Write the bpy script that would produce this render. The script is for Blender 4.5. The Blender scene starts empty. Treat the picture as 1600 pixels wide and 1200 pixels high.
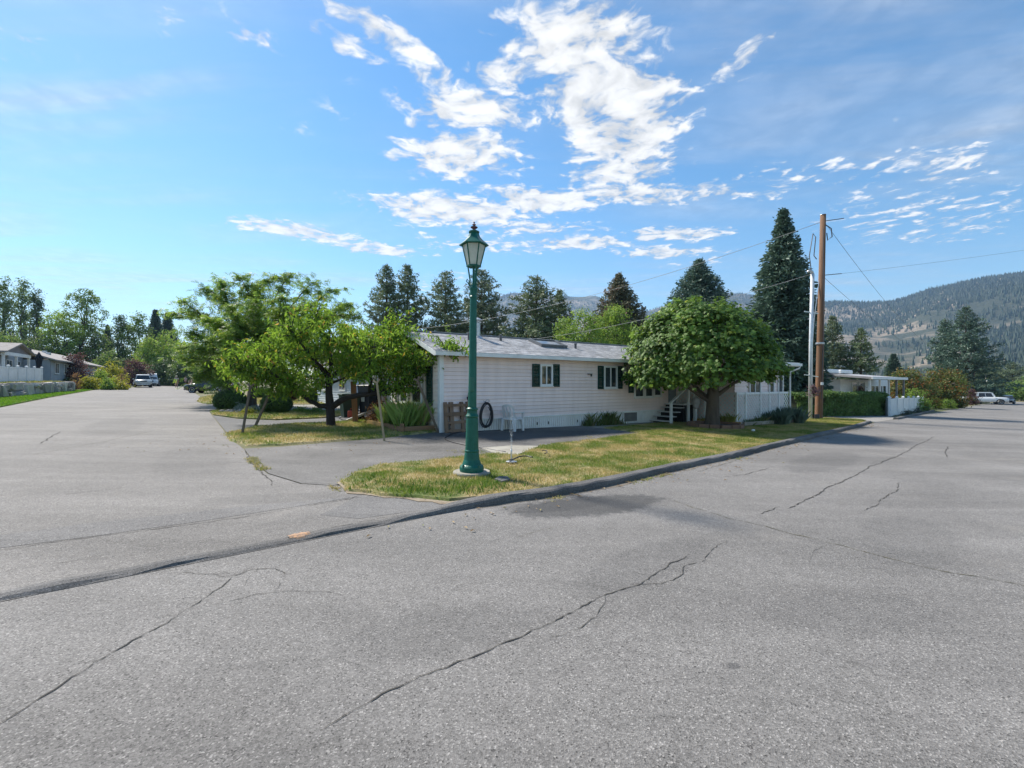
import bpy, bmesh, math, random
import numpy as np
from mathutils import Vector, Matrix
PI = math.pi
R = math.radians
scene = bpy.context.scene
COL = scene.collection

# ------------------------------------------------------------------ camera, sky, sun, exposure
EYE = 1.6                                   # eye height over the spot the photographer stands on
F = 711.0                                   # focal length, in 1/1600 of the picture width
cam = bpy.data.cameras.new('camera'); cam.lens = 16.0; cam.sensor_width = 36.0
cam.clip_start = 0.05; cam.clip_end = 20000
camo = bpy.data.objects.new('camera', cam); COL.objects.link(camo)
camo.location = (0, 0, EYE); camo.rotation_euler = (PI / 2, 0, 0)
scene.camera = camo

SUN_AZ, SUN_EL = -52.0, 47.0                # degrees from straight ahead (minus = left), elevation
SUN_STRENGTH, SUN_ANGLE = 4.2, 7.0          # thin cloud softens the sun
SKY_STRENGTH = 0.086
EXPOSURE = 1.0
scene.view_settings.view_transform = 'Standard'
scene.view_settings.look = 'None'
scene.view_settings.exposure = EXPOSURE
scene.view_settings.gamma = 1.0
scene.view_settings.use_curve_mapping = False
scene.render.film_transparent = False
scene.cycles.use_denoising = True
scene.cycles.max_bounces = 8
scene.cycles.transparent_max_bounces = 16
scene.cycles.volume_bounces = 0

world = bpy.data.worlds.new('World'); scene.world = world; world.use_nodes = True
world.cycles.sampling_method = 'MANUAL'; world.cycles.sample_map_resolution = 512
WT = world.node_tree; WT.nodes.clear()
def wn(t, **kw):
    n = WT.nodes.new(t)
    for k, v in kw.items(): setattr(n, k, v)
    return n
def wl(a, b): WT.links.new(a, b)
def wmath(op, a, b=None, c=None, clamp=False):
    n = wn('ShaderNodeMath', operation=op, use_clamp=clamp)
    for i, v in enumerate((a, b, c)):
        if v is None: continue
        if isinstance(v, (int, float)): n.inputs[i].default_value = v
        else: wl(v, n.inputs[i])
    return n.outputs[0]
def wmap(v, a, b, c, d, smooth=True):
    n = wn('ShaderNodeMapRange', interpolation_type='SMOOTHSTEP' if smooth else 'LINEAR')
    wl(v, n.inputs[0])
    for i, x in enumerate((a, b, c, d)): n.inputs[i + 1].default_value = x
    return n.outputs[0]
sky = wn('ShaderNodeTexSky', sky_type='NISHITA')
sky.sun_disc = False; sky.sun_elevation = R(SUN_EL); sky.sun_rotation = R(SUN_AZ)
sky.altitude = 400; sky.air_density = 1.2; sky.dust_density = 0.2; sky.ozone_density = 2.6
tc = wn('ShaderNodeTexCoord')
sep = wn('ShaderNodeSeparateXYZ'); wl(tc.outputs['Generated'], sep.inputs[0])
zc = wmath('MAXIMUM', sep.outputs[2], 0.03)
comb = wn('ShaderNodeCombineXYZ')
wl(wmath('DIVIDE', sep.outputs[0], zc), comb.inputs[0]); wl(wmath('DIVIDE', sep.outputs[1], zc), comb.inputs[1])
P = comb.outputs[0]                          # position on the cloud layer, one unit = its height
def wnoise(vec, scale, detail, rough, dist=0.0, off=(0, 0, 0), stretch=(1, 1, 1), rot=0.0):
    m = wn('ShaderNodeMapping'); wl(vec, m.inputs[0])
    m.inputs['Location'].default_value = off; m.inputs['Scale'].default_value = stretch
    m.inputs['Rotation'].default_value = (0, 0, rot)
    n = wn('ShaderNodeTexNoise'); wl(m.outputs[0], n.inputs['Vector'])
    n.inputs['Scale'].default_value = scale; n.inputs['Detail'].default_value = detail
    n.inputs['Roughness'].default_value = rough; n.inputs['Distortion'].default_value = dist
    return n.outputs['Fac']
# where the cloud banks drift: (x, y, half length, half width, turn, weight) on the cloud layer
BANKS = [(0.18, 1.34, .20, .20, 0, 1.0), (.34, 1.58, .24, .18, .3, 1.05), (.46, 1.84, .20, .27, .2, 1.05), (.52, 2.12, .24, .20, 0, .9),
         (.62, 2.40, .36, .14, .1, .95), (1.02, 2.38, .26, .08, 0, .8), (-.17, 1.66, .20, .13, .3, .95), (-.24, 2.0, .27, .20, 0, .98),
         (-.02, 1.52, .09, .07, .5, .6), (-.36, 2.62, .44, .20, .25, 1.0), (.16, 2.48, .30, .17, .2, .98), (-1.40, 2.98, .40, .15, .55, .95), (-.02, 1.45, .10, .09, .3, .8), (-.28, 1.47, .08, .06, .4, .7), (-.62, 2.55, .12, .10, 0, .75),
         (-1.02, 3.35, .38, .15, .5, .9), (.48, 3.22, .36, .15, 0, .95), (1.10, 3.05, .32, .14, 0, .95), (1.15, 3.45, .30, .14, 0, .9),
         (-.75, 1.30, .07, .05, .6, .55), (-.36, 1.33, .16, .05, .9, .8), (-.50, 1.34, .10, .05, .9, .6), (2.06, 2.12, .26, .13, .5, .55),
         (2.5, 2.75, .75, .38, .5, .42), (.10, 2.92, .4, .16, 0, .7), (-.15, 3.3, .5, .2, 0, .6), (.72, 1.42, .10, .10, .9, .5), (-1.7, 1.2, .3, .12, .5, .5)]
warp = wn('ShaderNodeTexNoise'); wl(P, warp.inputs['Vector']); warp.inputs['Scale'].default_value = 3.2; warp.inputs['Detail'].default_value = 4
wv = wn('ShaderNodeVectorMath', operation='SUBTRACT'); wl(warp.outputs['Color'], wv.inputs[0]); wv.inputs[1].default_value = (.5, .5, .5)
wv2 = wn('ShaderNodeVectorMath', operation='SCALE'); wl(wv.outputs[0], wv2.inputs[0]); wv2.inputs['Scale'].default_value = .26
wv3 = wn('ShaderNodeVectorMath', operation='ADD'); wl(P, wv3.inputs[0]); wl(wv2.outputs[0], wv3.inputs[1])
PWp = wv3.outputs[0]
mask = None
for (bx, by, bl, bw, bt, wt) in BANKS:
    m = wn('ShaderNodeMapping', vector_type='TEXTURE'); wl(PWp, m.inputs[0])
    m.inputs['Location'].default_value = (bx, by, 0); m.inputs['Rotation'].default_value = (0, 0, bt)
    m.inputs['Scale'].default_value = (bl * 1.75, bw * 1.75, 1)
    ln = wn('ShaderNodeVectorMath', operation='LENGTH'); wl(m.outputs[0], ln.inputs[0])
    s = wmap(ln.outputs['Value'], 0.2, 1.0, wt, 0.0)
    mask = s if mask is None else wmath('MAXIMUM', mask, s)
n1 = wnoise(PWp, 8.0, 7, .52, 0)
n2 = wnoise(P, .55, 4, .6, .3, (7, 3, 0))
n3 = wnoise(PWp, 24.0, 4, .50, 0)
loose = wmap(n2, .52, .72, 0.0, .58)         # stray tufts over the whole sky
cover = wmath('MAXIMUM', mask, loose)
puff = wmath('ADD', wmath('MULTIPLY', wmath('SUBTRACT', n1, .5), 2.0), wmath('MULTIPLY', wmath('SUBTRACT', n3, .5), 1.1))
den = wmath('ADD', wmath('MULTIPLY', cover, .80), puff)
den = wmap(den, .22, .80, 0.0, 1.0)
den = wmath('MULTIPLY', den, wmap(cover, .02, .25, 0, 1))
# thin high streaks
st = wnoise(P, .9, 6, .6, .6, (2, 1, 0), (.35, 1.5, 1), .35)
streak = wmath('MULTIPLY', wmap(st, .40, .76, 0, .62), wmap(wnoise(P, .5, 2, .5, 0, (11, 4, 0)), .38, .62, .2, 1))
dens = wmath('MAXIMUM', den, streak)
dens = wmath('MULTIPLY', dens, wmap(sep.outputs[2], .04, .20, .25, 1))
hsv = wn('ShaderNodeHueSaturation'); hsv.inputs['Saturation'].default_value = 1.26; hsv.inputs['Hue'].default_value = .495; wl(sky.outputs[0], hsv.inputs['Color'])
bgs = wn('ShaderNodeBackground'); wl(hsv.outputs[0], bgs.inputs[0]); bgs.inputs[1].default_value = SKY_STRENGTH
bgc = wn('ShaderNodeBackground'); bgc.inputs[0].default_value = (1.0, .99, .97, 1)
wl(wmath('MULTIPLY', wmap(n1, .33, .70, .36, .58), wmap(dens, .0, 1.0, .80, 1.0)), bgc.inputs[1])
mx = wn('ShaderNodeMixShader'); wl(dens, mx.inputs[0]); wl(bgs.outputs[0], mx.inputs[1]); wl(bgc.outputs[0], mx.inputs[2])
wo = wn('ShaderNodeOutputWorld'); wl(mx.outputs[0], wo.inputs[0])

sun = bpy.data.lights.new('sun', 'SUN'); sun.energy = SUN_STRENGTH; sun.angle = R(SUN_ANGLE); sun.color = (1.0, .93, .83)
suno = bpy.data.objects.new('sun', sun); COL.objects.link(suno)
sdir = Vector((math.sin(R(SUN_AZ)) * math.cos(R(SUN_EL)), math.cos(R(SUN_AZ)) * math.cos(R(SUN_EL)), math.sin(R(SUN_EL))))
suno.rotation_euler = (-sdir).to_track_quat('-Z', 'Y').to_euler(); suno.location = sdir * 80

# ------------------------------------------------------------------ survey helpers
SLOPE = -0.0208                              # the street falls gently towards the right
def gz(x, y=0): return SLOPE * max(-110.0, min(110.0, x))
def G(px, py, dz=0.0):                       # survey point on the ground, read off the photograph
    u = (px - 800) / F; v = (600 - py) / F
    t = EYE / (SLOPE * u - v)
    return Vector((u * t, t, SLOPE * u * t + dz))
def W(px, py, d):                            # survey point at a known depth
    return Vector(((px - 800) / F * d, d, EYE + (600 - py) / F * d))
def GD(px, d, dz=0.0):                       # ground point at a known depth
    x = (px - 800) / F * d
    return Vector((x, d, gz(x) + dz))

# ------------------------------------------------------------------ materials
MATS = {}
def new_mat(name):
    m = bpy.data.materials.new(name); m.use_nodes = True
    nt = m.node_tree; nt.nodes.clear()
    return m, nt
class NB:
    def __init__(s, nt): s.nt = nt
    def n(s, t, **kw):
        x = s.nt.nodes.new(t)
        for k, v in kw.items(): setattr(x, k, v)
        return x
    def l(s, a, b): s.nt.links.new(a, b)
    def setin(s, node, i, v):
        if v is None: return
        if hasattr(v, 'is_output'): s.l(v, node.inputs[i])
        else: node.inputs[i].default_value = v
    def math(s, op, a, b=None, clamp=False):
        x = s.n('ShaderNodeMath', operation=op, use_clamp=clamp); s.setin(x, 0, a); s.setin(x, 1, b); return x.outputs[0]
    def noise(s, vec, scale, detail=4, rough=.55, dist=0, stretch=None, rot=0):
        if stretch or rot:
            m = s.n('ShaderNodeMapping'); s.l(vec, m.inputs[0]); m.inputs['Scale'].default_value = stretch or (1, 1, 1)
            m.inputs['Rotation'].default_value = (0, 0, rot); vec = m.outputs[0]
        x = s.n('ShaderNodeTexNoise'); s.l(vec, x.inputs['Vector'])
        x.inputs['Scale'].default_value = scale; x.inputs['Detail'].default_value = detail
        x.inputs['Roughness'].default_value = rough; x.inputs['Distortion'].default_value = dist
        return x.outputs['Fac']
    def map(s, v, a, b, c, d, smooth=True):
        x = s.n('ShaderNodeMapRange', interpolation_type='SMOOTHSTEP' if smooth else 'LINEAR'); s.l(v, x.inputs[0])
        for i, q in enumerate((a, b, c, d)): x.inputs[i + 1].default_value = q
        return x.outputs[0]
    def mix(s, f, a, b, blend='MIX'):
        x = s.n('ShaderNodeMix', data_type='RGBA', blend_type=blend)
        s.setin(x, 0, f); s.setin(x, 6, col4(a)); s.setin(x, 7, col4(b)); return x.outputs[2]
    def bump(s, h, strength=.3, dist=.02):
        x = s.n('ShaderNodeBump'); s.l(h, x.inputs['Height']); x.inputs['Strength'].default_value = strength
        x.inputs['Distance'].default_value = dist; return x.outputs[0]
    def out(s, sh):
        o = s.n('ShaderNodeOutputMaterial'); s.l(sh, o.inputs[0])
    def prin(s, color, rough=.6, normal=None, metallic=0, spec=.4, **kw):
        x = s.n('ShaderNodeBsdfPrincipled'); s.setin(x, 'Base Color', col4(color)); s.setin(x, 'Roughness', rough)
        s.setin(x, 'Metallic', metallic); s.setin(x, 'Specular IOR Level', spec)
        if normal is not None: s.l(normal, x.inputs['Normal'])
        for k, v in kw.items(): s.setin(x, k.replace('_', ' '), v)
        return x.outputs[0]
def col4(c):
    if isinstance(c, (tuple, list)) and len(c) == 3: return (*c, 1)
    return c
def pm(name, c1, c2=None, scale=4, rough=.6, bump=.1, bscale=None, metallic=0, spec=.4, stretch=None, bdist=.01, detail=5, coat=0, isl=0.0):
    """painted / raw surface: two tones mixed by noise, fine relief, optional tone change from piece to piece"""
    if name in MATS: return MATS[name]
    m, nt = new_mat(name); b = NB(nt)
    t = b.n('ShaderNodeTexCoord').outputs['Object']
    c2 = c2 or tuple(x * .8 for x in c1)
    f = b.map(b.noise(t, scale, detail, .6, .3, stretch), .3, .7, 0, 1)
    c = b.mix(f, c1, c2)
    if isl:
        g = b.n('ShaderNodeNewGeometry'); hs = b.n('ShaderNodeHueSaturation'); b.l(c, hs.inputs['Color'])
        oi = b.n('ShaderNodeObjectInfo')
        r = b.math('FRACT', b.math('ADD', g.outputs['Random Per Island'], oi.outputs['Random']))
        b.l(b.map(r, 0, 1, 1 - isl, 1 + isl, False), hs.inputs['Value']); c = hs.outputs[0]
    h = b.noise(t, bscale or scale * 6, 4, .6, 0, stretch)
    rr = b.map(h, .3, .7, max(.02, rough - .06), min(1, rough + .06))
    m_ = b.prin(c, rr, b.bump(h, bump, bdist) if bump else None, metallic, spec)
    if coat:
        m_.node.inputs['Coat Weight'].default_value = coat; m_.node.inputs['Coat Roughness'].default_value = .04
    b.out(m_); MATS[name] = m; return m
def leafm(name, dark, light, accent=None, acc=0.0, trans=.35, patch=.8):
    """foliage: tone changes from leaf to leaf and from bough to bough"""
    if name in MATS: return MATS[name]
    m, nt = new_mat(name); b = NB(nt)
    t = b.n('ShaderNodeTexCoord').outputs['Object']
    g = b.n('ShaderNodeNewGeometry'); r = g.outputs['Random Per Island']
    f = b.math('ADD', b.math('MULTIPLY', r, .55), b.math('MULTIPLY', b.map(b.noise(t, patch, 3, .6), .3, .7, 0, 1), .45))
    c = b.mix(f, dark, light)
    if accent:
        p = b.map(b.noise(t, patch * 1.6, 2, .5), .35, .68, 0, 1)
        q = b.math('MULTIPLY', b.math('GREATER_THAN', b.math('FRACT', b.math('MULTIPLY', r, 7.31)), 1 - acc), p)
        c = b.mix(q, c, accent)
    d = b.prin(c, .55, None, 0, .35)
    tr = b.n('ShaderNodeBsdfTranslucent')
    hs = b.n('ShaderNodeHueSaturation'); b.l(c, hs.inputs['Color']); hs.inputs['Value'].default_value = 1.5; hs.inputs['Hue'].default_value = .485
    b.l(hs.outputs[0], tr.inputs[0])
    mxs = b.n('ShaderNodeMixShader'); mxs.inputs[0].default_value = trans; b.l(d, mxs.inputs[1]); b.l(tr.outputs[0], mxs.inputs[2])
    b.out(mxs.outputs[0]); MATS[name] = m; return m
def glassm(name, c=(.02, .03, .035), rough=.04):
    if name in MATS: return MATS[name]
    m, nt = new_mat(name); b = NB(nt)
    t = b.n('ShaderNodeTexCoord').outputs['Object']
    f = b.noise(t, 2.2, 3, .6)
    b.out(b.prin(b.mix(b.map(f, .4, .65, 0, 1), c, tuple(min(1, x * 2.2 + .012) for x in c)), rough, b.bump(b.noise(t, 1.3, 2), .04, .01), 0, .6))
    MATS[name] = m; return m

# ------------------------------------------------------------------ mesh helpers
class MB:
    def __init__(s): s.v = []; s.f = []
    def add(s, V, Fc, M=None):
        o = len(s.v)
        for p in V:
            p = Vector(p)
            if M is not None: p = M @ p
            s.v.append(tuple(p))
        for f in Fc: s.f.append(tuple(i + o for i in f))
        return s
    def box(s, c, d, M=None, bev=0.0, rz=0.0):
        x, y, z = (k / 2 for k in d)
        if bev > 0:
            bm = bmesh.new(); bmesh.ops.create_cube(bm, size=1)
            for q in bm.verts: q.co = Vector((q.co.x * d[0], q.co.y * d[1], q.co.z * d[2]))
            bmesh.ops.bevel(bm, geom=list(bm.edges), offset=bev, segments=1, affect='EDGES')
            bm.verts.ensure_lookup_table(); V = [q.co.copy() for q in bm.verts]; Fc = [[q.index for q in f.verts] for f in bm.faces]; bm.free()
        else:
            V = [Vector(p) for p in ((-x, -y, -z), (x, -y, -z), (x, y, -z), (-x, y, -z), (-x, -y, z), (x, -y, z), (x, y, z), (-x, y, z))]
            Fc = [(0, 3, 2, 1), (4, 5, 6, 7), (0, 1, 5, 4), (1, 2, 6, 5), (2, 3, 7, 6), (3, 0, 4, 7)]
        T = Matrix.Translation(Vector(c)) @ Matrix.Rotation(rz, 4, 'Z')
        if M is not None: T = M @ T
        return s.add(V, Fc, T)
    def b2(s, p, q, M=None, bev=0.0):
        p = Vector(p); q = Vector(q); return s.box((p + q) / 2, [abs(a) for a in (q - p)], M, bev)
    def tube(s, pts, rad, n=6, cap=True):
        pts = [Vector(p) for p in pts]; m = len(pts)
        if not hasattr(rad, '__len__'): rad = [rad] * m
        o = len(s.v); prev = None
        for i, p in enumerate(pts):
            d = (pts[min(i + 1, m - 1)] - pts[max(i - 1, 0)])
            if d.length < 1e-9: d = Vector((0, 0, 1))
            d.normalize()
            a = prev if prev is not None else (Vector((1, 0, 0)) if abs(d.x) < .9 else Vector((0, 1, 0)))
            a = (a - d * a.dot(d)); a.normalize(); prev = a; b = d.cross(a)
            for k in range(n):
                an = 2 * PI * k / n; s.v.append(tuple(p + (a * math.cos(an) + b * math.sin(an)) * rad[i]))
        for i in range(m - 1):
            for k in range(n):
                k2 = (k + 1) % n; s.f.append((o + i * n + k, o + i * n + k2, o + (i + 1) * n + k2, o + (i + 1) * n + k))
        if cap:
            s.f.append(tuple(o + k for k in range(n))[::-1]); s.f.append(tuple(o + (m - 1) * n + k for k in range(n)))
        return s
    def bar(s, a, b, w, h, up=(0, 0, 1)):
        a = Vector(a); b = Vector(b); d = (b - a); L = d.length; d.normalize()
        u = Vector(up)
        if abs(d.dot(u)) > .98: u = Vector((1, 0, 0))
        sd = d.cross(u).normalized(); u = sd.cross(d)
        M = Matrix((( d.x, sd.x, u.x, 0), (d.y, sd.y, u.y, 0), (d.z, sd.z, u.z, 0), (0, 0, 0, 1))); M.translation = (a + b) / 2
        return s.box((0, 0, 0), (L, w, h), M)
    def lathe(s, prof, n=16, c=(0, 0, 0), ph=0.0):
        o = len(s.v); c = Vector(c)
        for (r, z) in prof:
            for k in range(n):
                a = 2 * PI * k / n + ph; s.v.append((c.x + r * math.cos(a), c.y + r * math.sin(a), c.z + z))
        for i in range(len(prof) - 1):
            for k in range(n):
                k2 = (k + 1) % n; s.f.append((o + i * n + k, o + i * n + k2, o + (i + 1) * n + k2, o + (i + 1) * n + k))
        s.f.append(tuple(o + k for k in range(n))[::-1]); s.f.append(tuple(o + (len(prof) - 1) * n + k for k in range(n)))
        return s
    def prism(s, poly, axis, a, b, M=None):
        """poly: list of 2-D points; axis 0/1/2 = the extrusion axis"""
        def mk(p, t):
            q = list(p); q.insert(axis, t); return q
        n = len(poly); V = [mk(p, a) for p in poly] + [mk(p, b) for p in poly]
        Fc = [tuple(range(n))[::-1], tuple(range(n, 2 * n))] + [(i, (i + 1) % n, n + (i + 1) % n, n + i) for i in range(n)]
        return s.add(V, Fc, M)
    def sphere(s, c, r, nu=10, nv=6):
        prof = [(max(.002, math.sin(PI * i / nv)) , -math.cos(PI * i / nv)) for i in range(nv + 1)]
        rr = r if hasattr(r, '__len__') else (r, r, r); o = len(s.v)
        s.lathe(prof, nu)
        for i in range(o, len(s.v)):
            p = s.v[i]; s.v[i] = (c[0] + p[0] * rr[0], c[1] + p[1] * rr[1], c[2] + p[2] * rr[2])
        return s
    def build(s, name, m, parent=None, smooth=False, fix=True):
        me = bpy.data.meshes.new(name); me.from_pydata(s.v, [], s.f)
        if fix:
            bm = bmesh.new(); bm.from_mesh(me); bmesh.ops.recalc_face_normals(bm, faces=bm.faces); bm.to_mesh(me); bm.free()
        return link_mesh(name, me, m, parent, smooth)
def link_mesh(name, me, m, parent=None, smooth=False):
    if m is not None:
        for q in (m if isinstance(m, (list, tuple)) else [m]): me.materials.append(q)
    if smooth:
        me.polygons.foreach_set('use_smooth', np.ones(len(me.polygons), dtype=bool))
    o = bpy.data.objects.new(name, me); COL.objects.link(o)
    if parent is not None: o.parent = parent
    return o
def np_obj(name, V, Fc, m, parent=None, smooth=False):
    me = bpy.data.meshes.new(name); me.from_pydata(np.asarray(V).reshape(-1, 3), [], np.asarray(Fc)); me.update()
    return link_mesh(name, me, m, parent, smooth)
def child(name, me, parent, loc=(0, 0, 0), rz=0, sc=None):     # another piece on shared mesh data
    o = bpy.data.objects.new(name, me); COL.objects.link(o); o.parent = parent; o.location = loc; o.rotation_euler = (0, 0, rz)
    if sc: o.scale = sc
    return o
def tag(o, label=None, cat=None, group=None, kind=None):
    if label: o['label'] = label
    if cat: o['category'] = cat
    if group: o['group'] = group
    if kind: o['kind'] = kind
    return o
def thing(name, label, cat, loc=(0, 0, 0), rz=0.0, group=None):
    o = bpy.data.objects.new(name, None); o.empty_display_size = .2; COL.objects.link(o)
    o.location = loc; o.rotation_euler = (0, 0, rz)
    return tag(o, label, cat, group)
def copy_tree(o, parent=None):
    c = o.copy(); COL.objects.link(c); c.parent = parent
    for ch in o.children: copy_tree(ch, c)
    return c
def inpoly(x, y, poly):
    ins = np.zeros(len(x), bool); n = len(poly); j = n - 1
    for i in range(n):
        xi, yi = poly[i][0], poly[i][1]; xj, yj = poly[j][0], poly[j][1]
        c = ((yi > y) != (yj > y)) & (x < (xj - xi) * (y - yi) / (yj - yi + 1e-12) + xi)
        ins ^= c; j = i
    return ins
def ragged(poly, step, jit, seed):
    r = random.Random(seed); out = []; n = len(poly)
    for i in range(n):
        a = Vector((poly[i][0], poly[i][1], 0)); b = Vector((poly[(i + 1) % n][0], poly[(i + 1) % n][1], 0)); k = max(1, int((b - a).length / step))
        for j in range(k):
            p = a.lerp(b, j / k); out.append((p.x + r.uniform(-jit, jit), p.y + r.uniform(-jit, jit), 0))
    return out
def sheet(name, poly, m, dz, thick=0.0, parent=None, kind='structure', flare=0.0):
    """a piece of ground cut to an outline, following the fall of the street; thick>0 gives it an edge"""
    bm = bmesh.new()
    vs = [bm.verts.new((p[0], p[1], gz(p[0]) + dz)) for p in poly]
    f = bm.faces.new(vs)
    if f.normal.z < 0 or True:
        f.normal_update()
        if f.normal.z < 0: f.normal_flip()
    if thick > 0:
        r = bmesh.ops.extrude_face_region(bm, geom=[f])
        low = [q for q in r['geom'] if isinstance(q, bmesh.types.BMVert)]
        nn = len(poly); ar = sum(poly[i][0] * poly[(i + 1) % nn][1] - poly[(i + 1) % nn][0] * poly[i][1] for i in range(nn)); sg = 1 if ar > 0 else -1
        offs = {}
        for i in range(nn):
            a_ = Vector(poly[i - 1][:2]); b_ = Vector(poly[(i + 1) % nn][:2]); d_ = (b_ - a_).normalized(); offs[(round(poly[i][0], 3), round(poly[i][1], 3))] = Vector((d_.y, -d_.x)) * sg * flare
        for q in low:
            o_ = offs.get((round(q.co.x, 3), round(q.co.y, 3)), Vector((0, 0))); q.co.x += o_.x; q.co.y += o_.y; q.co.z = gz(q.co.x) + dz - thick
        bmesh.ops.recalc_face_normals(bm, faces=bm.faces)
    bmesh.ops.triangulate(bm, faces=[q for q in bm.faces if len(q.verts) > 4])
    me = bpy.data.meshes.new(name); bm.to_mesh(me); bm.free()
    o = link_mesh(name, me, m, parent)
    if parent is None: o['kind'] = kind
    return o
# ------------------------------------------------------------------ ground, roads, lawns
def asphalt(name, base, spread=.12, wet=None, old=True, tint=(1, 1, 1)):
    m, nt = new_mat(name); b = NB(nt)
    t = b.n('ShaderNodeTexCoord').outputs['Object']
    vo = b.n('ShaderNodeTexVoronoi'); b.l(t, vo.inputs['Vector']); vo.inputs['Scale'].default_value = 125; vo.inputs['Randomness'].default_value = 1
    sx = b.n('ShaderNodeSeparateColor'); b.l(vo.outputs['Color'], sx.inputs[0])
    stone = b.map(sx.outputs[0], 0, 1, .70, 1.32, False)
    fine = b.map(b.noise(t, 210, 3, .7), .25, .75, .70, 1.30, False)
    mid = b.math('MULTIPLY', b.map(b.noise(t, 9, 5, .65), .3, .7, .92, 1.08, False), b.map(b.noise(t, 1.7, 6, .7, .8), .56, .75, 1.0, .84))
    big = b.map(b.noise(t, .33, 5, .6, .5), .3, .7, 1 - spread, 1 + spread, False)
    drag = b.map(b.noise(t, .9, 5, .65, .5, (.12, 1.1, 1), -.70), .3, .7, .80, 1.15, False)
    f = b.math('MULTIPLY', b.math('MULTIPLY', stone, fine), b.math('MULTIPLY', b.math('MULTIPLY', mid, big), drag))
    bright = b.math('GREATER_THAN', sx.outputs[1], .93); darkp = b.math('GREATER_THAN', sx.outputs[2], .94)
    f = b.math('ADD', f, b.math('MULTIPLY', bright, .65)); f = b.math('MULTIPLY', f, b.math('SUBTRACT', 1, b.math('MULTIPLY', darkp, .5)))
    c = b.mix(0.0, tuple(base * k for k in tint), (1, 1, 1)); sc = b.n('ShaderNodeVectorMath', operation='SCALE'); b.l(c, sc.inputs[0]); b.l(f, sc.inputs['Scale'])
    c = sc.outputs[0]; rough = .86
    dust = b.map(b.noise(t, .6, 6, .7, .6), .55, .78, 0, .35)
    c = b.mix(dust, c, (.30 * base / .17, .275 * base / .17, .24 * base / .17))
    if wet:
        for (wx, wy, rx, ry, a, k) in wet:
            mp = b.n('ShaderNodeMapping', vector_type='TEXTURE'); b.l(t, mp.inputs[0])
            mp.inputs['Location'].default_value = (wx, wy, 0); mp.inputs['Rotation'].default_value = (0, 0, a); mp.inputs['Scale'].default_value = (rx, ry, 1e6)
            ln = b.n('ShaderNodeVectorMath', operation='LENGTH'); b.l(mp.outputs[0], ln.inputs[0])
            d = b.math('ADD', ln.outputs['Value'], b.math('MULTIPLY', b.math('SUBTRACT', b.noise(t, 7, 7, .75), .5), 1.1))
            w = b.map(d, .72, 1.02, k, 0)
            c = b.mix(w, c, (.030, .031, .033))
    h = b.math('ADD', b.math('MULTIPLY', vo.outputs['Distance'], .7), b.math('MULTIPLY', b.noise(t, 160, 3, .7), .5))
    b.out(b.prin(c, rough, b.bump(h, .55, .006), 0, .3)); MATS[name] = m
    return m
wetc = G(925, 790)
tree_c = G(516, 666); dr_c = G(640, 700)
def stain(px, py, rx, ry, a, k): g_ = G(px, py); return (g_.x, g_.y, rx, ry, a, k)
M_ROAD = asphalt('asphalt_road', .178, .16, wet=[stain(1010, 880, 1.1, .35, .7, .16), stain(1290, 720, 2.6, .6, .75, .20), stain(690, 985, .8, .3, .4, .13), stain(1420, 840, 1.3, .5, .8, .15), stain(1146, 1042, .05, .03, .3, .5), stain(1330, 960, .8, .35, .2, .12), (wetc.x, wetc.y, 1.30, .50, .45, .62), (wetc.x - .5, wetc.y - .05, .9, .3, .4, .3)], tint=(1, .95, .89))
M_SIDE = asphalt('asphalt_side_road', .178, .16, wet=[stain(300, 720, 2.2, .7, 2.2, .16), stain(180, 665, 3.5, .8, 2.2, .16), stain(430, 780, 1.0, .3, .3, .16)], tint=(1, .94, .87))
M_DRIVE = asphalt('asphalt_driveway', .128, .45, tint=(1, .95, .89), wet=[(G(800, 682).x, G(800, 682).y, 3.6, 1.3, .6, .55), (G(640, 692).x, G(640, 692).y, 1.6, .45, .3, .4)])
M_KERB = asphalt('asphalt_kerb', .125, .35, tint=(1, .96, .92))
M_CONC = pm('concrete', (.34, .32, .27), (.24, .22, .18), 1.6, .85, .25, 40, isl=.05)
M_DIRT = pm('dry_soil', (.20, .15, .10), (.30, .25, .18), 2.5, .95, .6, 30, bdist=.03)

def ground_mat():
    m, nt = new_mat('dry_ground'); b = NB(nt); t = b.n('ShaderNodeTexCoord').outputs['Object']
    c = b.mix(b.map(b.noise(t, .06, 6, .65), .4, .62, 0, 1), (.085, .10, .035), (.20, .165, .085))
    c = b.mix(b.map(b.noise(t, 3, 5, .7), .35, .7, 0, .6), c, (.13, .115, .06))
    b.out(b.prin(c, .95, b.bump(b.noise(t, 9, 5, .7), .5, .05))); return m
M_GROUND = ground_mat()
def turf_mat(name, green, dry, dryness):
    m, nt = new_mat(name); b = NB(nt); t = b.n('ShaderNodeTexCoord').outputs['Object']
    f = b.map(b.noise(t, 1.1, 5, .65, .6), .60 - dryness * .25, .82 - dryness * .25, 0, 1)
    c = b.mix(b.map(b.noise(t, 6, 4, .7), .3, .7, 0, 1), tuple(x * .55 for x in green), tuple(x * .9 for x in green))
    c = b.mix(f, c, dry); b.out(b.prin(c, .95, b.bump(b.noise(t, 40, 4, .7), .8, .03))); return m
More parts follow.
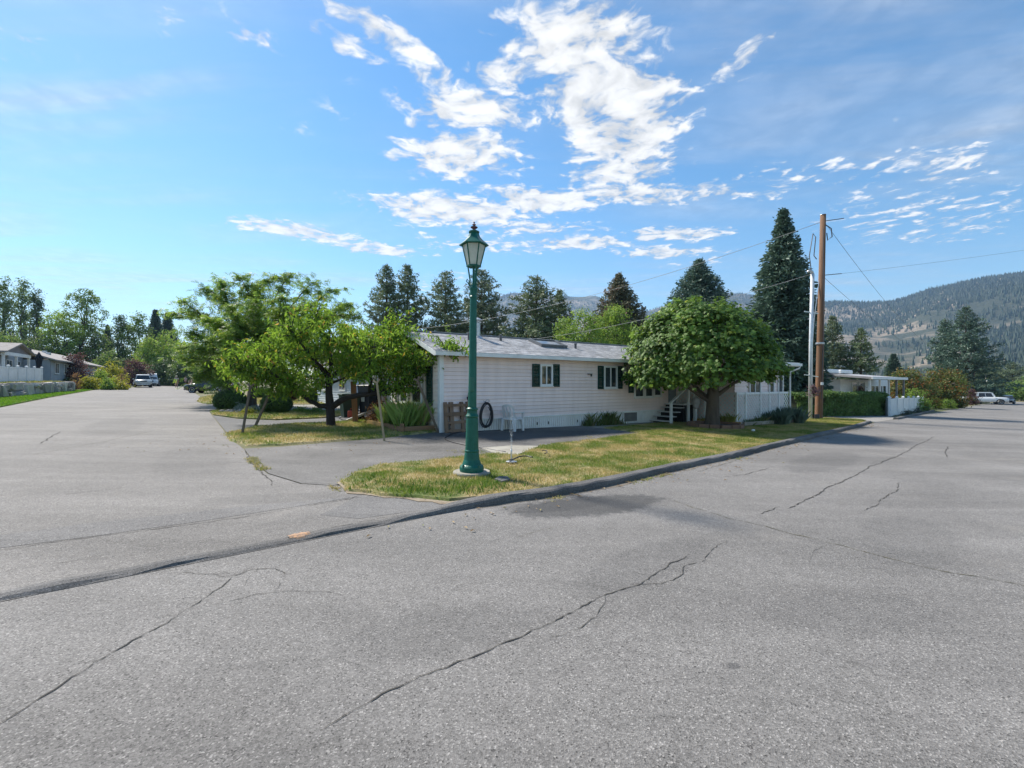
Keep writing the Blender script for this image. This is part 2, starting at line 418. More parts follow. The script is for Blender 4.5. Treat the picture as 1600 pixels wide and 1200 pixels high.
def blade_mat(name, green, light, dry, dryness):
    m, nt = new_mat(name); b = NB(nt); t = b.n('ShaderNodeTexCoord').outputs['Object']
    g = b.n('ShaderNodeNewGeometry'); r = g.outputs['Random Per Island']
    f = b.map(b.noise(t, 1.1, 5, .65, .6), .60 - dryness * .25, .82 - dryness * .25, 0, 1)
    c = b.mix(b.math('ADD', b.math('MULTIPLY', r, .5), b.math('MULTIPLY', b.map(b.noise(t, 2.7, 3, .6), .3, .7, 0, 1), .5)), green, light)
    c = b.mix(b.math('MULTIPLY', f, b.map(r, .0, .9, .55, 1.0)), c, dry)
    c = b.mix(b.math('GREATER_THAN', b.math('FRACT', b.math('MULTIPLY', r, 13.7)), .93), c, dry)
    d = b.prin(c, .6, None, 0, .25); tr = b.n('ShaderNodeBsdfTranslucent'); b.l(c, tr.inputs[0])
    mxs = b.n('ShaderNodeMixShader'); mxs.inputs[0].default_value = .35; b.l(d, mxs.inputs[1]); b.l(tr.outputs[0], mxs.inputs[2])
    b.out(mxs.outputs[0]); return m
M_TURF = turf_mat('lawn_turf', (.13, .18, .035), (.38, .30, .15), .82)
M_BLADE = blade_mat('lawn_blades', (.10, .175, .020), (.28, .33, .055), (.54, .42, .19), .82)
M_TURF2 = turf_mat('watered_turf', (.13, .26, .02), (.25, .25, .08), 0.0)
M_BLADE2 = blade_mat('watered_blades', (.11, .24, .015), (.20, .36, .03), (.3, .3, .1), 0.0)

# the plain: one sheet out to the horizon
xs = [-9000, -3000, -900, -300, -110, -60, -30, 0, 30, 60, 110, 300, 900, 3000, 9000]
ys = [-3000, -600, -100, -20, 0, 20, 60, 120, 250, 600, 1500, 4000, 9000]
gv = [(x, y, gz(x)) for y in ys for x in xs]; nx = len(xs)
gf = [(j * nx + i, j * nx + i + 1, (j + 1) * nx + i + 1, (j + 1) * nx + i) for j in range(len(ys) - 1) for i in range(nx - 1)]
mb = MB(); mb.v = gv; mb.f = gf
mb.build('ground', M_GROUND)['kind'] = 'structure'

# kerb line (foot of the kerb on the road side), left to right
KERB_PX = [(0, 942), (100, 922), (200, 902), (340, 874), (470, 848), (600, 822), (680, 806), (740, 794), (800, 785), (860, 777), (935, 763), (1010, 746), (1085, 729), (1160, 713), (1205, 701), (1287, 681), (1340, 668), (1362, 661)]
KERB = [G(*p) for p in KERB_PX]
k0 = (KERB[0] - KERB[3]).normalized()
KERB = [KERB[0] + k0 * 9, KERB[0] + k0 * 3] + KERB
for p in KERB: p.z = 0
DR = Vector((.761, .648, 0)); NR = Vector((.648, -.761, 0))         # the main road's direction and its right hand
far = KERB[-1]
main_poly = [tuple(p) for p in KERB] + [tuple(G(1393, 656)), tuple(G(1400, 655.5)), tuple(G(1460, 645)), tuple(G(1530, 632.5))]
e = Vector(main_poly[-1]); e.z = 0
f1 = e + DR * 52
main_poly += [tuple(f1), tuple(f1 + NR * 13), tuple(far + NR * 16), (26, -12), (-20, -12), (KERB[0].x, KERB[0].y - 6)]
main_road = sheet('main_road', main_poly, M_ROAD, .006)
# the road that goes off to the left, in front of the driveways
SE = [(330, 648), (352, 676), (356, 686), (370, 694), (381, 702), (395, 722), (418, 741), (470, 757), (538, 760), (552, 771), (600, 776), (690, 782), (735, 787)]
LE = [(-700, 767), (0, 637.5), (80, 621.5), (160, 607.5), (176, 606)]
side_poly = [tuple(G(*p)) for p in LE] + [tuple(GD(205, 62)), tuple(GD(236, 80)), tuple(GD(240, 104)), tuple(GD(296, 104)), tuple(GD(304, 60)), tuple(GD(306, 44)), tuple(GD(318, 34))] + [tuple(G(*p)) for p in SE] + \
            [tuple(p) for p in reversed(KERB[:10])] + [(-26, KERB[0].y - 2)]
side_road = sheet('side_road', side_poly, M_SIDE, .010)

def loft_strip(name, line, prof_fn, m, dz=0.0):
    V = []; Fc = []; n = None
    for i, p in enumerate(line):
        d = (line[min(i + 1, len(line) - 1)] - line[max(i - 1, 0)]).normalized(); nrm = Vector((-d.y, d.x, 0))
        pr = prof_fn(i); n = len(pr)
        for (o, z) in pr:
            q = p + nrm * o; V.append((q.x, q.y, gz(q.x) + z + dz))
    for i in range(len(line) - 1):
        for k in range(n - 1): Fc.append((i * n + k, (i + 1) * n + k, (i + 1) * n + k + 1, i * n + k + 1))
    Fc.append(tuple(range(n))); Fc.append(tuple((len(line) - 1) * n + k for k in range(n))[::-1])
    mb = MB(); mb.v = V; mb.f = Fc
    return mb.build(name, m, None, False)
rk = random.Random(4)
def dense(line, step):
    out = []
    for a, b in zip(line[:-1], line[1:]):
        k = max(1, int((b - a).length / step)); out += [a.lerp(b, j / k) for j in range(k)]
    return out + [line[-1]]
KD = dense(KERB, .28)
jx = G(720, 798).x
def kprof(i):
    s = min(1, max(0, (KD[i].x - jx + .6) / 1.0)); j = rk.uniform(-.010, .008); w = rk.uniform(-.016, .016)
    lo = [(0 + w, -.03), (.010 + w, .010), (.035, .030 + j), (.08, .042 + j), (.15, .036 + j), (.20, .018), (.26, -.03)]
    hi = [(-.010 + w, -.03), (-.002 + w, .05), (.010 + w, .088 + j), (.03, .106 + j), (.15, .112 + j), (.19, .10), (.25, -.03)]
    return [(a[0] * (1 - s) + b_[0] * s, a[1] * (1 - s) + b_[1] * s) for a, b_ in zip(lo, hi)]
kerb = loft_strip('kerb', KD, kprof, M_KERB); kerb['kind'] = 'structure'
# orange mark sprayed over the low kerb
oc = G(472, 846); oc.z = 0
oi = min(range(len(KD)), key=lambda i: (KD[i] - oc).length)
dl = (KD[oi + 1] - KD[oi - 1]).normalized(); on = Vector((-dl.y, dl.x, 0)); V = []; Fc = []
po = [(.012, .016), (.035, .034), (.08, .047), (.15, .041), (.19, .026)]
ns = 7
for i in range(ns):
    s = -.10 + .20 * i / (ns - 1); w = (.55 + .45 * math.sin(PI * (i + .4) / ns)) * (1.0, .8, 1.08, .9, 1.1, .78, .95)[i]
    for (o_, z_) in po:
        oo = .10 + (o_ - .10) * w; q = oc + dl * s + on * oo; V.append((q.x, q.y, gz(q.x) + z_ + .004))
for i in range(ns - 1):
    for k in range(4): Fc.append((i * 5 + k, i * 5 + 5 + k, i * 5 + 6 + k, i * 5 + 1 + k))
mb = MB(); mb.v = V; mb.f = Fc
mb.build('paint_mark', pm('orange_paint', (.55, .30, .15), (.24, .18, .14), 34, .85, .6, 90), kerb)

# second kerb farther down the main road
K2 = [G(1403, 655.5), G(1425, 651), G(1448, 646), G(1461, 642.5)]
for p in K2: p.z = 0
K2 = dense(K2, .8); tmp = KD; KD = K2; jx = -99
k2 = loft_strip('kerb', K2, kprof, M_KERB); k2['kind'] = 'structure'; KD = tmp

# driveways, paths, slab
drive_poly = [tuple(G(*p)) for p in [(382, 702), (396, 722), (420, 741), (472, 757), (520, 760), (540, 756), (550, 742), (600, 727), (700, 719), (750, 712), (835, 701), (895, 692), (1004, 678.5), (985, 674), (940, 668.5), (905, 664), (840, 668), (690, 674), (600, 685.5), (520, 692), (440, 699)]]
driveway = sheet('driveway', drive_poly, M_DRIVE, .016)
drive2 = sheet('driveway', [tuple(G(*p)) for p in [(332, 649.5), (354, 676), (400, 667), (460, 661.5), (510, 660.5), (600, 662), (600, 640), (545, 650), (500, 654.5), (430, 657.5), (370, 655)]], asphalt('asphalt_neighbour_driveway', .12, .15), .014)
drive3 = sheet('driveway', [tuple(G(*p)) for p in [(300, 634), (326, 641), (430, 641.5), (600, 643), (600, 632), (430, 633), (330, 632)]], asphalt('gravel_driveway', .24, .12, tint=(1, .96, .9)), .012)
slab = sheet('concrete_slab', [tuple(G(*p)) for p in [(752, 701.5), (775, 711), (808, 712.5), (843, 698.5), (800, 697.5)]], M_CONC, .030, .03)
path = sheet('concrete_path', [tuple(G(*p)) for p in [(905, 666.5), (942, 669.5), (990, 665.5), (1042, 660.5), (1030, 656.5), (960, 661)]], M_CONC, .022, .03)
apron = sheet('driveway', [tuple(G(*p)) for p in [(1236, 650), (1250, 657), (1300, 655), (1340, 657), (1368, 660), (1395, 655.5), (1402, 653), (1376, 647), (1330, 647)]], asphalt('gravel_apron', .26, .12, tint=(1, .95, .87)), .008)

# lawns
def off(line, d): return line
LAWN = [(536, 755), (548, 769), (600, 775), (650, 779), (700, 783), (745, 781)]
lawn_poly = [tuple(G(*p)) for p in LAWN]
for p in KD:
    if p.x > G(765, 790).x: lawn_poly.append((p.x - .648 * .17, p.y + .761 * .17, 0))
lawn_poly += [tuple(G(*p)) for p in [(1345, 656.5), (1290, 654), (1236, 655.5), (1200, 661), (1152, 668), (1100, 661), (1053, 656.5), (1043, 661), (990, 666.5), (944, 670), (1006, 678.5), (895, 693), (846, 699), (810, 713.5), (772, 712), (750, 713), (700, 720), (600, 728), (550, 743)]]
lawn_poly = ragged(lawn_poly, .25, .045, 1)
lawn = sheet('lawn', lawn_poly, M_TURF, .050, .065, flare=.06)
sheet('bare_soil', ragged([tuple(G(*p)) for p in [(528, 756), (546, 772), (600, 778.5), (690, 788), (735, 791), (775, 781), (700, 770), (600, 762), (552, 748)]], .15, .05, 3), M_DIRT, .018)['kind'] = 'structure'
peach_poly = [tuple(G(*p)) for p in [(356, 679), (362, 689), (390, 697), (440, 696), (520, 690), (600, 684), (686, 675.5), (640, 663), (612, 655), (575, 655), (560, 659), (510, 661.5), (460, 662.5), (400, 668.5)]]
peach_poly = ragged(peach_poly, .3, .06, 2)
plawn = sheet('lawn', peach_poly, M_TURF, .045, .055, flare=.08)
bush_poly = [tuple(G(*p)) for p in [(328, 645), (334, 649), (370, 654), (430, 656.5), (500, 653.5), (562, 648), (562, 643.5), (430, 642.5), (340, 641.5)]]
blawn = sheet('lawn', bush_poly, M_TURF, .05, .08)
verge_poly = [tuple(G(*p)) for p in [(312, 622), (308, 628), (318, 631), (430, 631.5), (600, 631), (600, 620), (430, 619), (330, 618)]]
vlawn = sheet('lawn', verge_poly, M_TURF, .03, .06)
left_poly = [tuple(G(*p)) for p in [(-160, 664), (0, 636.5), (80, 620.5), (158, 607.3), (150, 606.8), (118, 610.5), (0, 620), (-160, 634)]]
llawn = sheet('lawn', left_poly, M_TURF2, .05, .08)

def grass(name, poly, m, density, hmin, hmax, wid, dz, parent, seed=0, bare=None, edge=.03):
    rng = np.random.default_rng(seed); P_ = np.array([(p[0], p[1]) for p in poly]); lo = P_.min(0); hi = P_.max(0)
    n = int((hi[0] - lo[0]) * (hi[1] - lo[1]) * density); x = rng.uniform(lo[0], hi[0], n); y = rng.uniform(lo[1], hi[1], n)
    k = inpoly(x, y, poly)
    tuft = np.sin(x * 5.1 + 1.3 * np.sin(y * 3.7)) * np.sin(y * 4.3 + 1.7 * np.sin(x * 2.9)) * .5 + .5
    tuft2 = np.sin(x * 1.3 + 2 * np.sin(y * .9)) * np.sin(y * 1.7 + np.sin(x * 1.1)) * .5 + .5
    k &= rng.uniform(0, 1, n) < .45 + .55 * tuft
    if bare is not None:
        for (bx_, by_, br) in bare: k &= rng.uniform(0, 1, n) < np.clip(((x - bx_) ** 2 + (y - by_) ** 2) ** .5 / br, .05, 1) ** 2
    x = x[k] + rng.normal(size=k.sum()) * edge; y = y[k] + rng.normal(size=k.sum()) * edge; t1 = tuft[k] * .5 + tuft2[k] * .5; n = len(x)
    z = SLOPE * np.clip(x, -110, 110) + dz
    h = rng.uniform(hmin, hmax, n) * (.55 + .7 * t1); a = rng.uniform(0, 2 * PI, n); w = wid * rng.uniform(.6, 1.3, n)
    la = rng.uniform(0, 2 * PI, n); ll = h * rng.uniform(.2, .9, n)
    V = np.zeros((n, 3, 3)); V[:, 0] = np.c_[x - np.cos(a) * w, y - np.sin(a) * w, z - .01]; V[:, 1] = np.c_[x + np.cos(a) * w, y + np.sin(a) * w, z - .01]
    V[:, 2] = np.c_[x + np.cos(la) * ll, y + np.sin(la) * ll, z + h]
    o = np_obj(name, V, np.arange(n * 3).reshape(n, 3), m, parent); o['kind'] = 'stuff'
    return o
lb = G(737, 738); dirt = G(720, 782)
grass('grass', lawn_poly, M_BLADE, 2900, .02, .058, .007, .050, lawn, 1, [(dirt.x, dirt.y, .42), (G(655, 779).x, G(655, 779).y, .2), (lb.x, lb.y, .2)], .06)
grass('grass', [tuple(G(*p)) for p in [(548, 760), (552, 768), (600, 774), (690, 781), (760, 777), (850, 757), (820, 752), (740, 762), (640, 756), (580, 748)]], blade_mat('clover_blades', (.05, .13, .016), (.15, .25, .035), (.3, .3, .1), .1), 520, .04, .09, .012, .05, lawn, 12, None, .04)
grass('grass', peach_poly, M_BLADE, 1000, .03, .08, .011, .045, plawn, 2, None, .06)
grass('grass', bush_poly, M_BLADE, 420, .04, .10, .016, .05, blawn, 3)
grass('grass', verge_poly, M_BLADE, 120, .05, .12, .025, .03, vlawn, 4)
grass('grass', left_poly, M_BLADE2, 200, .05, .10, .03, .05, llawn, 5)
# grit swept against the kerb foot, and leaf litter
for (i0, i1, wd_, sd_) in ((.34, .52, .16, 1), (.55, .70, .12, 2), (.73, .99, .22, 3)):
    a_, b__ = int(len(KD) * i0), int(len(KD) * i1); up_ = [(p.x + .648 * .002, p.y - .761 * .002, 0) for p in KD[a_:b__]]; lo_ = [(p.x + .648 * wd_ * w_, p.y - .761 * wd_ * w_, 0) for p, w_ in zip(KD[a_:b__], [.35 + .65 * abs(math.sin(k * .83 + sd_)) * math.sin(PI * (k + .5) / (b__ - a_)) for k in range(b__ - a_)])]
    sheet('kerb_grit', up_ + lo_[::-1], asphalt('kerb_grit_%d' % sd_, .17, .3, tint=(1, .86, .68)), .0085, 0, main_road)
rng_ = np.random.default_rng(6); nl_ = 420; ki = rng_.integers(int(len(KD) * .3), len(KD), nl_); od = np.abs(rng_.normal(size=nl_)) * .35 + .02
lp = np.array([(KD[k].x + .648 * o, KD[k].y - .761 * o, 0) for k, o in zip(ki, od)]); lp[:120] = np.c_[rng_.uniform(-9, -2.5, 120), rng_.uniform(9.5, 14, 120), np.zeros(120)]; lp[:, 2] = SLOPE * lp[:, 0] + .026
an_ = rng_.uniform(0, 2 * PI, nl_); s_ = rng_.uniform(.015, .04, nl_); LV = np.zeros((nl_, 4, 3))
for q_, (ax_, ay_, az_) in enumerate(((-1, 0, .1), (0, -.4, .5), (1, 0, .2), (0, .4, .4))):
    LV[:, q_] = lp + np.c_[(ax_ * np.cos(an_) - ay_ * np.sin(an_)) * s_, (ax_ * np.sin(an_) + ay_ * np.cos(an_)) * s_, az_ * s_ - .008]
lit = np_obj('leaf_litter', LV, np.arange(nl_ * 4).reshape(-1, 4), leafm('dry_leaf_litter', (.18, .11, .05), (.38, .27, .12), (.2, .22, .06), .2, .2, 1), main_road); lit['kind'] = 'stuff'
# weeds along seams and kerb
def weeds(name, line, m, n, spread, hmin, hmax, parent, seed, wid=.006):
    rng = np.random.default_rng(seed); pts = dense([Vector((p.x, p.y, 0)) for p in line], .1); V = []
    for _ in range(n):
        p = pts[rng.integers(len(pts))]
        if math.sin(p.x * 2.3 + seed) + math.sin(p.y * 3.1 + p.x) < .2: continue
        cx = p.x + rng.normal() * spread; cy = p.y + rng.normal() * spread
        for _ in range(6):
            x = cx + rng.normal() * .02; y = cy + rng.normal() * .02; a = rng.uniform(0, 2 * PI); h = rng.uniform(hmin, hmax); l = h * rng.uniform(.3, 1.1); la = rng.uniform(0, 2 * PI); z = gz(x) + .008
            V += [(x - math.cos(a) * wid, y - math.sin(a) * wid, z), (x + math.cos(a) * wid, y + math.sin(a) * wid, z), (x + math.cos(la) * l, y + math.sin(la) * l, z + h)]
    V = np.array(V).reshape(-1, 3); o = np_obj(name, V, np.arange(len(V)).reshape(-1, 3), m, parent); o['kind'] = 'stuff'
    return o
weeds('weeds', [G(*p) for p in [(381, 703), (396, 722), (420, 742), (472, 758), (540, 766)]], M_BLADE, 260, .05, .02, .07, driveway, 1)
weeds('weeds', [G(*p) for p in [(860, 781), (935, 767), (1010, 750), (1085, 732), (1160, 716)]], M_BLADE, 200, .05, .01, .04, main_road, 2)
weeds('weeds', [G(*p) for p in [(600, 728), (640, 715), (700, 706), (760, 708)]], M_BLADE, 240, .14, .02, .05, driveway, 3)
weeds('weeds', [G(*p) for p in [(890, 690), (920, 684), (960, 681)]], M_BLADE, 300, .18, .02, .06, driveway, 5)

# cracks and seams in the asphalt
M_CRACK = pm('crack_dark_tar', (.028, .027, .026), (.075, .068, .055), 9, .95, .2)  # near-black mixed with a brownish grey, for the thin crack strips
M_CRACKW = pm('crack_with_moss', (.085, .083, .055), (.11, .095, .05), 7, .95, .2)
def crack(px, width, m, parent, dz, seed, jag=.05):
    r = random.Random(seed); pts = [G(*p) for p in px]
    for p in pts: p.z = 0
    pts = dense(pts, .04); off_ = 0; V = []; Fc = []
    for i, p in enumerate(pts):
        d = (pts[min(i + 1, len(pts) - 1)] - pts[max(i - 1, 0)]).normalized(); nrm = Vector((-d.y, d.x, 0))
        off_ = off_ * .93 + r.uniform(-1, 1) * jag * .26; fj_ = r.uniform(-1, 1) * .004
        w = width * .95 * r.uniform(.15, 1.0) ** 1.2 * min(1, .25 + min(i, len(pts) - 1 - i) * .12)
        for s in (-1, 1):
            q = p + nrm * (off_ + fj_ + s * w / 2); V.append((q.x, q.y, gz(q.x) + dz))
    for i in range(len(pts) - 1): Fc.append((2 * i, 2 * i + 1, 2 * i + 3, 2 * i + 2))
    mb = MB(); mb.v = V; mb.f = Fc
    return mb.build('crack', m, parent)
CR = [([(-30, 1150), (60, 1090), (110, 1060), (160, 1030), (220, 997), (280, 965), (330, 930), (370, 900), (400, 883)], .013, M_CRACK, 0),
      ([(500, 1145), (600, 1090), (660, 1065), (700, 1047), (760, 1020), (800, 1003), (850, 980), (900, 960), (945, 933), (990, 913), (1040, 885), (1080, 868)], .014, M_CRACK, 0),
      ([(946, 932), (945, 950), (930, 965), (905, 978), (880, 993), (860, 997)], .010, M_CRACK, 0), ([(985, 914), (1030, 912), (1062, 900), (1068, 886), (1098, 880), (1128, 856), (1140, 846)], .010, M_CRACK, 0),
      ([(1045, 780), (1130, 808), (1240, 835), (1330, 857), (1400, 876), (1450, 888), (1520, 900), (1640, 926)], .018, M_CRACKW, 0),
      ([(1228, 796), (1290, 766), (1350, 736), (1400, 713), (1460, 682)], .030, M_CRACK, 0), ([(1352, 800), (1375, 782), (1400, 765), (1405, 755)], .02, M_CRACK, 0),
      ([(1180, 805), (1215, 792)], .02, M_CRACK, 0), ([(1130, 746), (1165, 741), (1200, 731)], .02, M_CRACK, 0),
      ([(300, 950), (345, 944), (400, 930), (430, 926), (500, 924), (540, 934)], .007, M_CRACK, 0), ([(330, 899), (370, 900), (395, 892), (430, 890), (440, 897), (428, 925)], .008, M_CRACK, 0),
      ([(260, 896), (320, 899), (372, 900)], .008, M_CRACK, 0), ([(385, 915), (395, 900), (405, 887)], .007, M_CRACK, 0),
      ([(1090, 738), (1400, 640)], .02, M_CRACKW, 0), ([(840, 840), (800, 838), (760, 850)], .006, M_CRACK, 0), ([(1480, 715), (1476, 705), (1482, 698)], .03, M_CRACK, 0),
      ([(1290, 852), (1275, 862), (1262, 880)], .008, M_CRACK, 0), ([(960, 1025), (985, 1018), (1000, 1018)], .007, M_CRACK, 0), ([(900, 818), (850, 826), (800, 842)], .007, M_CRACKW, 0),
      ([(0, 861), (150, 841), (300, 820), (380, 808), (450, 797), (510, 788), (560, 779)], .014, M_CRACK, 1), ([(20, 785), (120, 772), (200, 763)], .016, M_CRACK, 1),
      ([(63, 694), (80, 683), (97, 675)], .05, M_CRACK, 1), ([(382, 702), (392, 724), (418, 745), (424, 760)], .035, M_CRACK, 1), ([(520, 783), (545, 781), (562, 775)], .02, M_CRACK, 1),
      ([(0, 898), (60, 886), (120, 876), (170, 872)], .008, M_CRACK, 1), ([(30, 715), (170, 690), (260, 668)], .02, M_CRACKW, 1),
      ([(420, 838), (480, 834), (560, 818), (640, 803), (690, 797)], .01, M_CRACK, 1)]
for i, (px, w, m_, wh) in enumerate(CR):
    crack(px, w, m_, side_road if wh else main_road, .014 if wh else .010, 40 + i)
    if w > .009 and len(px) > 3 and i in (0, 1, 5, 19):          # short side cracks
        rb = random.Random(300 + i)
        for _ in range(7 if i < 2 else 3):
            k = rb.randrange(1, len(px) - 1); ax_, ay_ = px[k]; dx_ = rb.choice((-1, 1)) * rb.uniform(18, 46); dy_ = rb.uniform(-8, 14)
            crack([(ax_, ay_), (ax_ + dx_ * .5, ay_ + dy_ * .3 + rb.uniform(-4, 4)), (ax_ + dx_, ay_ + dy_)], .006, M_CRACK, side_road if wh else main_road, .0145 if wh else .0105, 500 + i * 10 + k)
# repaired strip of darker asphalt across the side road
sheet('asphalt_patch', [tuple(G(*p)) for p in [(-60, 846), (150, 818), (360, 795), (520, 780), (560, 777), (450, 795), (300, 818), (150, 839), (-60, 866)]], asphalt('asphalt_patch', .160, .12, tint=(1, .96, .92)), .0125, 0, side_road)
sheet('asphalt_patch', [tuple(G(*p)) for p in [(560, 777), (610, 777), (690, 783), (722, 789), (640, 801), (560, 812), (500, 806)]], asphalt('asphalt_patch_new', .152, .14, tint=(1, .96, .92)), .0122, 0, side_road)
# ------------------------------------------------------------------ hills and the air in front of them
def hill_mat():
    m, nt = new_mat('hillside'); b = NB(nt); t = b.n('ShaderNodeTexCoord').outputs['Object']
    rock = b.mix(b.map(b.noise(t, .012, 6, .7), .35, .65, 0, 1), (.30, .235, .165), (.20, .165, .12))
    f = b.map(b.noise(t, .0045, 8, .68, .8), .45, .62, 1, 0)
    c = b.mix(f, rock, (.040, .048, .026))
    b.out(b.prin(c, .95, b.bump(b.noise(t, .03, 6, .7), .8, 12))); return m
M_HILL = hill_mat()
def noise2(x, y):
    s = 0
    for k, (fx, a) in enumerate(((.0021, 1), (.0047, .55), (.0103, .3), (.023, .15), (.051, .07))):
        s = s + a * np.sin(x * fx + 1.7 * k + 1.9 * np.sin(y * fx * .83 + k)) * np.cos(y * fx * 1.13 - .6 * k + 1.3 * np.sin(x * fx * .71 + 2 * k))
    return s
def hill(name, ridge, d_ridge, d_foot, d_back, rough, seed, ntree, tsize):
    pxs = np.array([p[0] for p in ridge], float); pys = np.array([p[1] for p in ridge], float)
    na, nr = 220, 46
    px = np.linspace(pxs[0], pxs[-1], na); py = np.interp(px, pxs, pys)
    ang = np.arctan2(px - 800, F); rr = np.concatenate([np.linspace(d_foot, d_ridge, 30), np.linspace(d_ridge, d_back, nr - 30 + 1)[1:]])
    A, D = np.meshgrid(ang, rr); PY = np.tile(py, (nr, 1)); X = D * np.sin(A); Y = D * np.cos(A)
    top = (600 - PY) / F * np.cos(A) * d_ridge + EYE
    s = np.clip((D - d_foot) / (d_ridge - d_foot), 0, 1); back = np.clip((d_back - D) / (d_back - d_ridge), 0, 1)
    prof = np.where(D <= d_ridge, s ** 1.25, back ** .8)
    Z = top * prof + noise2(X + seed * 900, Y) * rough * np.minimum(1, s * 1.6) * np.where(s < 1, 1 - s * .88, .12) - 4
    V = np.stack([X, Y, Z], -1).reshape(-1, 3)
    idx = np.arange(na * nr).reshape(nr, na); Fq = np.stack([idx[:-1, :-1], idx[:-1, 1:], idx[1:, 1:], idx[1:, :-1]], -1).reshape(-1, 4)
    o = np_obj(name, V, Fq, M_HILL, None, True); o['kind'] = 'structure'
    # conifers over the slope: a wood too far off to count
    rng = np.random.default_rng(seed); n = ntree
    fi = rng.uniform(0, na - 1.001, n); fj = rng.uniform(0, 33, n) ** 1.0
    fj[: n // 6] = rng.uniform(28, 31, n // 6)
    i0 = fi.astype(int); j0 = fj.astype(int); a_ = fi - i0; b_ = fj - j0
    Gd = V.reshape(nr, na, 3)
    Pn = (Gd[j0, i0].T * (1 - a_) * (1 - b_) + Gd[j0, i0 + 1].T * a_ * (1 - b_) + Gd[j0 + 1, i0].T * (1 - a_) * b_ + Gd[j0 + 1, i0 + 1].T * a_ * b_).T
    keep = (noise2(Pn[:, 0] * 2.6 + 300, Pn[:, 1] * 2.6) + rng.normal(0, .28, n) + (fj / 33) * 1.5) > .58
    Pn = Pn[keep]; n = len(Pn); h = rng.uniform(.6, 1.25, n) * tsize; w = h * rng.uniform(.18, .27, n); a0 = rng.uniform(0, 2 * PI, n)
    T = np.zeros((n, 5, 3))
    for k in range(4):
        T[:, k] = Pn + np.c_[np.cos(a0 + k * PI / 2) * w, np.sin(a0 + k * PI / 2) * w, -1 + 0 * w]
    T[:, 4] = Pn + np.c_[0 * w, 0 * w, h]
    b5 = np.arange(n)[:, None] * 5; Ft = np.concatenate([np.concatenate([b5 + k, b5 + (k + 1) % 4, b5 + 4], 1) for k in range(4)])
    w_ = np_obj('forest', T, Ft, leafm('hill_forest', (.026, .042, .024), (.06, .085, .042), None, 0, .1, .004), o); w_['kind'] = 'stuff'
    return o
hill('hill', [(1120, 560), (1160, 500), (1200, 482), (1260, 474), (1300, 470), (1350, 472), (1395, 471), (1420, 464), (1450, 452), (1500, 441), (1550, 432), (1600, 426), (1700, 418), (1850, 420), (2100, 440), (2600, 500)], 2300, 800, 4200, 62, 3, 60000, 12)
hill('hill', [(560, 575), (640, 545), (700, 505), (750, 476), (782, 461), (800, 456), (830, 455), (870, 461), (900, 463), (930, 461), (960, 472), (990, 484), (1010, 486), (1040, 478), (1080, 470), (1110, 463), (1140, 459), (1180, 461), (1230, 470), (1300, 480), (1400, 520)], 3000, 1400, 4700, 70, 7, 24000, 12)

mb = MB(); mb.b2((-6000, -200, -40), (6000, 5200, 680))
hz = mb.build('haze', None); hz['kind'] = 'stuff'
m, nt = new_mat('haze_air'); b = NB(nt)
v = b.n('ShaderNodeVolumePrincipled'); v.inputs['Color'].default_value = (.42, .66, 1, 1); v.inputs['Density'].default_value = .00014; v.inputs['Anisotropy'].default_value = .2
o_ = b.n('ShaderNodeOutputMaterial'); b.l(v.outputs[0], o_.inputs['Volume']); hz.data.materials.append(m)
HAZE = hz
# ------------------------------------------------------------------ plants
M_BARK = pm('bark_grey', (.10, .082, .065), (.055, .045, .036), 3, .95, .9, 18, stretch=(1, 1, .25), bdist=.03)
M_BARKD = pm('bark_dark', (.040, .032, .028), (.022, .018, .016), 4, .9, .9, 20, stretch=(1, 1, .3), bdist=.03)
M_BARKP = pm('bark_pine', (.13, .085, .055), (.07, .05, .038), 3, .95, .9, 16, stretch=(1, 1, .3), bdist=.03)
def unit(v): return v / np.maximum(1e-9, np.linalg.norm(v, axis=-1, keepdims=True))
def leaf_quads(Pn, N, L, Wd, rng, fold=.18, droop=0.0):
    """one bent leaf per point: stalk end, two sides, tip"""
    n = len(Pn); r = rng.normal(size=(n, 3)); r[:, 2] -= droop
    T = unit(r - N * np.sum(r * N, -1, keepdims=True)); B = np.cross(N, T)
    L = np.broadcast_to(L, (n,))[:, None]; Wd = np.broadcast_to(Wd, (n,))[:, None]
    V = np.zeros((n, 4, 3))
    V[:, 0] = Pn - T * L * .5; V[:, 1] = Pn - B * Wd * .5 + N * Wd * fold; V[:, 2] = Pn + T * L * .5 - N * L * fold * .6; V[:, 3] = Pn + B * Wd * .5 + N * Wd * fold
    return V
def quads_obj(name, V, m, parent):
    V = np.concatenate(V) if isinstance(V, list) else V
    return np_obj(name, V, np.arange(len(V) * 4).reshape(-1, 4), m, parent)
def bend(a, b, k, rng, sag=0.0, n=5):
    a = Vector(a); b = Vector(b); L = (b - a).length; out = []
    o = Vector(rng.normal(size=3)) * L * k
    for i in range(n + 1):
        s = i / n; out.append(a.lerp(b, s) + o * math.sin(PI * s) + Vector((0, 0, sag * L * math.sin(PI * s))))
    return out
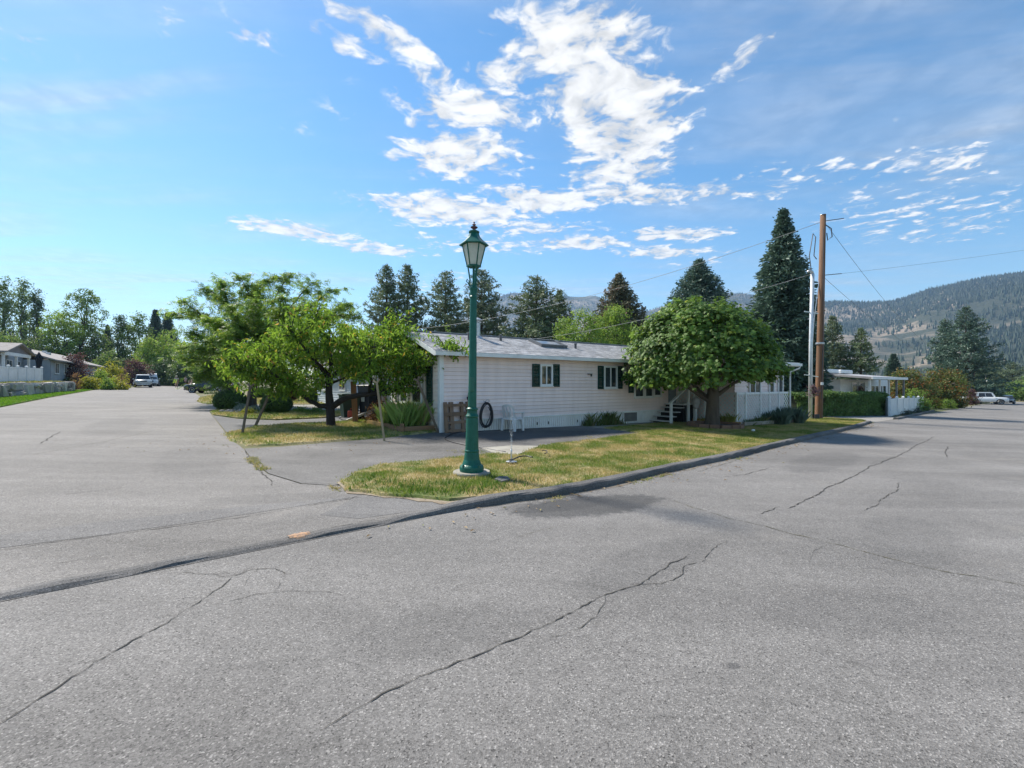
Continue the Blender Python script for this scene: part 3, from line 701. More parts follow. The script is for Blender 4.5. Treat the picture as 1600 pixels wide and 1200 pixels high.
def clump_crown(lobes, ncl, nlf, rc, leaf, aspect, rng, shell=.62, outb=.7, up=.35, droop=.3, fold=.18, gap=0.0):
    """lobes: (cx,cy,cz,rx,ry,rz); clumps sit in the outer shell of the lobes, leaves round each clump"""
    Lb = np.array(lobes, float); vol = (Lb[:, 3] * Lb[:, 4] * Lb[:, 5]) ** .67; pr = vol / vol.sum()
    k = rng.choice(len(Lb), ncl * 2, p=pr); d = unit(rng.normal(size=(ncl * 2, 3))); r = rng.uniform(shell, 1, ncl * 2)[:, None]
    C = Lb[k, :3] + d * Lb[k, 3:] * r
    ok = np.ones(len(C), bool)
    for q in Lb:                                     # nothing deep inside another lobe
        ok &= (np.sum(((C - q[:3]) / q[3:]) ** 2, -1) > shell ** 2 * .82)
    if gap > 0: ok &= noise2(C[:, 0] * 420, C[:, 2] * 420 + C[:, 1] * 260) > -1.1 + gap * 1.6
    C = C[ok][:ncl]; d = d[ok][:ncl]; V = []
    n = len(C); cc = np.repeat(np.arange(n), nlf); off_ = rng.normal(size=(n * nlf, 3)) * rc * .55; off_[:, 2] *= .75
    Pn = C[cc] + off_; N = unit(d[cc] * outb + unit(off_) * .45 + np.array([0, 0, up]) + rng.normal(size=(n * nlf, 3)) * .42)
    s = rng.uniform(.7, 1.25, n * nlf)
    return leaf_quads(Pn, N, leaf * s, leaf * aspect * s, rng, fold, droop), C
def limbs(mb, base, fork, tips, r0, rng, r1=.03, sag=.05, n=5, sides=6):
    mb.tube(bend(base, fork, .03, rng, 0, 5), np.linspace(r0 * 1.12, r0 * .72, 6), 9)
    for t in tips: mb.tube(bend(fork, t, .07, rng, sag, n), np.linspace(r0 * .45, r1, n + 1), sides)
def broadleaf(name, label, cat, base, H, hw, kind='round', leafs=(4200, .28, .6), m=None, bark=None, seed=0, group=None, hd=None, low=.18, trunk=None):
    """a tree seen at some distance; hw = half width of the crown, low = share of the height that is bare stem"""
    rng = np.random.default_rng(seed); root = thing(name, label, cat, base, 0, group); hd = hd or hw; lobes = []
    nl = {'round': 12, 'poplar': 14, 'airy': 15, 'bush': 9}[kind]
    for i in range(nl):
        s = (i + .5) / nl; z = H * (low + (1 - low) * (s * .9 + .04))
        wid = {'round': math.sin(PI * min(.97, .2 + .72 * s)) ** .7, 'poplar': (1 - s) ** .45 * .95 * (.75 + .25 * math.sin(s * 9)), 'airy': math.sin(PI * (.25 + .68 * s)) ** .6, 'bush': math.cos(s * PI * .42)}[kind]
        a = i * 2.4 + rng.uniform(-.4, .4); o = wid * rng.uniform(.35, .72)
        rr = wid * rng.uniform(.34, .52) + .12
        lobes.append((math.cos(a) * o * hw, math.sin(a) * o * hd, z, rr * hw, rr * hd, max(H * .07, min(rr * hw * 1.1, H * (1 - low) * .28))))
    top = max(l[2] + l[5] for l in lobes)
    lobes = [(a, b, H * low + (c - H * low) * (H * (1 - low)) / (top - H * low), d, e_, f_) for a, b, c, d, e_, f_ in lobes]
    nlf, lsz, asp = leafs; ncl = nlf // 22
    V, C = clump_crown(lobes, ncl, 22, lsz * (2.0 if kind != 'airy' else 1.7), lsz, asp, rng, .55, gap=.25 if kind == 'airy' else .12)
    tr = MB(); r0 = trunk or max(.08, H * .017)
    fork = Vector((rng.normal() * .1, rng.normal() * .1, H * (low + .12)))
    tips = [Vector(l[:3]) for l in lobes]; limbs(tr, (0, 0, -.2), fork, tips, r0, rng, .03)
    for c in C[:: max(1, len(C) // 30)]:
        j = min(range(len(lobes)), key=lambda q: (Vector(lobes[q][:3]) - Vector(c)).length); tr.tube(bend(lobes[j][:3], c, .05, rng, 0, 3), np.linspace(.035, .012, 4), 4, False)
    tr.build('trunk', bark or M_BARK, root, True, False); quads_obj('crown', V, m, root)
    return root
def conifer_mesh(H, Rr, kind, seed, dens=1.0, low=.06):
    rng = np.random.default_rng(seed); mb = MB(); V = []
    mb.tube([(0, 0, -.3), (0, 0, H * .3), (0, 0, H * .7), (0, 0, H * .98)], [H * .016 + .05, H * .013 + .03, H * .007 + .02, .012], 8)
    z = H * low; pts = []; dirs = []; szs = []
    while z < H * .985:
        s = (z / H - low) / (1 - low)
        if kind == 'spruce': prof = (1 - s) ** .68 * (.62 + .38 * min(1, s * 6 + .35)) * 1.32; prof = min(prof, (1 - s) * 1.9 + .01); nb = int(10 * dens) + 2; step = .38
        else: prof = 1.5 * ((1 - s) ** .62) * (.70 + .30 * min(1, s * 4)) * (.86 + .14 * math.sin(s * 23 + seed)); prof = min(prof, (1 - s) * 2.5 + .03); nb = int(9 * dens) + 1; step = .74
        a0 = rng.uniform(0, 2 * PI)
        for k in range(nb):
            if kind == 'pine' and rng.uniform() < .16: continue
            a = a0 + 2 * PI * k / nb + rng.uniform(-.3, .3); L = Rr * max(.02, prof) * rng.uniform(.72, 1.10) * (rng.uniform(.62, 1.15) if kind == 'pine' else 1)
            d = Vector((math.cos(a), math.sin(a), 0)); br = []
            rise = (-.32 * (1 - s) + .25 * s) if kind == 'spruce' else (-.12 + .55 * s)
            for i in range(5):
                q = i / 4; br.append(Vector((0, 0, z)) + d * L * q + Vector((0, 0, L * (rise * q + (.22 if kind == 'spruce' else .12) * q * q))))
            mb.tube(br, np.linspace(.02 + L * .012, .006, 5), 4, False)
            n = max(2, int(L / (.26 if kind == 'spruce' else .34)))
            for i in range(n):
                q = (i + rng.uniform(.4, 1)) / n
                if kind == 'pine' and q < .38 and rng.uniform() < .8: continue
                j = min(3, int(q * 4)); c = br[j].lerp(br[j + 1], q * 4 - j)
                sidew = L * .34 * (1.05 - q * .7)
                for _ in range(3 if kind == 'spruce' else 2):
                    w = rng.uniform(-1, 1); p = c + Vector((-d.y, d.x, 0)) * w * sidew + Vector((0, 0, -abs(w) * sidew * .35 + rng.normal() * .06))
                    pts.append(p); szs.append(1.0 if s < .6 else 1 - (s - .6) * 1.6); dirs.append(d * .8 + Vector((-d.y, d.x, 0)) * w * .8 + Vector((0, 0, -.25 if kind == 'spruce' else .35)))
        z += step * rng.uniform(.75, 1.25) * (1.0 if s < .75 else .7)
    Pn = np.array(pts); D = unit(np.array(dirs)); S = np.array(szs); nn = 5 if kind == 'spruce' else 10
    k = np.repeat(np.arange(len(Pn)), nn); n = len(k)
    if kind == 'spruce':
        T = unit(D[k] + rng.normal(size=(n, 3)) * .45); L = (rng.uniform(.26, .46, n) * S[k])[:, None]; wd = rng.uniform(.035, .06, n)[:, None] * 1.3; o = rng.normal(size=(n, 3)) * .10
    else:
        T = unit(D[k] * .35 + rng.normal(size=(n, 3)) * .7); L = (rng.uniform(.28, .50, n) * S[k])[:, None]; wd = rng.uniform(.04, .065, n)[:, None] * 1.3; o = rng.normal(size=(n, 3)) * .12
    B = unit(np.cross(T, rng.normal(size=(n, 3)))); Q = Pn[k] + o; V = np.zeros((n, 4, 3))
    V[:, 0] = Q - B * wd * .5; V[:, 1] = Q + T * L * .5 - B * wd; V[:, 2] = Q + T * L; V[:, 3] = Q + T * L * .5 + B * wd
    me = bpy.data.meshes.new('trunk'); me.from_pydata(mb.v, [], mb.f)
    mc = bpy.data.meshes.new('crown'); mc.from_pydata(V.reshape(-1, 3), [], np.arange(n * 4).reshape(-1, 4))
    return me, mc
CON = {}
def conifer(name, label, base, H, Rr, kind, m, var=0, rz=0.0, group=None, low=.06, dens=1.0, cat='tree'):
    key = (kind, var, low, m.name)
    if key not in CON:
        a, b = conifer_mesh(H, Rr, kind, 77 + var * 5 + len(kind), dens, low); a.materials.append(M_BARKP if kind == 'pine' else M_BARK); b.materials.append(m); CON[key] = (a, b, H, Rr)
    a, b, H0, R0 = CON[key]
    root = thing(name, label, cat, base, 0, group); sc = (Rr / R0, Rr / R0, H / H0)
    child('trunk', a, root, (0, 0, 0), rz, sc); child('crown', b, root, (0, 0, 0), rz, sc)
    return root
L_PINE = leafm('pine_needles', (.065, .105, .055), (.20, .26, .125), (.15, .11, .05), .05, .2, .5)
L_PINE2 = leafm('pine_needles_far', (.07, .105, .06), (.19, .24, .13), None, 0, .2, .5)
L_SPR = leafm('blue_spruce_needles', (.034, .075, .056), (.135, .205, .145), None, 0, .15, .5)
L_SPRB = leafm('rusty_spruce_needles', (.075, .09, .055), (.17, .18, .10), (.24, .14, .08), .35, .15, .6)
L_POP = leafm('poplar_leaves', (.07, .13, .04), (.21, .30, .10), None, 0, .35, .35)
L_LGT = leafm('light_leaves', (.085, .18, .025), (.25, .38, .065), (.30, .32, .06), .12, .4, .4)
L_MID = leafm('mid_leaves', (.06, .13, .026), (.19, .29, .065), (.20, .2, .05), .10, .35, .4)
L_DRK = leafm('dark_leaves', (.04, .08, .03), (.13, .19, .07), None, 0, .3, .4)
L_PURP = leafm('purple_leaves', (.07, .035, .032), (.17, .09, .075), (.15, .10, .06), .15, .3, .8)
L_YEL = leafm('golden_leaves', (.18, .21, .02), (.40, .40, .04), None, 0, .35, .8)
L_ORG = leafm('orange_plumes', (.35, .20, .08), (.55, .36, .18), (.2, .25, .05), .25, .35, 1.2)
L_SUM = leafm('sumac_leaves', (.05, .09, .02), (.15, .19, .045), (.30, .12, .03), .45, .35, .5)
L_BOX = leafm('boxwood_leaves', (.026, .06, .014), (.10, .18, .04), None, 0, .25, 1.5)
L_HEDGE = leafm('hedge_leaves', (.04, .095, .025), (.16, .27, .07), (.11, .12, .05), .1, .25, 1.0)

def BT(px, d, toppy):                          # foot and height of a tree from where its top shows
    g = GD(px, d); return g, EYE + (600 - toppy) / F * d - g.z
def bl(px, toppy, d, hwpx, kind, m, label, seed, n=4200, ls=None, asp=.6, low=.18, group=None, name='tree', cat='tree'):
    g, H = BT(px, d, toppy); return broadleaf(name, label, cat, g, H, hwpx / F * d, kind, (n, ls or max(.16, d * .0042), asp), m, None, seed, group, None, low)
def cf(px, toppy, d, hwpx, kind, m, label, var, rz, group=None, low=.06, name=None):
    g, H = BT(px, d, toppy); return conifer(name or (kind + '_tree'), label, g, H, hwpx / F * d, kind, m, var, rz, group, low)
GL = 'trees behind the grey house on the left'
bl(8, 433, 104, 26, 'poplar', L_POP, 'tall poplar at the left edge of the picture behind the grey house', 1, 6000, low=.08, group=GL)
bl(36, 435, 108, 20, 'poplar', L_POP, 'tall slim poplar, second from the left edge behind the grey house', 2, 5000, low=.08, group=GL)
bl(57, 446, 100, 18, 'poplar', L_DRK, 'dark slender poplar, third from the left edge behind the grey house', 3, 4500, low=.08, group=GL)
bl(127, 446, 96, 36, 'airy', L_MID, 'tall airy cottonwood with spreading top above the grey roof end', 5, 5600, low=.25, group=GL)
bl(96, 480, 92, 34, 'round', L_LGT, 'broad light green tree in front of the cottonwood behind the grey roof', 6, 6000, low=.1, group=GL)
bl(22, 508, 86, 32, 'round', L_MID, 'low bushy green tree directly over the grey house roof at the left edge', 7, 4200, low=.05, group=GL)
bl(146, 520, 98, 26, 'round', L_DRK, 'dark rounded tree to the right of the cottonwood trunk', 8, 4200, low=.03, group=GL)
bl(66, 520, 90, 28, 'round', L_DRK, 'dark dense tree filling the gap under the poplars', 9, 4000, low=.04, group=GL)
GE = 'trees closing the end of the side road'
cf(168, 507, 104, 9, 'spruce', L_SPR, 'small distant spruce between the cottonwood and the dark tall trees', 2, .4, GE)
bl(188, 487, 96, 20, 'poplar', L_DRK, 'dark upright tree at the far end of the side road', 11, 4500, low=.06, group=GE)
bl(213, 489, 96, 20, 'round', L_MID, 'mid green tree right of the dark upright one at the road end', 12, 4500, low=.06, group=GE)
cf(243, 483, 112, 14, 'spruce', L_SPR, 'taller of the two spruces at the end of the side road', 2, 1.4, GE)
cf(262, 487, 116, 15, 'spruce', L_SPR, 'spruce farthest right at the end of the side road', 2, 2.6, GE)
bl(236, 525, 88, 22, 'round', L_LGT, 'pale leafy tree standing above the parked white vehicles', 15, 4200, low=.05, group=GE)
bl(266, 512, 92, 24, 'round', L_LGT, 'yellow-green tree above the walking person in the hat', 16, 4200, low=.05, group=GE)
bl(298, 525, 84, 26, 'round', L_MID, 'rounded green tree half hidden by the feathery locust', 17, 4200, low=.04, group=GE)
bl(252, 560, 82, 22, 'bush', L_DRK, 'dark shrub mass at the end of the side road', 18, 3200, low=.0, group=GE, name='large_shrub', cat='shrub')
bl(286, 562, 80, 24, 'bush', L_DRK, 'dark green shrub behind the two walkers', 19, 3200, low=.0, group=GE, name='large_shrub', cat='shrub')
bl(206, 558, 90, 26, 'bush', L_DRK, 'dark undergrowth behind the parked white pickup', 20, 3000, low=.0, group=GE, name='large_shrub', cat='shrub')
bl(168, 545, 86, 26, 'bush', L_MID, 'green shrub mass behind the golden garden shrubs', 21, 3000, low=.0, group=GE, name='large_shrub', cat='shrub')
bl(330, 545, 70, 30, 'round', L_DRK, 'dark tree behind the feathery locust over the dark car', 22, 3600, low=.05, group=GE)
GG = 'shrubs in the corner garden on the left'
def shrub(px, toppy, d, hwpx, m, label, seed, n=2200, ls=None, group=GG, asp=.55, name='garden_shrub'):
    return bl(px, toppy, d, hwpx, 'bush', m, label, seed, n, ls, asp, .0, group, name, 'shrub')
shrub(118, 553, 54, 26, L_PURP, 'large purple-leaved shrub right of the white fence end', 30, 3600)
shrub(212, 560, 74, 22, L_PURP, 'purple-leaved shrub behind the parked white pickup', 31, 2800)
shrub(173, 563, 60, 22, L_YEL, 'large olive-gold shrub at the back of the corner garden', 32, 3000)
shrub(157, 574, 55, 9, L_LGT, 'small lime shrub in front of the large olive-gold one', 33, 1400)
shrub(120, 583, 49, 8, L_ORG, 'orange plumed grass next to the stone wall end', 34, 1600, .10, asp=.2)
shrub(189, 584, 56, 9, L_ORG, 'orange plumed grass nearest the parked white pickup', 35, 1600, .10, asp=.2)
shrub(138, 588, 50, 10, L_YEL, 'golden mound right of the first orange grass', 36, 1500)
shrub(151, 590, 52, 6, L_YEL, 'small golden mound in the middle of the corner garden', 37, 900)
shrub(168, 591, 51, 8, L_LGT, 'lime green mound at the front of the corner garden', 38, 1200)
shrub(178, 590, 53, 6, L_YEL, 'bright golden mound left of the second orange grass', 39, 900)
shrub(190, 596, 52, 6, L_YEL, 'low golden cushion at the tip of the corner garden', 40, 800)
shrub(110, 590, 52, 7, L_DRK, 'dark low shrub against the white fence end', 41, 900)
GB = 'conifers behind the mobile home'
cf(604, 413, 62, 42.0, 'pine', L_PINE, 'left one of the twin pines behind the fruit tree', 0, .3, GB, low=.08)
cf(637, 413, 63, 45.5, 'pine', L_PINE, 'right one of the twin pines behind the fruit tree', 0, 2.1, GB, low=.08)
cf(696, 420, 63, 47.2, 'pine', L_PINE, 'dense pine just left of the green lamp post', 1, 1.0, GB, low=.08)
cf(752, 420, 60, 57.8, 'pine', L_PINE2, 'open pine directly behind the green lamp post', 3, 4.0, GB, low=.12)
cf(838, 428, 56, 63.0, 'pine', L_PINE, 'wide pine behind the metal chimney pipe', 1, 3.4, GB, low=.08)
cf(874, 452, 58, 38.5, 'pine', L_PINE, 'shorter pine leaning out right of the wide pine by the chimney', 0, 5.2, GB, low=.08)
cf(967, 427, 50, 56.0, 'spruce', L_SPRB, 'rusty brown-green spruce above the skylight', 3, .9, GB)
cf(1092, 402, 55, 66.5, 'spruce', L_SPR, 'dark spruce rising behind the round maple', 1, 2.2, GB)
bl(905, 482, 41, 46, 'round', L_LGT, 'light green tree behind the roof, left of its twin', 50, 15000, .19, low=.1, group='leafy trees behind the mobile home')
bl(958, 474, 43, 46, 'round', L_LGT, 'light green tree behind the roof, touching the round maple', 51, 15000, .19, low=.1, group='leafy trees behind the mobile home')
bl(695, 508, 44, 18, 'round', L_LGT, 'small lime tree top showing over the roof left of the lamp post', 52, 2500, .15, low=.1, group='leafy trees behind the mobile home')
g, H = BT(1224, 34, 326)
root = conifer('spruce_tree', 'tall blue spruce behind the wooden utility pole', g, H, 50 / F * 34, 'spruce', L_SPR, 0, 0, None, .03, 1.35)
GR = 'conifers on the right'
cf(1301, 495, 62, 26.2, 'pine', L_PINE2, 'grey-green pine just right of the utility pole', 3, 1.1, GR, low=.04)
cf(1345, 515, 60, 27.5, 'pine', L_PINE, 'pine over the white neighbour house', 1, 5.0, GR, low=.04)
cf(1396, 552, 76, 14, 'spruce', L_SPR, 'small dark spruce between the white house and the red-tinged trees', 2, 3, GR)
cf(1477, 496, 78, 27.5, 'pine', L_SPR, 'left and lower of the two dark pines right of the fence', 0, .7, GR, low=.04)
cf(1509, 478, 74, 42.5, 'pine', L_SPR, 'taller wide dark pine on the right with a heavy right side', 1, 1.9, GR, low=.04)
cf(1548, 560, 118, 26, 'pine', L_PINE2, 'distant pine left of the approaching dark car', 3, 2.9, GR, low=.02)
cf(1582, 566, 124, 24, 'pine', L_PINE2, 'distant pine above the approaching dark car', 1, .2, GR, low=.02)
cf(1622, 556, 116, 26, 'pine', L_PINE2, 'distant pine cut by the right edge of the picture', 0, 3.7, GR, low=.02)
cf(1530, 578, 130, 20, 'pine', L_PINE2, 'small distant pine behind the thin street poles', 0, 1.7, GR, low=.02)
bl(1420, 574, 46, 34, 'round', L_SUM, 'red-tinged broad shrub tree behind the white picket fence', 60, 6500, .2, low=.06, name='sumac_tree')
bl(1470, 571, 50, 34, 'round', L_SUM, 'rust-flecked rounded tree right of the white picket fence', 61, 6500, .2, low=.06, name='sumac_tree')
bl(1600, 590, 104, 18, 'round', L_MID, 'green tree at the right edge beside the far road', 62, 2600, low=.03)
bl(1545, 596, 110, 26, 'bush', L_DRK, 'dark green thicket behind the white pickup on the right', 63, 2600, low=0, name='large_shrub', cat='shrub')
bl(1580, 596, 140, 30, 'bush', L_DRK, 'dark thicket at the far end of the main road', 64, 2600, low=0, name='large_shrub', cat='shrub')
bl(1505, 590, 84, 26, 'bush', L_DRK, 'dark shrub at the foot of the two dark pines', 65, 2600, low=0, name='large_shrub', cat='shrub')
GV = 'low shrubs along the main road on the right'
shrub(1460, 621, 46, 13, L_YEL, 'yellow-green clipped row right of the fence end', 70, 2000, .1, GV)
shrub(1480, 622, 47, 12, L_LGT, 'low green clipped row, middle of the roadside planting', 71, 1800, .1, GV)
shrub(1500, 621, 49, 11, L_MID, 'rounded low green shrub at the end of the roadside planting', 72, 1600, .1, GV)
shrub(1518, 608, 62, 11, L_PURP, 'dark red shrub at the foot of the far brown pole', 73, 1800, .14, GV)
shrub(1430, 604, 40, 26, L_LGT, 'green garden plants showing over the white fence', 74, 2400, .13, GV)

# ---- round maple on the lawn
def maple():
    rng = np.random.default_rng(5); base = G(1113, 669); d = base.y; root = thing('maple_tree', 'round dense maple on the lawn in front of the mobile home', 'tree', base)
    sc = d / F; cz = (668 - 562) * sc; lobes = [(-.55, 0, cz + .28, 2.40, 2.6, 2.1), (-1.55, .2, cz - .10, 1.75, 1.9, 1.3), (.42, -.1, cz - .10, 1.55, 1.8, 1.3), (-.2, -1.3, cz - .4, 1.9, 1.7, 1.1), (-.4, 1.3, cz - .2, 2, 1.7, 1.2)]
    Lb = np.array(lobes); C = []; Dn = []
    while len(C) < 430:
        q = Lb[rng.choice(5, p=[.52, .14, .13, .12, .09])]; dd = unit(rng.normal(size=3)); lump = 1 + .10 * float(noise2(np.array(dd[0] * 520 + q[0] * 99), np.array(dd[2] * 520 + dd[1] * 400))); p = q[:3] + dd * q[3:] * (rng.uniform(.80, 1.03) if rng.uniform() < .9 else rng.uniform(1.03, 1.09)) * lump
        ins = [np.sum(((p - w[:3]) / w[3:]) ** 2) < .74 for w in Lb]
        if any(ins) or p[2] < cz - .85 + .14 * max(0, p[0]): continue
        C.append(p); Dn.append(dd)
    C = np.array(C); Dn = np.array(Dn); per = 62; k = np.repeat(np.arange(len(C)), per); n = len(k)
    # each clump is a drooping shelf of leaves
    o = rng.normal(size=(n, 3)) * np.array([.20, .20, .11]) - Dn[k] * np.abs(rng.normal(size=(n, 1))) * .10; Pn = C[k] + o
    Pn[:, 2] -= np.minimum(.16, .30 * np.sum(o[:, :2] ** 2, 1) / .2)
    N = unit(Dn[k] * .75 + np.array([0, 0, .55]) + rng.normal(size=(n, 3)) * .35); s = rng.uniform(.65, 1.25, n) * .165
    T = rng.normal(size=(n, 3)); T[:, 2] -= .9; T = unit(T - N * np.sum(T * N, -1, keepdims=True)); B = np.cross(N, T)
    ang = np.array([0, 40, 75, 110, 145, 180, 215, 250, 285, 320]) * PI / 180; rad = np.array([.60, .34, .56, .30, .40, .16, .40, .30, .56, .34])
    V = Pn[:, None] + s[:, None, None] * rad[None, :, None] * (T[:, None] * np.cos(ang)[None, :, None] + B[:, None] * np.sin(ang)[None, :, None]) - N[:, None] * (s[:, None, None] * rad[None, :, None] ** 2 * .55)
    tr = MB(); fork = Vector((.02, 0, 1.15))
    tr.tube([(0, 0, -.1), (0, 0, .02), (.0, 0, .25), (.01, 0, .7), (.02, 0, 1.2), (.03, 0, 1.7)], [.42, .36, .285, .25, .24, .2], 12)
    for a, (dx, dy, dz) in enumerate([(-1.5, -.2, .95), (-.9, .8, 1.5), (.95, -.3, .9), (.7, .7, 1.5), (.1, -.9, 1.4), (-.4, -.5, 2.0), (.5, .2, 2.2)]):
        tr.tube(bend((0, 0, 1.0 + .08 * a), Vector((dx * 1.1, dy * 1.1, 1.1 + dz)), .05, rng, -.06, 6), np.linspace(.10, .035, 7), 7)
    for c in C[::5]: tr.tube(bend((c[0] * .45, c[1] * .45, 1.9 + (c[2] - 1.9) * .5), c, .05, rng, .03, 4), np.linspace(.035, .01, 5), 4, False)
    tr.build('trunk', pm('bark_maple', (.13, .105, .08), (.07, .056, .045), 3, .95, .9, 15, stretch=(1, 1, .35), bdist=.04), root, True, False)
    np_obj('crown', V, np.arange(n * 10).reshape(-1, 10), leafm('maple_leaves', (.022, .068, .010), (.185, .315, .052), (.36, .40, .06), .06, .38, .9), root)
    # ring of red edging stones round the foot
    ring = thing('tree_ring', 'low ring of reddish edging blocks round the maple foot', 'edging', base + Vector((.1, 0, .05)))
    me = MB(); rr = .98; nb = 16
    for i in range(1): me.box((0, 0, .06), (2 * PI * rr / nb * .97, .16, .20), None, .015)
    b0 = me.build('edging_block', pm('red_edging', (.27, .15, .10), (.19, .12, .09), 5, .9, .5, 30, isl=.2), ring); m0 = b0.data
    for i in range(nb):
        a = 2 * PI * i / nb; q = b0 if i == 0 else child('edging_block', m0, ring)
        q.location = (math.cos(a) * rr, math.sin(a) * rr * .95, SLOPE * math.cos(a) * rr + rng.uniform(-.012, .012)); q.rotation_euler = (0, 0, a + PI / 2 + rng.uniform(-.05, .05))
    mu = MB(); mu.lathe([(.93, .03), (.9, .07), (.5, .10), (.2, .11)], 20); mu.build('mulch', pm('mulch', (.10, .06, .04), (.05, .035, .025), 20, .95, .8, 50), ring)
maple()

# ---- fruit tree with props
def peach():
    rng = np.random.default_rng(11); base = G(516, 667); d = base.y; root = thing('peach_tree', 'sprawling fruit tree with dark trunk and long limbs held up by poles', 'tree', base)
    def q(px, py, dy=0.0):
        w = W(px, py, d + dy); return w - base
    tr = MB()
    tr.tube([q(516, 669), q(517, 664), q(516.5, 650), (q(516, 635)), q(514, 615), q(514, 595), q(513, 580)], [.20, .165, .145, .15, .12, .105, .09], 10)
    LIMB = [([(517, 637, 0), (530, 628, -.2), (545, 620, -.35), (575, 615, -.4), (605, 612, -.5), (622, 607, -.5), (640, 592, -.5), (660, 578, -.5), (685, 565, -.5)], .115, .03),
            ([(513, 637, 0), (500, 634, -.2), (485, 626, -.4), (468, 612, -.5), (452, 602, -.6), (430, 595, -.7), (400, 592, -.8)], .095, .03),
            ([(514, 590, 0), (500, 575, .2), (470, 560, .3), (440, 552, .2), (405, 548, 0)], .085, .02),
            ([(514, 588, 0), (518, 560, 0), (510, 530, .2), (500, 505, .3), (495, 492, .3)], .08, .02),
            ([(514, 595, 0), (535, 572, .5), (545, 545, .8), (540, 520, .9)], .07, .02), ([(514, 585, 0), (490, 560, -.6), (470, 535, -1), (455, 515, -1.2)], .06, .02),
            ([(600, 612, -.5), (595, 590, -.2), (600, 560, .2), (610, 530, .4), (615, 512, .4)], .06, .02), ([(575, 615, -.4), (580, 595, -.9), (575, 570, -1.2), (585, 545, -1.3)], .05, .018),
            ([(640, 592, -.5), (645, 565, -.1), (640, 540, .2)], .05, .018), ([(660, 578, -.5), (690, 560, -1), (708, 548, -1.1)], .04, .015), ([(452, 602, -.6), (420, 580, -1.1), (385, 570, -1.2), (362, 572, -1.2)], .05, .018),
            ([(440, 552, .2), (400, 565, .8), (370, 580, .9)], .05, .018), ([(514, 600, 0), (540, 590, 1.2), (570, 570, 2)], .06, .02), ([(514, 598, 0), (480, 590, 1.3), (440, 580, 2)], .06, .02)]
    C = []
    for pts, r0, r1 in LIMB:
        P_ = [q(*p) for p in pts]; P2 = []
        for a, b in zip(P_[:-1], P_[1:]):
            for s in (0, .5): P2.append(a.lerp(b, s) + Vector(rng.normal(size=3)) * .018)
        P2.append(P_[-1]); tr.tube(P2, np.linspace(r0, r1, len(P2)), 8)
        L = len(P2)
        for j in range(L):
            s = j / (L - 1)
            if s < .45 and pts[0][1] > 610: continue
            if s < .3: continue
            for _ in range(6):
                o = Vector(rng.normal(size=3)); o.normalize(); o *= rng.uniform(.25, .85); o.z = o.z * .7 + .14
                tip = P2[j] + o
                if 614 < 0: continue
                tr.tube(bend(P2[j], tip, .08, rng, .1, 3), np.linspace(.018, .006, 4), 4, False)
                C.append(tip); C.append(P2[j].lerp(tip, .55))
    # leafy masses the limbs carry, on both sides of the trunk
    for (px, py, rx, ry, n) in [(430, 560, 62, 42, 85), (470, 530, 52, 38, 75), (505, 526, 46, 32, 60), (558, 552, 36, 36, 70), (566, 577, 28, 20, 34), (402, 572, 42, 28, 44), (560, 530, 30, 26, 30), (535, 545, 40, 42, 50), (380, 588, 34, 24, 40), (425, 600, 40, 20, 34), (480, 590, 40, 25, 40), (585, 537, 42, 34, 70), (620, 538, 46, 36, 80), (648, 552, 36, 30, 55), (690, 563, 20, 14, 18), (592, 572, 42, 24, 50), (640, 575, 30, 18, 24), (545, 578, 26, 26, 26)]:
        for _ in range(n):
            u = unit(rng.normal(size=3)) * rng.uniform(.55, 1.0); C.append(q(px + u[0] * rx, py - u[2] * ry, u[1] * 1.45))
    C = np.array([tuple(c) for c in C]); per = 17; C = C[rng.uniform(size=len(C)) < .74]; k = np.repeat(np.arange(len(C)), per); n = len(k)
    o = rng.normal(size=(n, 3)) * np.array([.115, .115, .10]); Pn = C[k] + o
    N = unit(np.array([0, 0, .5]) + o * 4 + rng.normal(size=(n, 3)) * .55); s = rng.uniform(.75, 1.25, n)
    V = leaf_quads(Pn, N, .165 * s, .055 * s, rng, .25, 1.4)
    tr.build('trunk', M_BARKD, root, True, False)
    quads_obj('crown', V, leafm('peach_leaves', (.032, .095, .010), (.240, .400, .042), (.50, .34, .05), .06, .45, 1.4), root)
    # fruit
    fr = MB(); fr.sphere((0, 0, 0), .036, 8, 6); fm = pm('peach_skin', (.55, .22, .06), (.62, .36, .10), 14, .7, .1, 60); f0 = None
    pick = rng.choice(len(C), 90, replace=False)
    for i in pick:
        c = C[i] + rng.normal(size=3) * .07
        if f0 is None: f0 = fr.build('fruit', fm, root, True); f0.location = c
        else: child('fruit', f0.data, root, c)
    return base, d
PB, PD = peach()
M_STAKE = pm('weathered_stake', (.16, .125, .09), (.10, .08, .06), 5, .9, .5, 40, stretch=(1, 1, .2))
M_STAKEL = pm('pale_stake', (.36, .28, .17), (.27, .2, .12), 5, .9, .4, 40, stretch=(1, 1, .2))
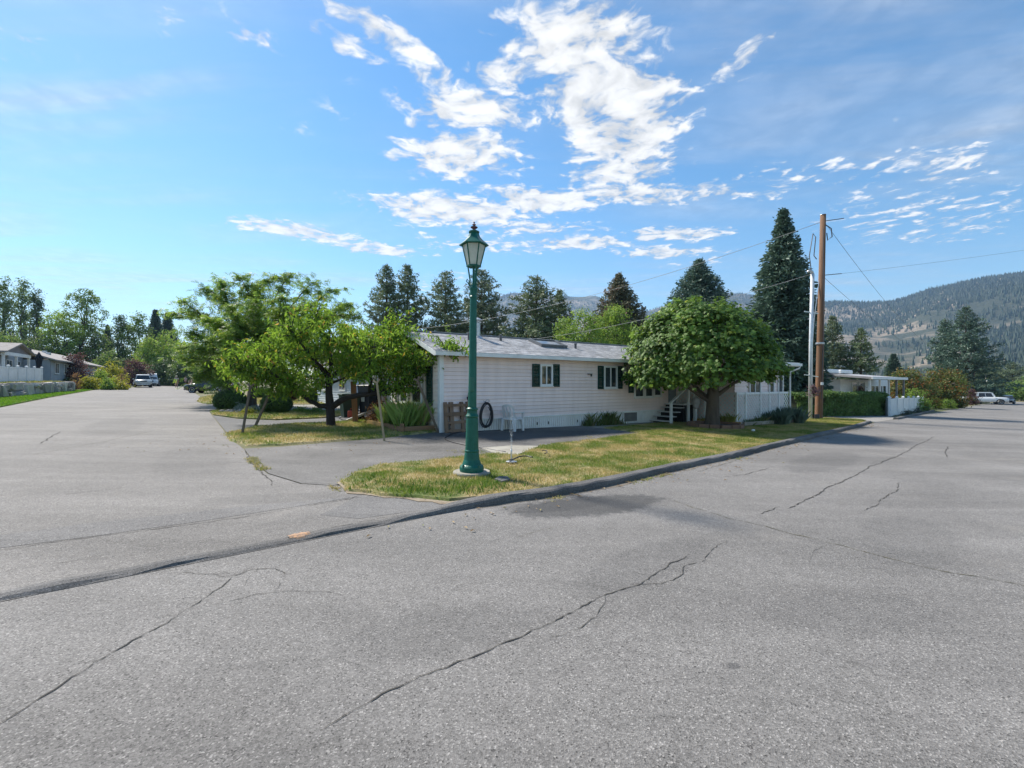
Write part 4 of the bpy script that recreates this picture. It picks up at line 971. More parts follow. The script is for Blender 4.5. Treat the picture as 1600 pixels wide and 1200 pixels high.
for (a, b, dy, w, m_, lab) in [((378, 680), (391, 606), -.6, .055, M_STAKE, 'thin grey pole propping the fruit tree, nearest the side road'), ((398, 667), (428, 600), -.1, .07, M_STAKE, 'thick slanting pole propping the fruit tree, second from the side road'),
                          ((601, 690), (589, 600), -.35, .05, M_STAKEL, 'pale yellow pole under the right limb of the fruit tree'), ((601, 657), (592, 606), .0, .05, M_STAKE, 'short dark pole behind the pale one under the right limb'),
                          ((686, 676.5), (653, 596), -.6, .07, M_STAKE, 'grey pole leaning from the house corner up to the long limb')]:
    p = G(*a); tp = W(*b, p.y + (.25 if a[0] != 686 else -.35)); t = thing('prop_pole', lab, 'pole', p, 0, 'poles propping up the fruit tree')
    mb = MB(); mb.bar((0, 0, -.03), tp - p, w, w * .8, (0, 1, 0)); mb.build('pole', m_, t)
    dv = (tp - p); sd = Vector((dv.z, 0, -dv.x)).normalized()
    mb = MB(); mb.bar(dv - sd * .02, dv + sd * .09 + dv.normalized() * .12, w * .8, w * .5, (0, 1, 0)); mb.bar(dv + sd * .02, dv - sd * .09 + dv.normalized() * .12, w * .8, w * .5, (0, 1, 0)); mb.build('crotch', m_, t)

# ---- feathery locust over the neighbour's garden
def locust():
    rng = np.random.default_rng(21); base = G(393, 635); d = base.y; root = thing('locust_tree', 'wide feathery locust with drooping fronds beyond the fruit tree', 'tree', base)
    def q(px, py, dy=0.0): return W(px, py, d + dy) - base
    tr = MB(); tr.tube([q(393, 637), q(393, 630), q(394, 615), q(396, 600), q(400, 580), q(405, 560)], [.34, .27, .24, .22, .2, .18], 10)
    C = []; Dn = []
    TIPS = [(285, 470, -1), (272, 490, .5), (320, 450, 1), (300, 520, -1.5), (345, 440, 0), (375, 432, -1), (400, 445, 1.5), (430, 432, 0), (455, 428, 1), (490, 440, -1), (520, 452, .5), (545, 475, 0), (555, 492, -1), (530, 478, 1.5),
            (330, 500, -2.5), (360, 480, -3), (400, 470, -3.2), (440, 465, -3), (480, 475, -2.5), (290, 560, -1), (310, 590, -1.5), (280, 540, 1), (345, 560, -3), (330, 530, 2.5), (400, 500, 3.3), (460, 480, 3), (500, 500, 1.5), (370, 575, -2.8), (335, 590, 0.5), (420, 540, -3), (470, 540, -2), (500, 555, 0), (300, 545, -2.4), (355, 520, -3.4), (385, 545, -3.4), (440, 510, -3.4), (350, 600, -1.5), (315, 565, 2.2)]
    for t in TIPS:
        fk = q(398 + (t[0] - 398) * .12, 570, t[2] * .15); tip = q(*t); P_ = bend(fk, tip, .05, rng, .12, 7); tr.tube(P_, np.linspace(.085, .02, 8), 6)
        for j in range(2, 8):
            for _ in range(15):
                o = Vector(rng.normal(size=3)); o.normalize(); L = rng.uniform(.3, 1.7) * (1.05 - .25 * (j / 7)); e_ = P_[j] + Vector((o.x * L, o.y * L, o.z * L * .5 - .15 * L)); C.append((P_[j], e_))
    V = []
    fr0 = []; fr1 = []
    for a, b in C:                              # every twig carries feather-like fronds
        for _ in range(7):
            s = rng.uniform(.15, 1.05); p = a.lerp(b, s); dd = Vector(rng.normal(size=3)); dd.z = dd.z * .5 - .55; dd.normalize(); fr0.append(tuple(p)); fr1.append(tuple(dd))
    p0 = np.array(fr0); dd = np.array(fr1); n = len(p0); nl = 4; k = np.repeat(np.arange(n), nl * 2); j = np.tile(np.arange(nl * 2) // 2, n); sg = np.tile(np.array([-1, 1]), n * nl)
    sd = unit(np.cross(dd, np.array([0, 0, 1.0]) + rng.normal(size=(n, 3)) * .3)); L = rng.uniform(.22, .36, n)
    Pn = p0[k] + dd[k] * (L[k] * (j + .6) / nl)[:, None] + sd[k] * (sg * .04)[:, None]
    T = unit(sd[k] * sg[:, None] + dd[k] * .5); N = unit(np.cross(T, dd[k]) + rng.normal(size=(len(k), 3)) * .25); B = np.cross(N, T); ls = .105
    V = np.zeros((len(k), 4, 3)); V[:, 0] = Pn - T * ls * .4; V[:, 1] = Pn - B * ls * .27; V[:, 2] = Pn + T * ls * .6; V[:, 3] = Pn + B * ls * .27
    tr.build('trunk', M_BARK, root, True, False)
    quads_obj('crown', V, leafm('locust_leaves', (.042, .110, .018), (.25, .40, .062), (.38, .38, .04), .10, .42, .45), root)
locust()
# ---- clipped bushes and bed in the neighbour's front garden
def clipped(px, pyb, pyt, hwpx, label, seed, m=None, sq=.8):
    rng = np.random.default_rng(seed); base = G(px, pyb); d = base.y; root = thing('clipped_bush', label, 'bush', base, 0, 'clipped bushes in the neighbour garden'); r = hwpx / F * d; h = (pyb - pyt) / F * d
    n = 5200; u = unit(rng.normal(size=(n, 3))); u = np.sign(u) * np.abs(u) ** sq; u = u / np.maximum(.75, np.linalg.norm(u, axis=1, keepdims=True)); bump_ = 1 + .05 * noise2(u[:, 0] * 600, u[:, 2] * 600 + u[:, 1] * 300)
    Pn = np.c_[u[:, 0] * r, u[:, 1] * r, h * .5 + u[:, 2] * h * .5] * 1.0; Pn[:, :2] *= bump_[:, None]; Pn += rng.normal(size=(n, 3)) * .03
    V = leaf_quads(Pn, unit(u + rng.normal(size=(n, 3)) * .5), .085 * rng.uniform(.7, 1.3, n), .05, rng, .15)
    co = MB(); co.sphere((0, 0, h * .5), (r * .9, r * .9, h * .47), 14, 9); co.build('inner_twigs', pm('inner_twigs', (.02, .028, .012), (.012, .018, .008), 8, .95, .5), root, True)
    quads_obj('foliage', V, m or L_BOX, root)
clipped(360, 641, 611, 22.5, 'clipped round dark bush nearest the side road', 1); clipped(432, 646, 616, 22, 'clipped dark bush between the slanting pole and the fruit tree trunk', 2)
clipped(411, 622, 605, 13, 'smaller clipped bush behind the slanting pole', 3); clipped(493, 628, 608, 12, 'clipped green bush by the pale wall left of the fruit tree trunk', 4); clipped(534, 631, 612, 12, 'clipped green bush by the pale wall right of the fruit tree trunk', 5)
clipped(452, 626, 598, 16, 'dark red clipped shrub in front of the pale neighbour wall', 6, L_PURP)
GF = 'low plants in the neighbour flower bed'
for i, (px, py, hw, tp, m_, lab) in enumerate([(378, 643, 11, 632, leafm('silver_leaves', (.16, .2, .15), (.34, .38, .3), None, 0, .3, 1), 'silvery low plant right of the round dark bush'), (397, 644, 8, 636, MATS['silver_leaves'], 'silvery plant at the foot of the locust'),
        (470, 645, 14, 637, L_LGT, 'bright green ground plant left of the fruit tree trunk'), (495, 646, 12, 638, L_MID, 'leafy ground plant just left of the fruit tree trunk'), (545, 647, 10, 637, L_MID, 'leafy ground plant right of the fruit tree trunk'), (388, 648, 6, 641, L_YEL, 'tiny yellow-green plant between the two props')]):
    g = G(px, py); d = g.y; broadleaf('bed_plant', lab, 'plant', g, (py - tp) / F * d, hw / F * d, 'bush', (900, .09, .5), m_, None, 200 + i, GF, None, 0, .02)
rs = random.Random(9); st = MB(); st.sphere((0, 0, 0), 1, 7, 5); sm = pm('bed_stone', (.34, .30, .26), (.24, .21, .18), 3, .9, .5, 12, isl=.2); s0 = None
for i in range(18):
    g = G(346 + i * 3.1 + rs.uniform(-2, 2), 643.5 + rs.uniform(0, 4)); r = rs.uniform(.08, .16)
    if s0 is None: s0 = st.build('bed_stone', sm); o = s0
    else: o = bpy.data.objects.new('bed_stone', s0.data); COL.objects.link(o)
    o.location = g + Vector((0, 0, .06)); o.scale = (r, r * .8, r * .7); o.rotation_euler = (0, 0, rs.uniform(0, 6)); tag(o, 'small pale stone edging the neighbour flower bed under the round bushes', 'stone', 'stones edging the neighbour flower bed')
# ------------------------------------------------------------------ green street lamp
M_GREEN = pm('lamp_green_paint', (.002, .092, .065), (.008, .118, .086), 9, .42, .22, 40, spec=.35, bdist=.004, detail=8)
M_GREENR = pm('lamp_worn_paint', (.010, .13, .09), (.03, .10, .07), 5, .4, .2, 30)
M_RUST = pm('rusty_finial', (.16, .055, .06), (.08, .05, .05), 20, .7, .4, 50)
def lamp():
    base = G(737, 744.5, .075); d = base.y; px = d / F; t = thing('street_lamp', 'green cast street lamp with six-sided lantern on the corner lawn', 'street lamp', base)
    lean = Matrix.Rotation(.010, 4, 'Y')
    def bld(mb, name, m, par=t, smooth=False):
        o = mb.build(name, m, par, smooth); o.matrix_local = lean; return o
    mb = MB(); mb.lathe([(.32, -.05), (.32, .0), (.31, .02)], 28); bld(mb, 'footing', M_CONC)
    mb = MB(); mb.lathe([(.205, .02), (.21, .06), (.205, .10), (.185, .125), (.165, .14)], 24); bld(mb, 'base_flange', M_GREEN, smooth=False)
    bl_ = MB()
    for k in range(4):
        a = PI / 4 + k * PI / 2; bl_.lathe([(.022, .10), (.022, .135), (.012, .15)], 6, (math.cos(a) * .185, math.sin(a) * .185, 0))
    bld(bl_, 'anchor_bolt', M_GREENR)
    mb = MB(); mb.lathe([(.165, .14), (.135, .22), (.122, .33), (.118, .345), (.125, .36), (.125, .375), (.115, .39), (.108, .60), (.1, .90), (.097, .935), (.112, .95), (.112, .968), (.1, .985), (.085, 1.01), (.085, 1.06), (.1, 1.075), (.1, 1.09), (.078, 1.11)], 24)
    bld(mb, 'lower_shaft', M_GREEN, smooth=False)
    H2 = (737 - 448) * px
    mb = MB(); n = 24; prof = [(.072, 1.09), (.058, H2 - .22), (.058, H2 - .2), (.066, H2 - .19), (.066, H2 - .165), (.056, H2 - .15), (.062, H2 - .06), (.070, H2 - .03), (.066, H2 + .0), (.05, H2 + .03)]
    mb.lathe(prof, n)
    bld(mb, 'shaft', M_GREEN, smooth=False)
    mb = MB(); mb.b2((-.035, -.079, 1.38), (.035, -.068, 1.62), None, .004); bld(mb, 'access_cover', M_GREENR)
    zb = (737 - 415) * px; zt = (737 - 381) * px; zr = (737 - 364) * px; zz = (737 - 350) * px; Rb = .115; Rt = .205; ph = PI / 6 + PI / 2 - PI / 6
    ph = 0.0
    def ring(r, z): return [Vector((r * math.cos(ph + k * PI / 3), r * math.sin(ph + k * PI / 3), z)) for k in range(6)]
    mb = MB()
    for k in range(3):
        a = PI / 2 + k * 2 * PI / 3 - PI / 6; c, s = math.cos(a), math.sin(a)
        mb.tube([(.04 * c, .04 * s, H2 - .02), (.085 * c, .085 * s, H2 + .06), (.06 * c, .06 * s, H2 + .12), (.1 * c, .1 * s, zb - .01)], [.016, .014, .013, .012], 6)
        mb.tube([(.085 * c, .085 * s, H2 + .06), (.125 * c, .125 * s, H2 + .10), (.105 * c, .105 * s, H2 + .14)], .009, 5)
    mb.tube([(0, 0, H2), (0, 0, zb)], .02, 8); bld(mb, 'lantern_bracket', M_GREEN)
    lan = MB(); lan.lathe([(Rb + .012, zb - .018), (Rb + .014, zb), (Rb - .02, zb + .006)], 6, ph=ph); frame = bld(lan, 'lantern_frame', M_GREEN)
    A, B = ring(Rb, zb), ring(Rt, zt); gm, nt = new_mat('milky_lantern_glass'); b = NB(nt); tc_ = b.n('ShaderNodeTexCoord').outputs['Object']
    cc = b.mix(b.map(b.noise(tc_, 9, 4), .35, .65, 0, 1), (.92, .93, .88), (.80, .84, .78))
    pr = b.prin(cc, .3, None, 0, .5); tl = b.n('ShaderNodeBsdfTranslucent'); b.l(cc, tl.inputs[0]); ms = b.n('ShaderNodeMixShader'); ms.inputs[0].default_value = .6; b.l(pr, ms.inputs[1]); b.l(tl.outputs[0], ms.inputs[2]); b.out(ms.outputs[0])
    for k in range(6):
        bm_ = MB(); bm_.bar(A[k], B[k], .016, .016, (0, 0, 1)); o = bm_.build('lantern_bar', M_GREEN, frame)
        k2 = (k + 1) % 6; g_ = MB(); cen = (A[k] + A[k2] + B[k] + B[k2]) / 4; nr = Vector((cen.x, cen.y, 0)).normalized() * .006
        q = [A[k].lerp(A[k2], .06), A[k].lerp(A[k2], .94), B[k].lerp(B[k2], .96), B[k].lerp(B[k2], .04)]
        g_.add([p - nr for p in q] + [p - nr * 2 for p in q], [(0, 1, 2, 3), (7, 6, 5, 4), (0, 4, 5, 1), (1, 5, 6, 2), (2, 6, 7, 3), (3, 7, 4, 0)]); g_.build('lantern_pane', gm, frame)
        e_ = MB(); e_.bar(B[k], B[k2], .018, .018); e_.build('lantern_rail', M_GREEN, frame); e_ = MB(); e_.bar(A[k], A[k2], .014, .014); e_.build('lantern_rail', M_GREEN, frame)
    mb = MB(); mb.lathe([(.045, zb), (.05, zb + .06), (.055, zb + .20), (.075, zt - .03)], 14); mb.build('lamp_bulb', pm('frosted_bulb', (.75, .74, .7), (.6, .6, .56), 5, .4, .05), frame, True)
    mb = MB(); mb.lathe([(Rt + .048, zt - .025), (Rt + .05, zt - .012), (Rt + .0, zt + .03), (.15, zt + .075), (.105, zt + .125), (.082, zr + .0)], 6, ph=ph); roof = bld(mb, 'lantern_roof', M_GREEN)
    mb = MB(); mb.lathe([(.082, zr), (.092, zr + .012), (.092, zr + .03), (.06, zr + .045)], 14); mb.build('vent_collar', M_GREENR, roof)
    mb = MB(); z0 = zr + .045; hh = zz - z0 + .04
    mb.lathe([(.032, z0), (.026, z0 + .2 * hh), (.062, z0 + .36 * hh), (.062, z0 + .42 * hh), (.02, z0 + .5 * hh), (.014, z0 + .6 * hh), (.034, z0 + .66 * hh), (.034, z0 + .7 * hh), (.01, z0 + .78 * hh), (.009, z0 + .9 * hh), (.018, z0 + .95 * hh), (.012, z0 + hh)], 12); mb.build('finial', M_RUST, roof)
lamp()

# ------------------------------------------------------------------ the mobile home on the corner
HC = G(688, 676.5); HD = Vector((.82, .572, 0)); HA = math.atan2(.572, .82)
def hx(px): u = (px - 800) / F; return (u * HC.y - HC.x) / (.82 - .572 * u)       # along the long wall, from a column of the photograph
def hz_(py, x): return EYE + (600 - py) / F * (HC.y + .572 * x) - HC.z
def hy(px): u = (px - 800) / F; return (-u * HC.y + HC.x) / (.572 + .82 * u)      # along the end wall
M_SIDING = pm('pink_vinyl_siding', (.86, .72, .69), (.78, .65, .625), 1.6, .55, .12, 22, stretch=(2.5, 1, .35), isl=.05)
M_WHITE = pm('white_trim', (.78, .80, .80), (.68, .70, .70), 2, .5, .08, 24)
M_SKIRT = pm('white_skirting', (.80, .80, .78), (.66, .66, .63), 1.5, .6, .1, 20)
M_SHUT = pm('green_shutter', (.006, .052, .042), (.005, .038, .032), 6, .45, .15, 40)
M_ROOF = pm('grey_shingle', (.40, .40, .405), (.29, .29, .30), 3, .95, .6, 60, isl=.22)
M_GLASS = glassm('window_glass')
M_DARK = pm('dark_opening', (.02, .02, .02), (.01, .01, .01), 4, .8, .1)
M_GALV = pm('galvanized_metal', (.55, .56, .57), (.42, .43, .44), 4, .38, .1, 20, metallic=.8)
M_CURT = pm('pale_curtain', (.5, .48, .45), (.38, .36, .34), 6, .9, .3, 20, stretch=(6, 1, 1))
def window(par, M, w, h, nsash=2, vertical=True, fr=.07):
    """M places a window whose outside faces -y, its lower left corner at the origin"""
    f = MB(); f.b2((0, -.05, 0), (w, .0, fr), M); f.b2((0, -.05, h - fr), (w, 0, h), M); f.b2((0, -.05, fr), (fr, 0, h - fr), M); f.b2((w - fr, -.05, fr), (w, 0, h - fr), M)
    o = f.build('window', M_WHITE, par); ml = .045
    for k in range(1, nsash):
        q = MB()
        if vertical: x = fr + (w - 2 * fr) * k / nsash; q.b2((x - ml / 2, -.042, fr), (x + ml / 2, -.004, h - fr), M)
        else: z = fr + (h - 2 * fr) * k / nsash; q.b2((fr, -.042, z - ml / 2), (w - fr, -.004, z + ml / 2), M)
        q.build('mullion', M_WHITE, o)
    for k in range(nsash):
        q = MB()
        if vertical: a = fr + (w - 2 * fr) * k / nsash; b_ = fr + (w - 2 * fr) * (k + 1) / nsash; q.b2((a + .012, -.016, fr), (b_ - .012, -.010, h - fr), M)
        else: a = fr + (h - 2 * fr) * k / nsash; b_ = fr + (h - 2 * fr) * (k + 1) / nsash; q.b2((fr, -.016, a + .012), (w - fr, -.010, b_ - .012), M)
        q.build('pane', M_GLASS, o)
    s = MB(); s.b2((-.02, -.075, -.035), (w + .02, .0, -.002), M); s.build('sill', M_WHITE, o)
    return o
def shutter(par, M, w, h):
    q = MB(); q.b2((0, -.035, 0), (w, 0, .06), M); q.b2((0, -.035, h - .06), (w, 0, h), M); q.b2((0, -.035, .06), (.045, 0, h - .06), M); q.b2((w - .045, -.035, .06), (w, 0, h - .06), M); q.b2((.045, -.035, h * .5 - .03), (w - .045, 0, h * .5 + .03), M)
    n = int((h - .12) / .05)
    for i in range(n):
        z = .06 + (h - .12) * i / n; q.add([(.045, -.006, z), (w - .045, -.006, z), (w - .045, -.026, z + .03), (.045, -.026, z + .03), (.045, -.004, z + .045), (w - .045, -.004, z + .045)], [(0, 1, 2, 3), (3, 2, 5, 4)], M)
    return q.build('shutter', M_SHUT, par)
def siding(par, M, L, z0, z1, step, m=None, cuts=None, name='siding_board', seed=1):
    """overlapping boards on the plane y=0 facing -y, one object each"""
    n = int(round((z1 - z0) / step)); st = (z1 - z0) / n
    for i in range(n):
        z = z0 + i * st; a, b_ = (0.0, L)
        if cuts: a, b_ = cuts(z + st / 2)
        if b_ - a < .05: continue
        q = MB(); q.add([(a, -.004, z + st), (b_, -.004, z + st), (b_, -.030, z + .010), (a, -.030, z + .010), (a, -.004, z + .0), (b_, -.004, z + .0)], [(0, 3, 2, 1), (3, 4, 5, 2)], M)
        q.build(name, m or M_SIDING, par, False, False)
def shingles(par, M, L, Dp, name='shingles', m=None, tab=.30, course=.17, seed=3):
    """M maps (along, up the slope, out) to the roof plane"""
    rng = np.random.default_rng(seed); V = []; Fc = []
    nc = int(Dp / course) + 1
    for j in range(nc):
        x = -rng.uniform(0, tab); y0 = j * course
        while x < L:
            w = tab * rng.uniform(.75, 1.15); a = max(0, x + .004); b_ = min(L, x + w - .004); x += w
            if b_ - a < .02: continue
            y1 = min(Dp, y0 + course * 1.08); o = len(V); lift = .014 + rng.uniform(0, .006)
            for p in ((a, y0, lift), (b_, y0, lift), (b_, y1, .006), (a, y1, .006), (a, y0, 0), (b_, y0, 0)): V.append(tuple(M @ Vector(p)))
            Fc += [(o, o + 1, o + 2, o + 3), (o + 4, o + 5, o + 1, o)]
    mb = MB(); mb.v = V; mb.f = Fc; o = mb.build(name, m or M_ROOF, par, False, False); o['kind'] = 'stuff'
    return o
def plane_m(o, x, y):
    o = Vector(o); x = Vector(x).normalized(); y = Vector(y).normalized(); z = x.cross(y)
    M = Matrix(((x.x, y.x, z.x, o.x), (x.y, y.y, z.y, o.y), (x.z, y.z, z.z, o.z), (0, 0, 0, 1))); return M
RX90 = Matrix.Identity(4)
def house():
    t = thing('mobile_home', 'long pink-sided mobile home with green shutters and grey shingle roof', 'house', HC, HA)
    L, Wd, ze, zr = 17.0, 4.3, 2.62, 3.38
    c = MB(); c.b2((.02, .02, -.5), (L - .02, Wd - .02, ze + .02)); c.prism([(.02, ze), (Wd - .02, ze), (Wd / 2, zr - .06)], 0, .05, L - .05); c.build('wall_core', pm('wall_core', (.5, .42, .41), None, 2, .7, .1), t)
    sk = .38
    MF = Matrix.Identity(4)                                                  # long wall, faces -y
    siding(t, MF, L, sk, ze - .02, .132)
    ME = Matrix.Rotation(-PI / 2, 4, 'Z')                                    # end wall, faces -x: local x -> -y ; use mirrored run
    ME = Matrix.Translation((0, Wd, 0)) @ Matrix.Rotation(-PI / 2, 4, 'Z')
    siding(t, ME, Wd, .12, ze - .02, .132, m=pm('pink_vinyl_siding_end', (.84, .74, .66), (.76, .66, .59), 1.2, .55, .12, 22, stretch=(.25, 1, 2), isl=.05))
    def gab(z):
        k = (zr - .06 - z) / (zr - .06 - ze) * Wd / 2
        return (Wd / 2 - k, Wd / 2 + k)
    siding(t, ME, Wd, ze - .02, zr - .08, .132, cuts=gab, m=MATS['pink_vinyl_siding_end'])
    q = MB(); q.b2((-.045, -.045, -.1), (.10, .0, ze)); q.b2((-.045, .002, -.1), (-.002, .10, ze)); q.build('corner_board', M_WHITE, t)
    q = MB(); q.b2((-.045, Wd - .10, -.1), (-.002, Wd + .04, ze)); q.build('corner_board', M_WHITE, t)
    # ribbed skirting in sheets
    x = 0.12; k = 0
    while x < L:
        w = min(1.52, L - x); q = MB(); n = int(w / .095)
        for i in range(n):
            a = x + w * i / n; b_ = x + w * (i + 1) / n; mdl = (a + b_) / 2
            q.add([(a, -.010, -.55), (mdl - .012, -.010, -.55), (mdl, -.026, -.55), (b_ - .012, -.010, -.55), (a, -.010, sk - .005), (mdl - .012, -.010, sk - .005), (mdl, -.026, sk - .005), (b_ - .012, -.010, sk - .005)], [(0, 1, 5, 4), (1, 2, 6, 5), (2, 3, 7, 6)])
        q.build('skirting_panel', M_SKIRT, t, False, False); x += w
    q = MB(); q.b2((.1, -.045, sk - .02), (L, -.006, sk + .012)); q.build('skirting_rail', M_WHITE, t)
    # roof
    ov = .28; sl = (zr - ze) / (Wd / 2); ln = math.hypot(Wd / 2 + ov, (Wd / 2 + ov) * sl)
    r = MB(); zo = ze - ov * sl
    for s in (0, 1):
        ya, yb = (-ov, Wd / 2) if s == 0 else (Wd + ov, Wd / 2)
        r.add([(-.3, ya, zo + .05), (L + .3, ya, zo + .05), (L + .3, yb, zr + .05), (-.3, yb, zr + .05), (-.3, ya, zo), (L + .3, ya, zo), (L + .3, yb, zr), (-.3, yb, zr)], [(0, 1, 2, 3), (4, 7, 6, 5), (0, 4, 5, 1), (1, 5, 6, 2), (3, 2, 6, 7), (0, 3, 7, 4)])
    roof = r.build('roof', M_WHITE, t)
    shingles(roof, plane_m((-.32, -ov - .02, zo + .052), (1, 0, 0), (0, 1, sl)), L + .64, ln + .02)
    shingles(roof, plane_m((L + .32, Wd + ov + .02, zo + .052), (-1, 0, 0), (0, -1, sl)), L + .64, ln + .02, seed=4)
    q = MB(); q.b2((-.32, Wd / 2 - .12, zr + .055), (L + .32, Wd / 2 + .12, zr + .085)); q.build('ridge_cap', M_ROOF, roof)
    q = MB(); q.b2((-.34, -ov - .10, zo - .075), (L + .34, -ov - .002, zo + .045)); q.build('gutter', M_WHITE, roof)
    q = MB(); q.b2((-.02, -ov, zo - .012), (L, -.032, zo + .0)); q.build('soffit', M_WHITE, roof)
    for s in (0, 1):
        q = MB(); ya = -ov if s == 0 else Wd + ov; q.add([(-.34, ya, zo - .09), (-.305, ya, zo - .09), (-.305, ya, zo + .06), (-.34, ya, zo + .06), (-.34, Wd / 2, zr - .09), (-.305, Wd / 2, zr - .09), (-.305, Wd / 2, zr + .06), (-.34, Wd / 2, zr + .06)], [(0, 1, 2, 3), (4, 7, 6, 5), (0, 4, 5, 1), (1, 5, 6, 2), (2, 6, 7, 3), (3, 7, 4, 0)]); q.build('barge_board', M_WHITE, roof)
    def on_roof(px, back):
        x = hx(px) - back * .35; return x, back, ze + back * sl + .05
    x = hx(828) - 1.1; q = MB(); q.lathe([(.105, 0), (.105, .66), (.15, .68), (.15, .70), (.06, .71)], 14, (x, Wd / 2 - .3, zr - .16)); q.lathe([(.17, .70), (.17, .73), (.02, .80)], 14, (x, Wd / 2 - .3, zr - .1)); ch = q.build('chimney_pipe', M_GALV, roof, False)
    q = MB(); q.lathe([(.26, 0), (.15, .10), (.108, .12)], 14, (x, Wd / 2 - .3, zr - .12)); q.build('flashing', M_GALV, ch)
    for (px, bk, hh, rr) in ((797, 1.3, .26, .055), (854, 1.5, .24, .05), (945, 1.0, .22, .05)):
        x, y, z = hx(px) - bk * .7, bk, ze + bk * sl; q = MB(); q.lathe([(rr * 1.8, 0), (rr, .06), (rr, hh), (rr * 1.25, hh + .02), (rr * 1.25, hh + .06), (.01, hh + .08)], 10, (x, y, z)); q.build('vent_pipe', pm('dark_vent', (.12, .12, .125), None, 5, .5, .1), roof)
    x0, x1 = hx(893) - .75, hx(938) - .95; M = plane_m((x0, .95, ze + .95 * sl + .06), (1, 0, 0), (0, 1, sl)); q = MB(); w = x1 - x0
    q.b2((0, 0, 0), (w, .06, .13), M); q.b2((0, .84, 0), (w, .90, .13), M); q.b2((0, .06, 0), (.06, .84, .13), M); q.b2((w - .06, .06, 0), (w, .84, .13), M); sky_ = q.build('skylight', pm('skylight_frame', (.16, .17, .18), None, 4, .5, .1), roof)
    q = MB(); q.b2((.06, .06, .07), (w - .06, .84, .09), M); q.build('pane', glassm('skylight_glass', (.05, .06, .07)), sky_)
    # windows of the long wall
    def lw(pxa, pxb, pyt, pyb, n):
        a, b_ = hx(pxa), hx(pxb); zt, zb = hz_(pyt, (a + b_) / 2), hz_(pyb, (a + b_) / 2); window(t, Matrix.Translation((a, -.032, zb)), b_ - a, zt - zb, n); return a, b_, zb, zt
    def lsh(pxa, pxb, pyt, pyb):
        a, b_ = hx(pxa), hx(pxb); zt, zb = hz_(pyt, a), hz_(pyb, a); shutter(t, Matrix.Translation((a, -.032, zb)), b_ - a, zt - zb)
    lw(842.5, 862, 569.5, 603, 2); lsh(830.5, 841.8, 568.5, 604.5); lsh(862.8, 873, 569, 604.3)
    lw(942, 963, 572, 607, 2); lsh(933, 941.5, 571.5, 608); lsh(963.6, 971, 572, 607.5)
    lsh(981, 988.4, 580, 614)
    lw(989.4, 1005, 581, 621.5, 1); lw(1005.6, 1019, 581.5, 621, 1); lw(1019.6, 1032, 582, 619.5, 1)
    a, b_ = hx(973.5), hx(994); z0, z1 = hz_(658.5, a), hz_(645, a); q = MB(); q.b2((a, -.05, z0), (b_, -.012, z1)); v_ = q.build('crawl_vent', pm('crawl_vent', (.16, .165, .16), (.12, .12, .12), 5, .7, .1), t)
    q = MB(); q.b2((a - .03, -.06, z1), (b_ + .03, -.012, z1 + .035)); q.b2((a - .03, -.06, z0), (a, -.012, z1)); q.b2((b_, -.06, z0), (b_ + .03, -.012, z1)); q.build('vent_frame', M_SKIRT, v_)
    for px in (838, 855.5, 901, 918):
        a = hx(px); q = MB(); q.b2((a, -.035, .06), (a + .04, -.027, .16)); q.build('skirting_louver', M_DARK, t)
    a = hx(917); z = hz_(585, a); q = MB(); q.b2((a, -.09, z), (a + .22, -.03, z + .03)); q.b2((a + .17, -.08, z - .08), (a + .21, -.03, z)); q.build('wall_bracket', pm('bracket_metal', (.10, .10, .10), None, 4, .5, .1), t)
    # end wall: boxed windows, shutters, lamp
    def ew(pxa, pxb): return hy(pxa), hy(pxb)
    q = MB(); q.b2((-.10, 1.06, .80), (-.033, 3.22, 2.16)); q.build('bay_panel', pm('bay_panel', (.60, .56, .50), (.5, .46, .42), 2, .6, .1), t)
    for (y0, y1) in ((1.16, 2.02), (2.36, 3.12)):
        window(t, Matrix.Translation((-.102, y1, .86)) @ Matrix.Rotation(-PI / 2, 4, 'Z'), y1 - y0, 1.22, 2, False)
    for (y0, y1) in ((.50, .92), (3.36, 3.78)):
        shutter(t, Matrix.Translation((-.034, y1, .85)) @ Matrix.Rotation(-PI / 2, 4, 'Z'), y1 - y0, 1.28)
    # porch wing at the back corner
    wg = MB(); wg.b2((.3, Wd + .02, -.3), (4, Wd + 5.2, 2.35)); wing = wg.build('porch_wing', pm('tan_wall', (.55, .50, .44), (.48, .43, .38), 2, .7, .1), t)
    siding(t, Matrix.Translation((.298, Wd + 5.2, 0)) @ Matrix.Rotation(-PI / 2, 4, 'Z'), 5.2, .4, 2.3, .15, m=pm('tan_siding', (.56, .50, .43), (.48, .43, .37), 1.4, .6, .1, 20, isl=.05))
    q = MB(); q.b2((-.35, Wd + .1, 2.36), (4.2, Wd + 5.5, 2.50)); q.build('porch_roof', M_WHITE, t)
    q = MB(); q.b2((.22, Wd + .35, .35), (.27, Wd + 1.2, 2.25)); dr = q.build('door', M_WHITE, t); q = MB(); q.b2((.20, Wd + .5, 1.35), (.218, Wd + 1.05, 2.05)); q.build('door_pane', M_GLASS, dr); q = MB(); q.sphere((.19, Wd + 1.1, 1.2), .035, 8, 6); q.build('handle', M_GALV, dr)
    window(t, Matrix.Translation((.266, Wd + 3.6, 1.15)) @ Matrix.Rotation(-PI / 2, 4, 'Z'), 1.2, .95, 2)
    for y in (1.5, 4.9):
        q = MB(); q.b2((-.25, Wd + y, -.2), (-.14, Wd + y + .11, 2.36)); q.build('porch_post', M_WHITE, t)
    # sun room with lattice skirt behind the maple
    ax0, ax1, ay = 12.24, 16.9, -2.86; zf = 2.36
    q = MB(); q.b2((ax0 + .25, ay + .22, -.7), (ax1 - .05, -.02, zf)); q.build('sunroom_core', MATS['wall_core'], t)
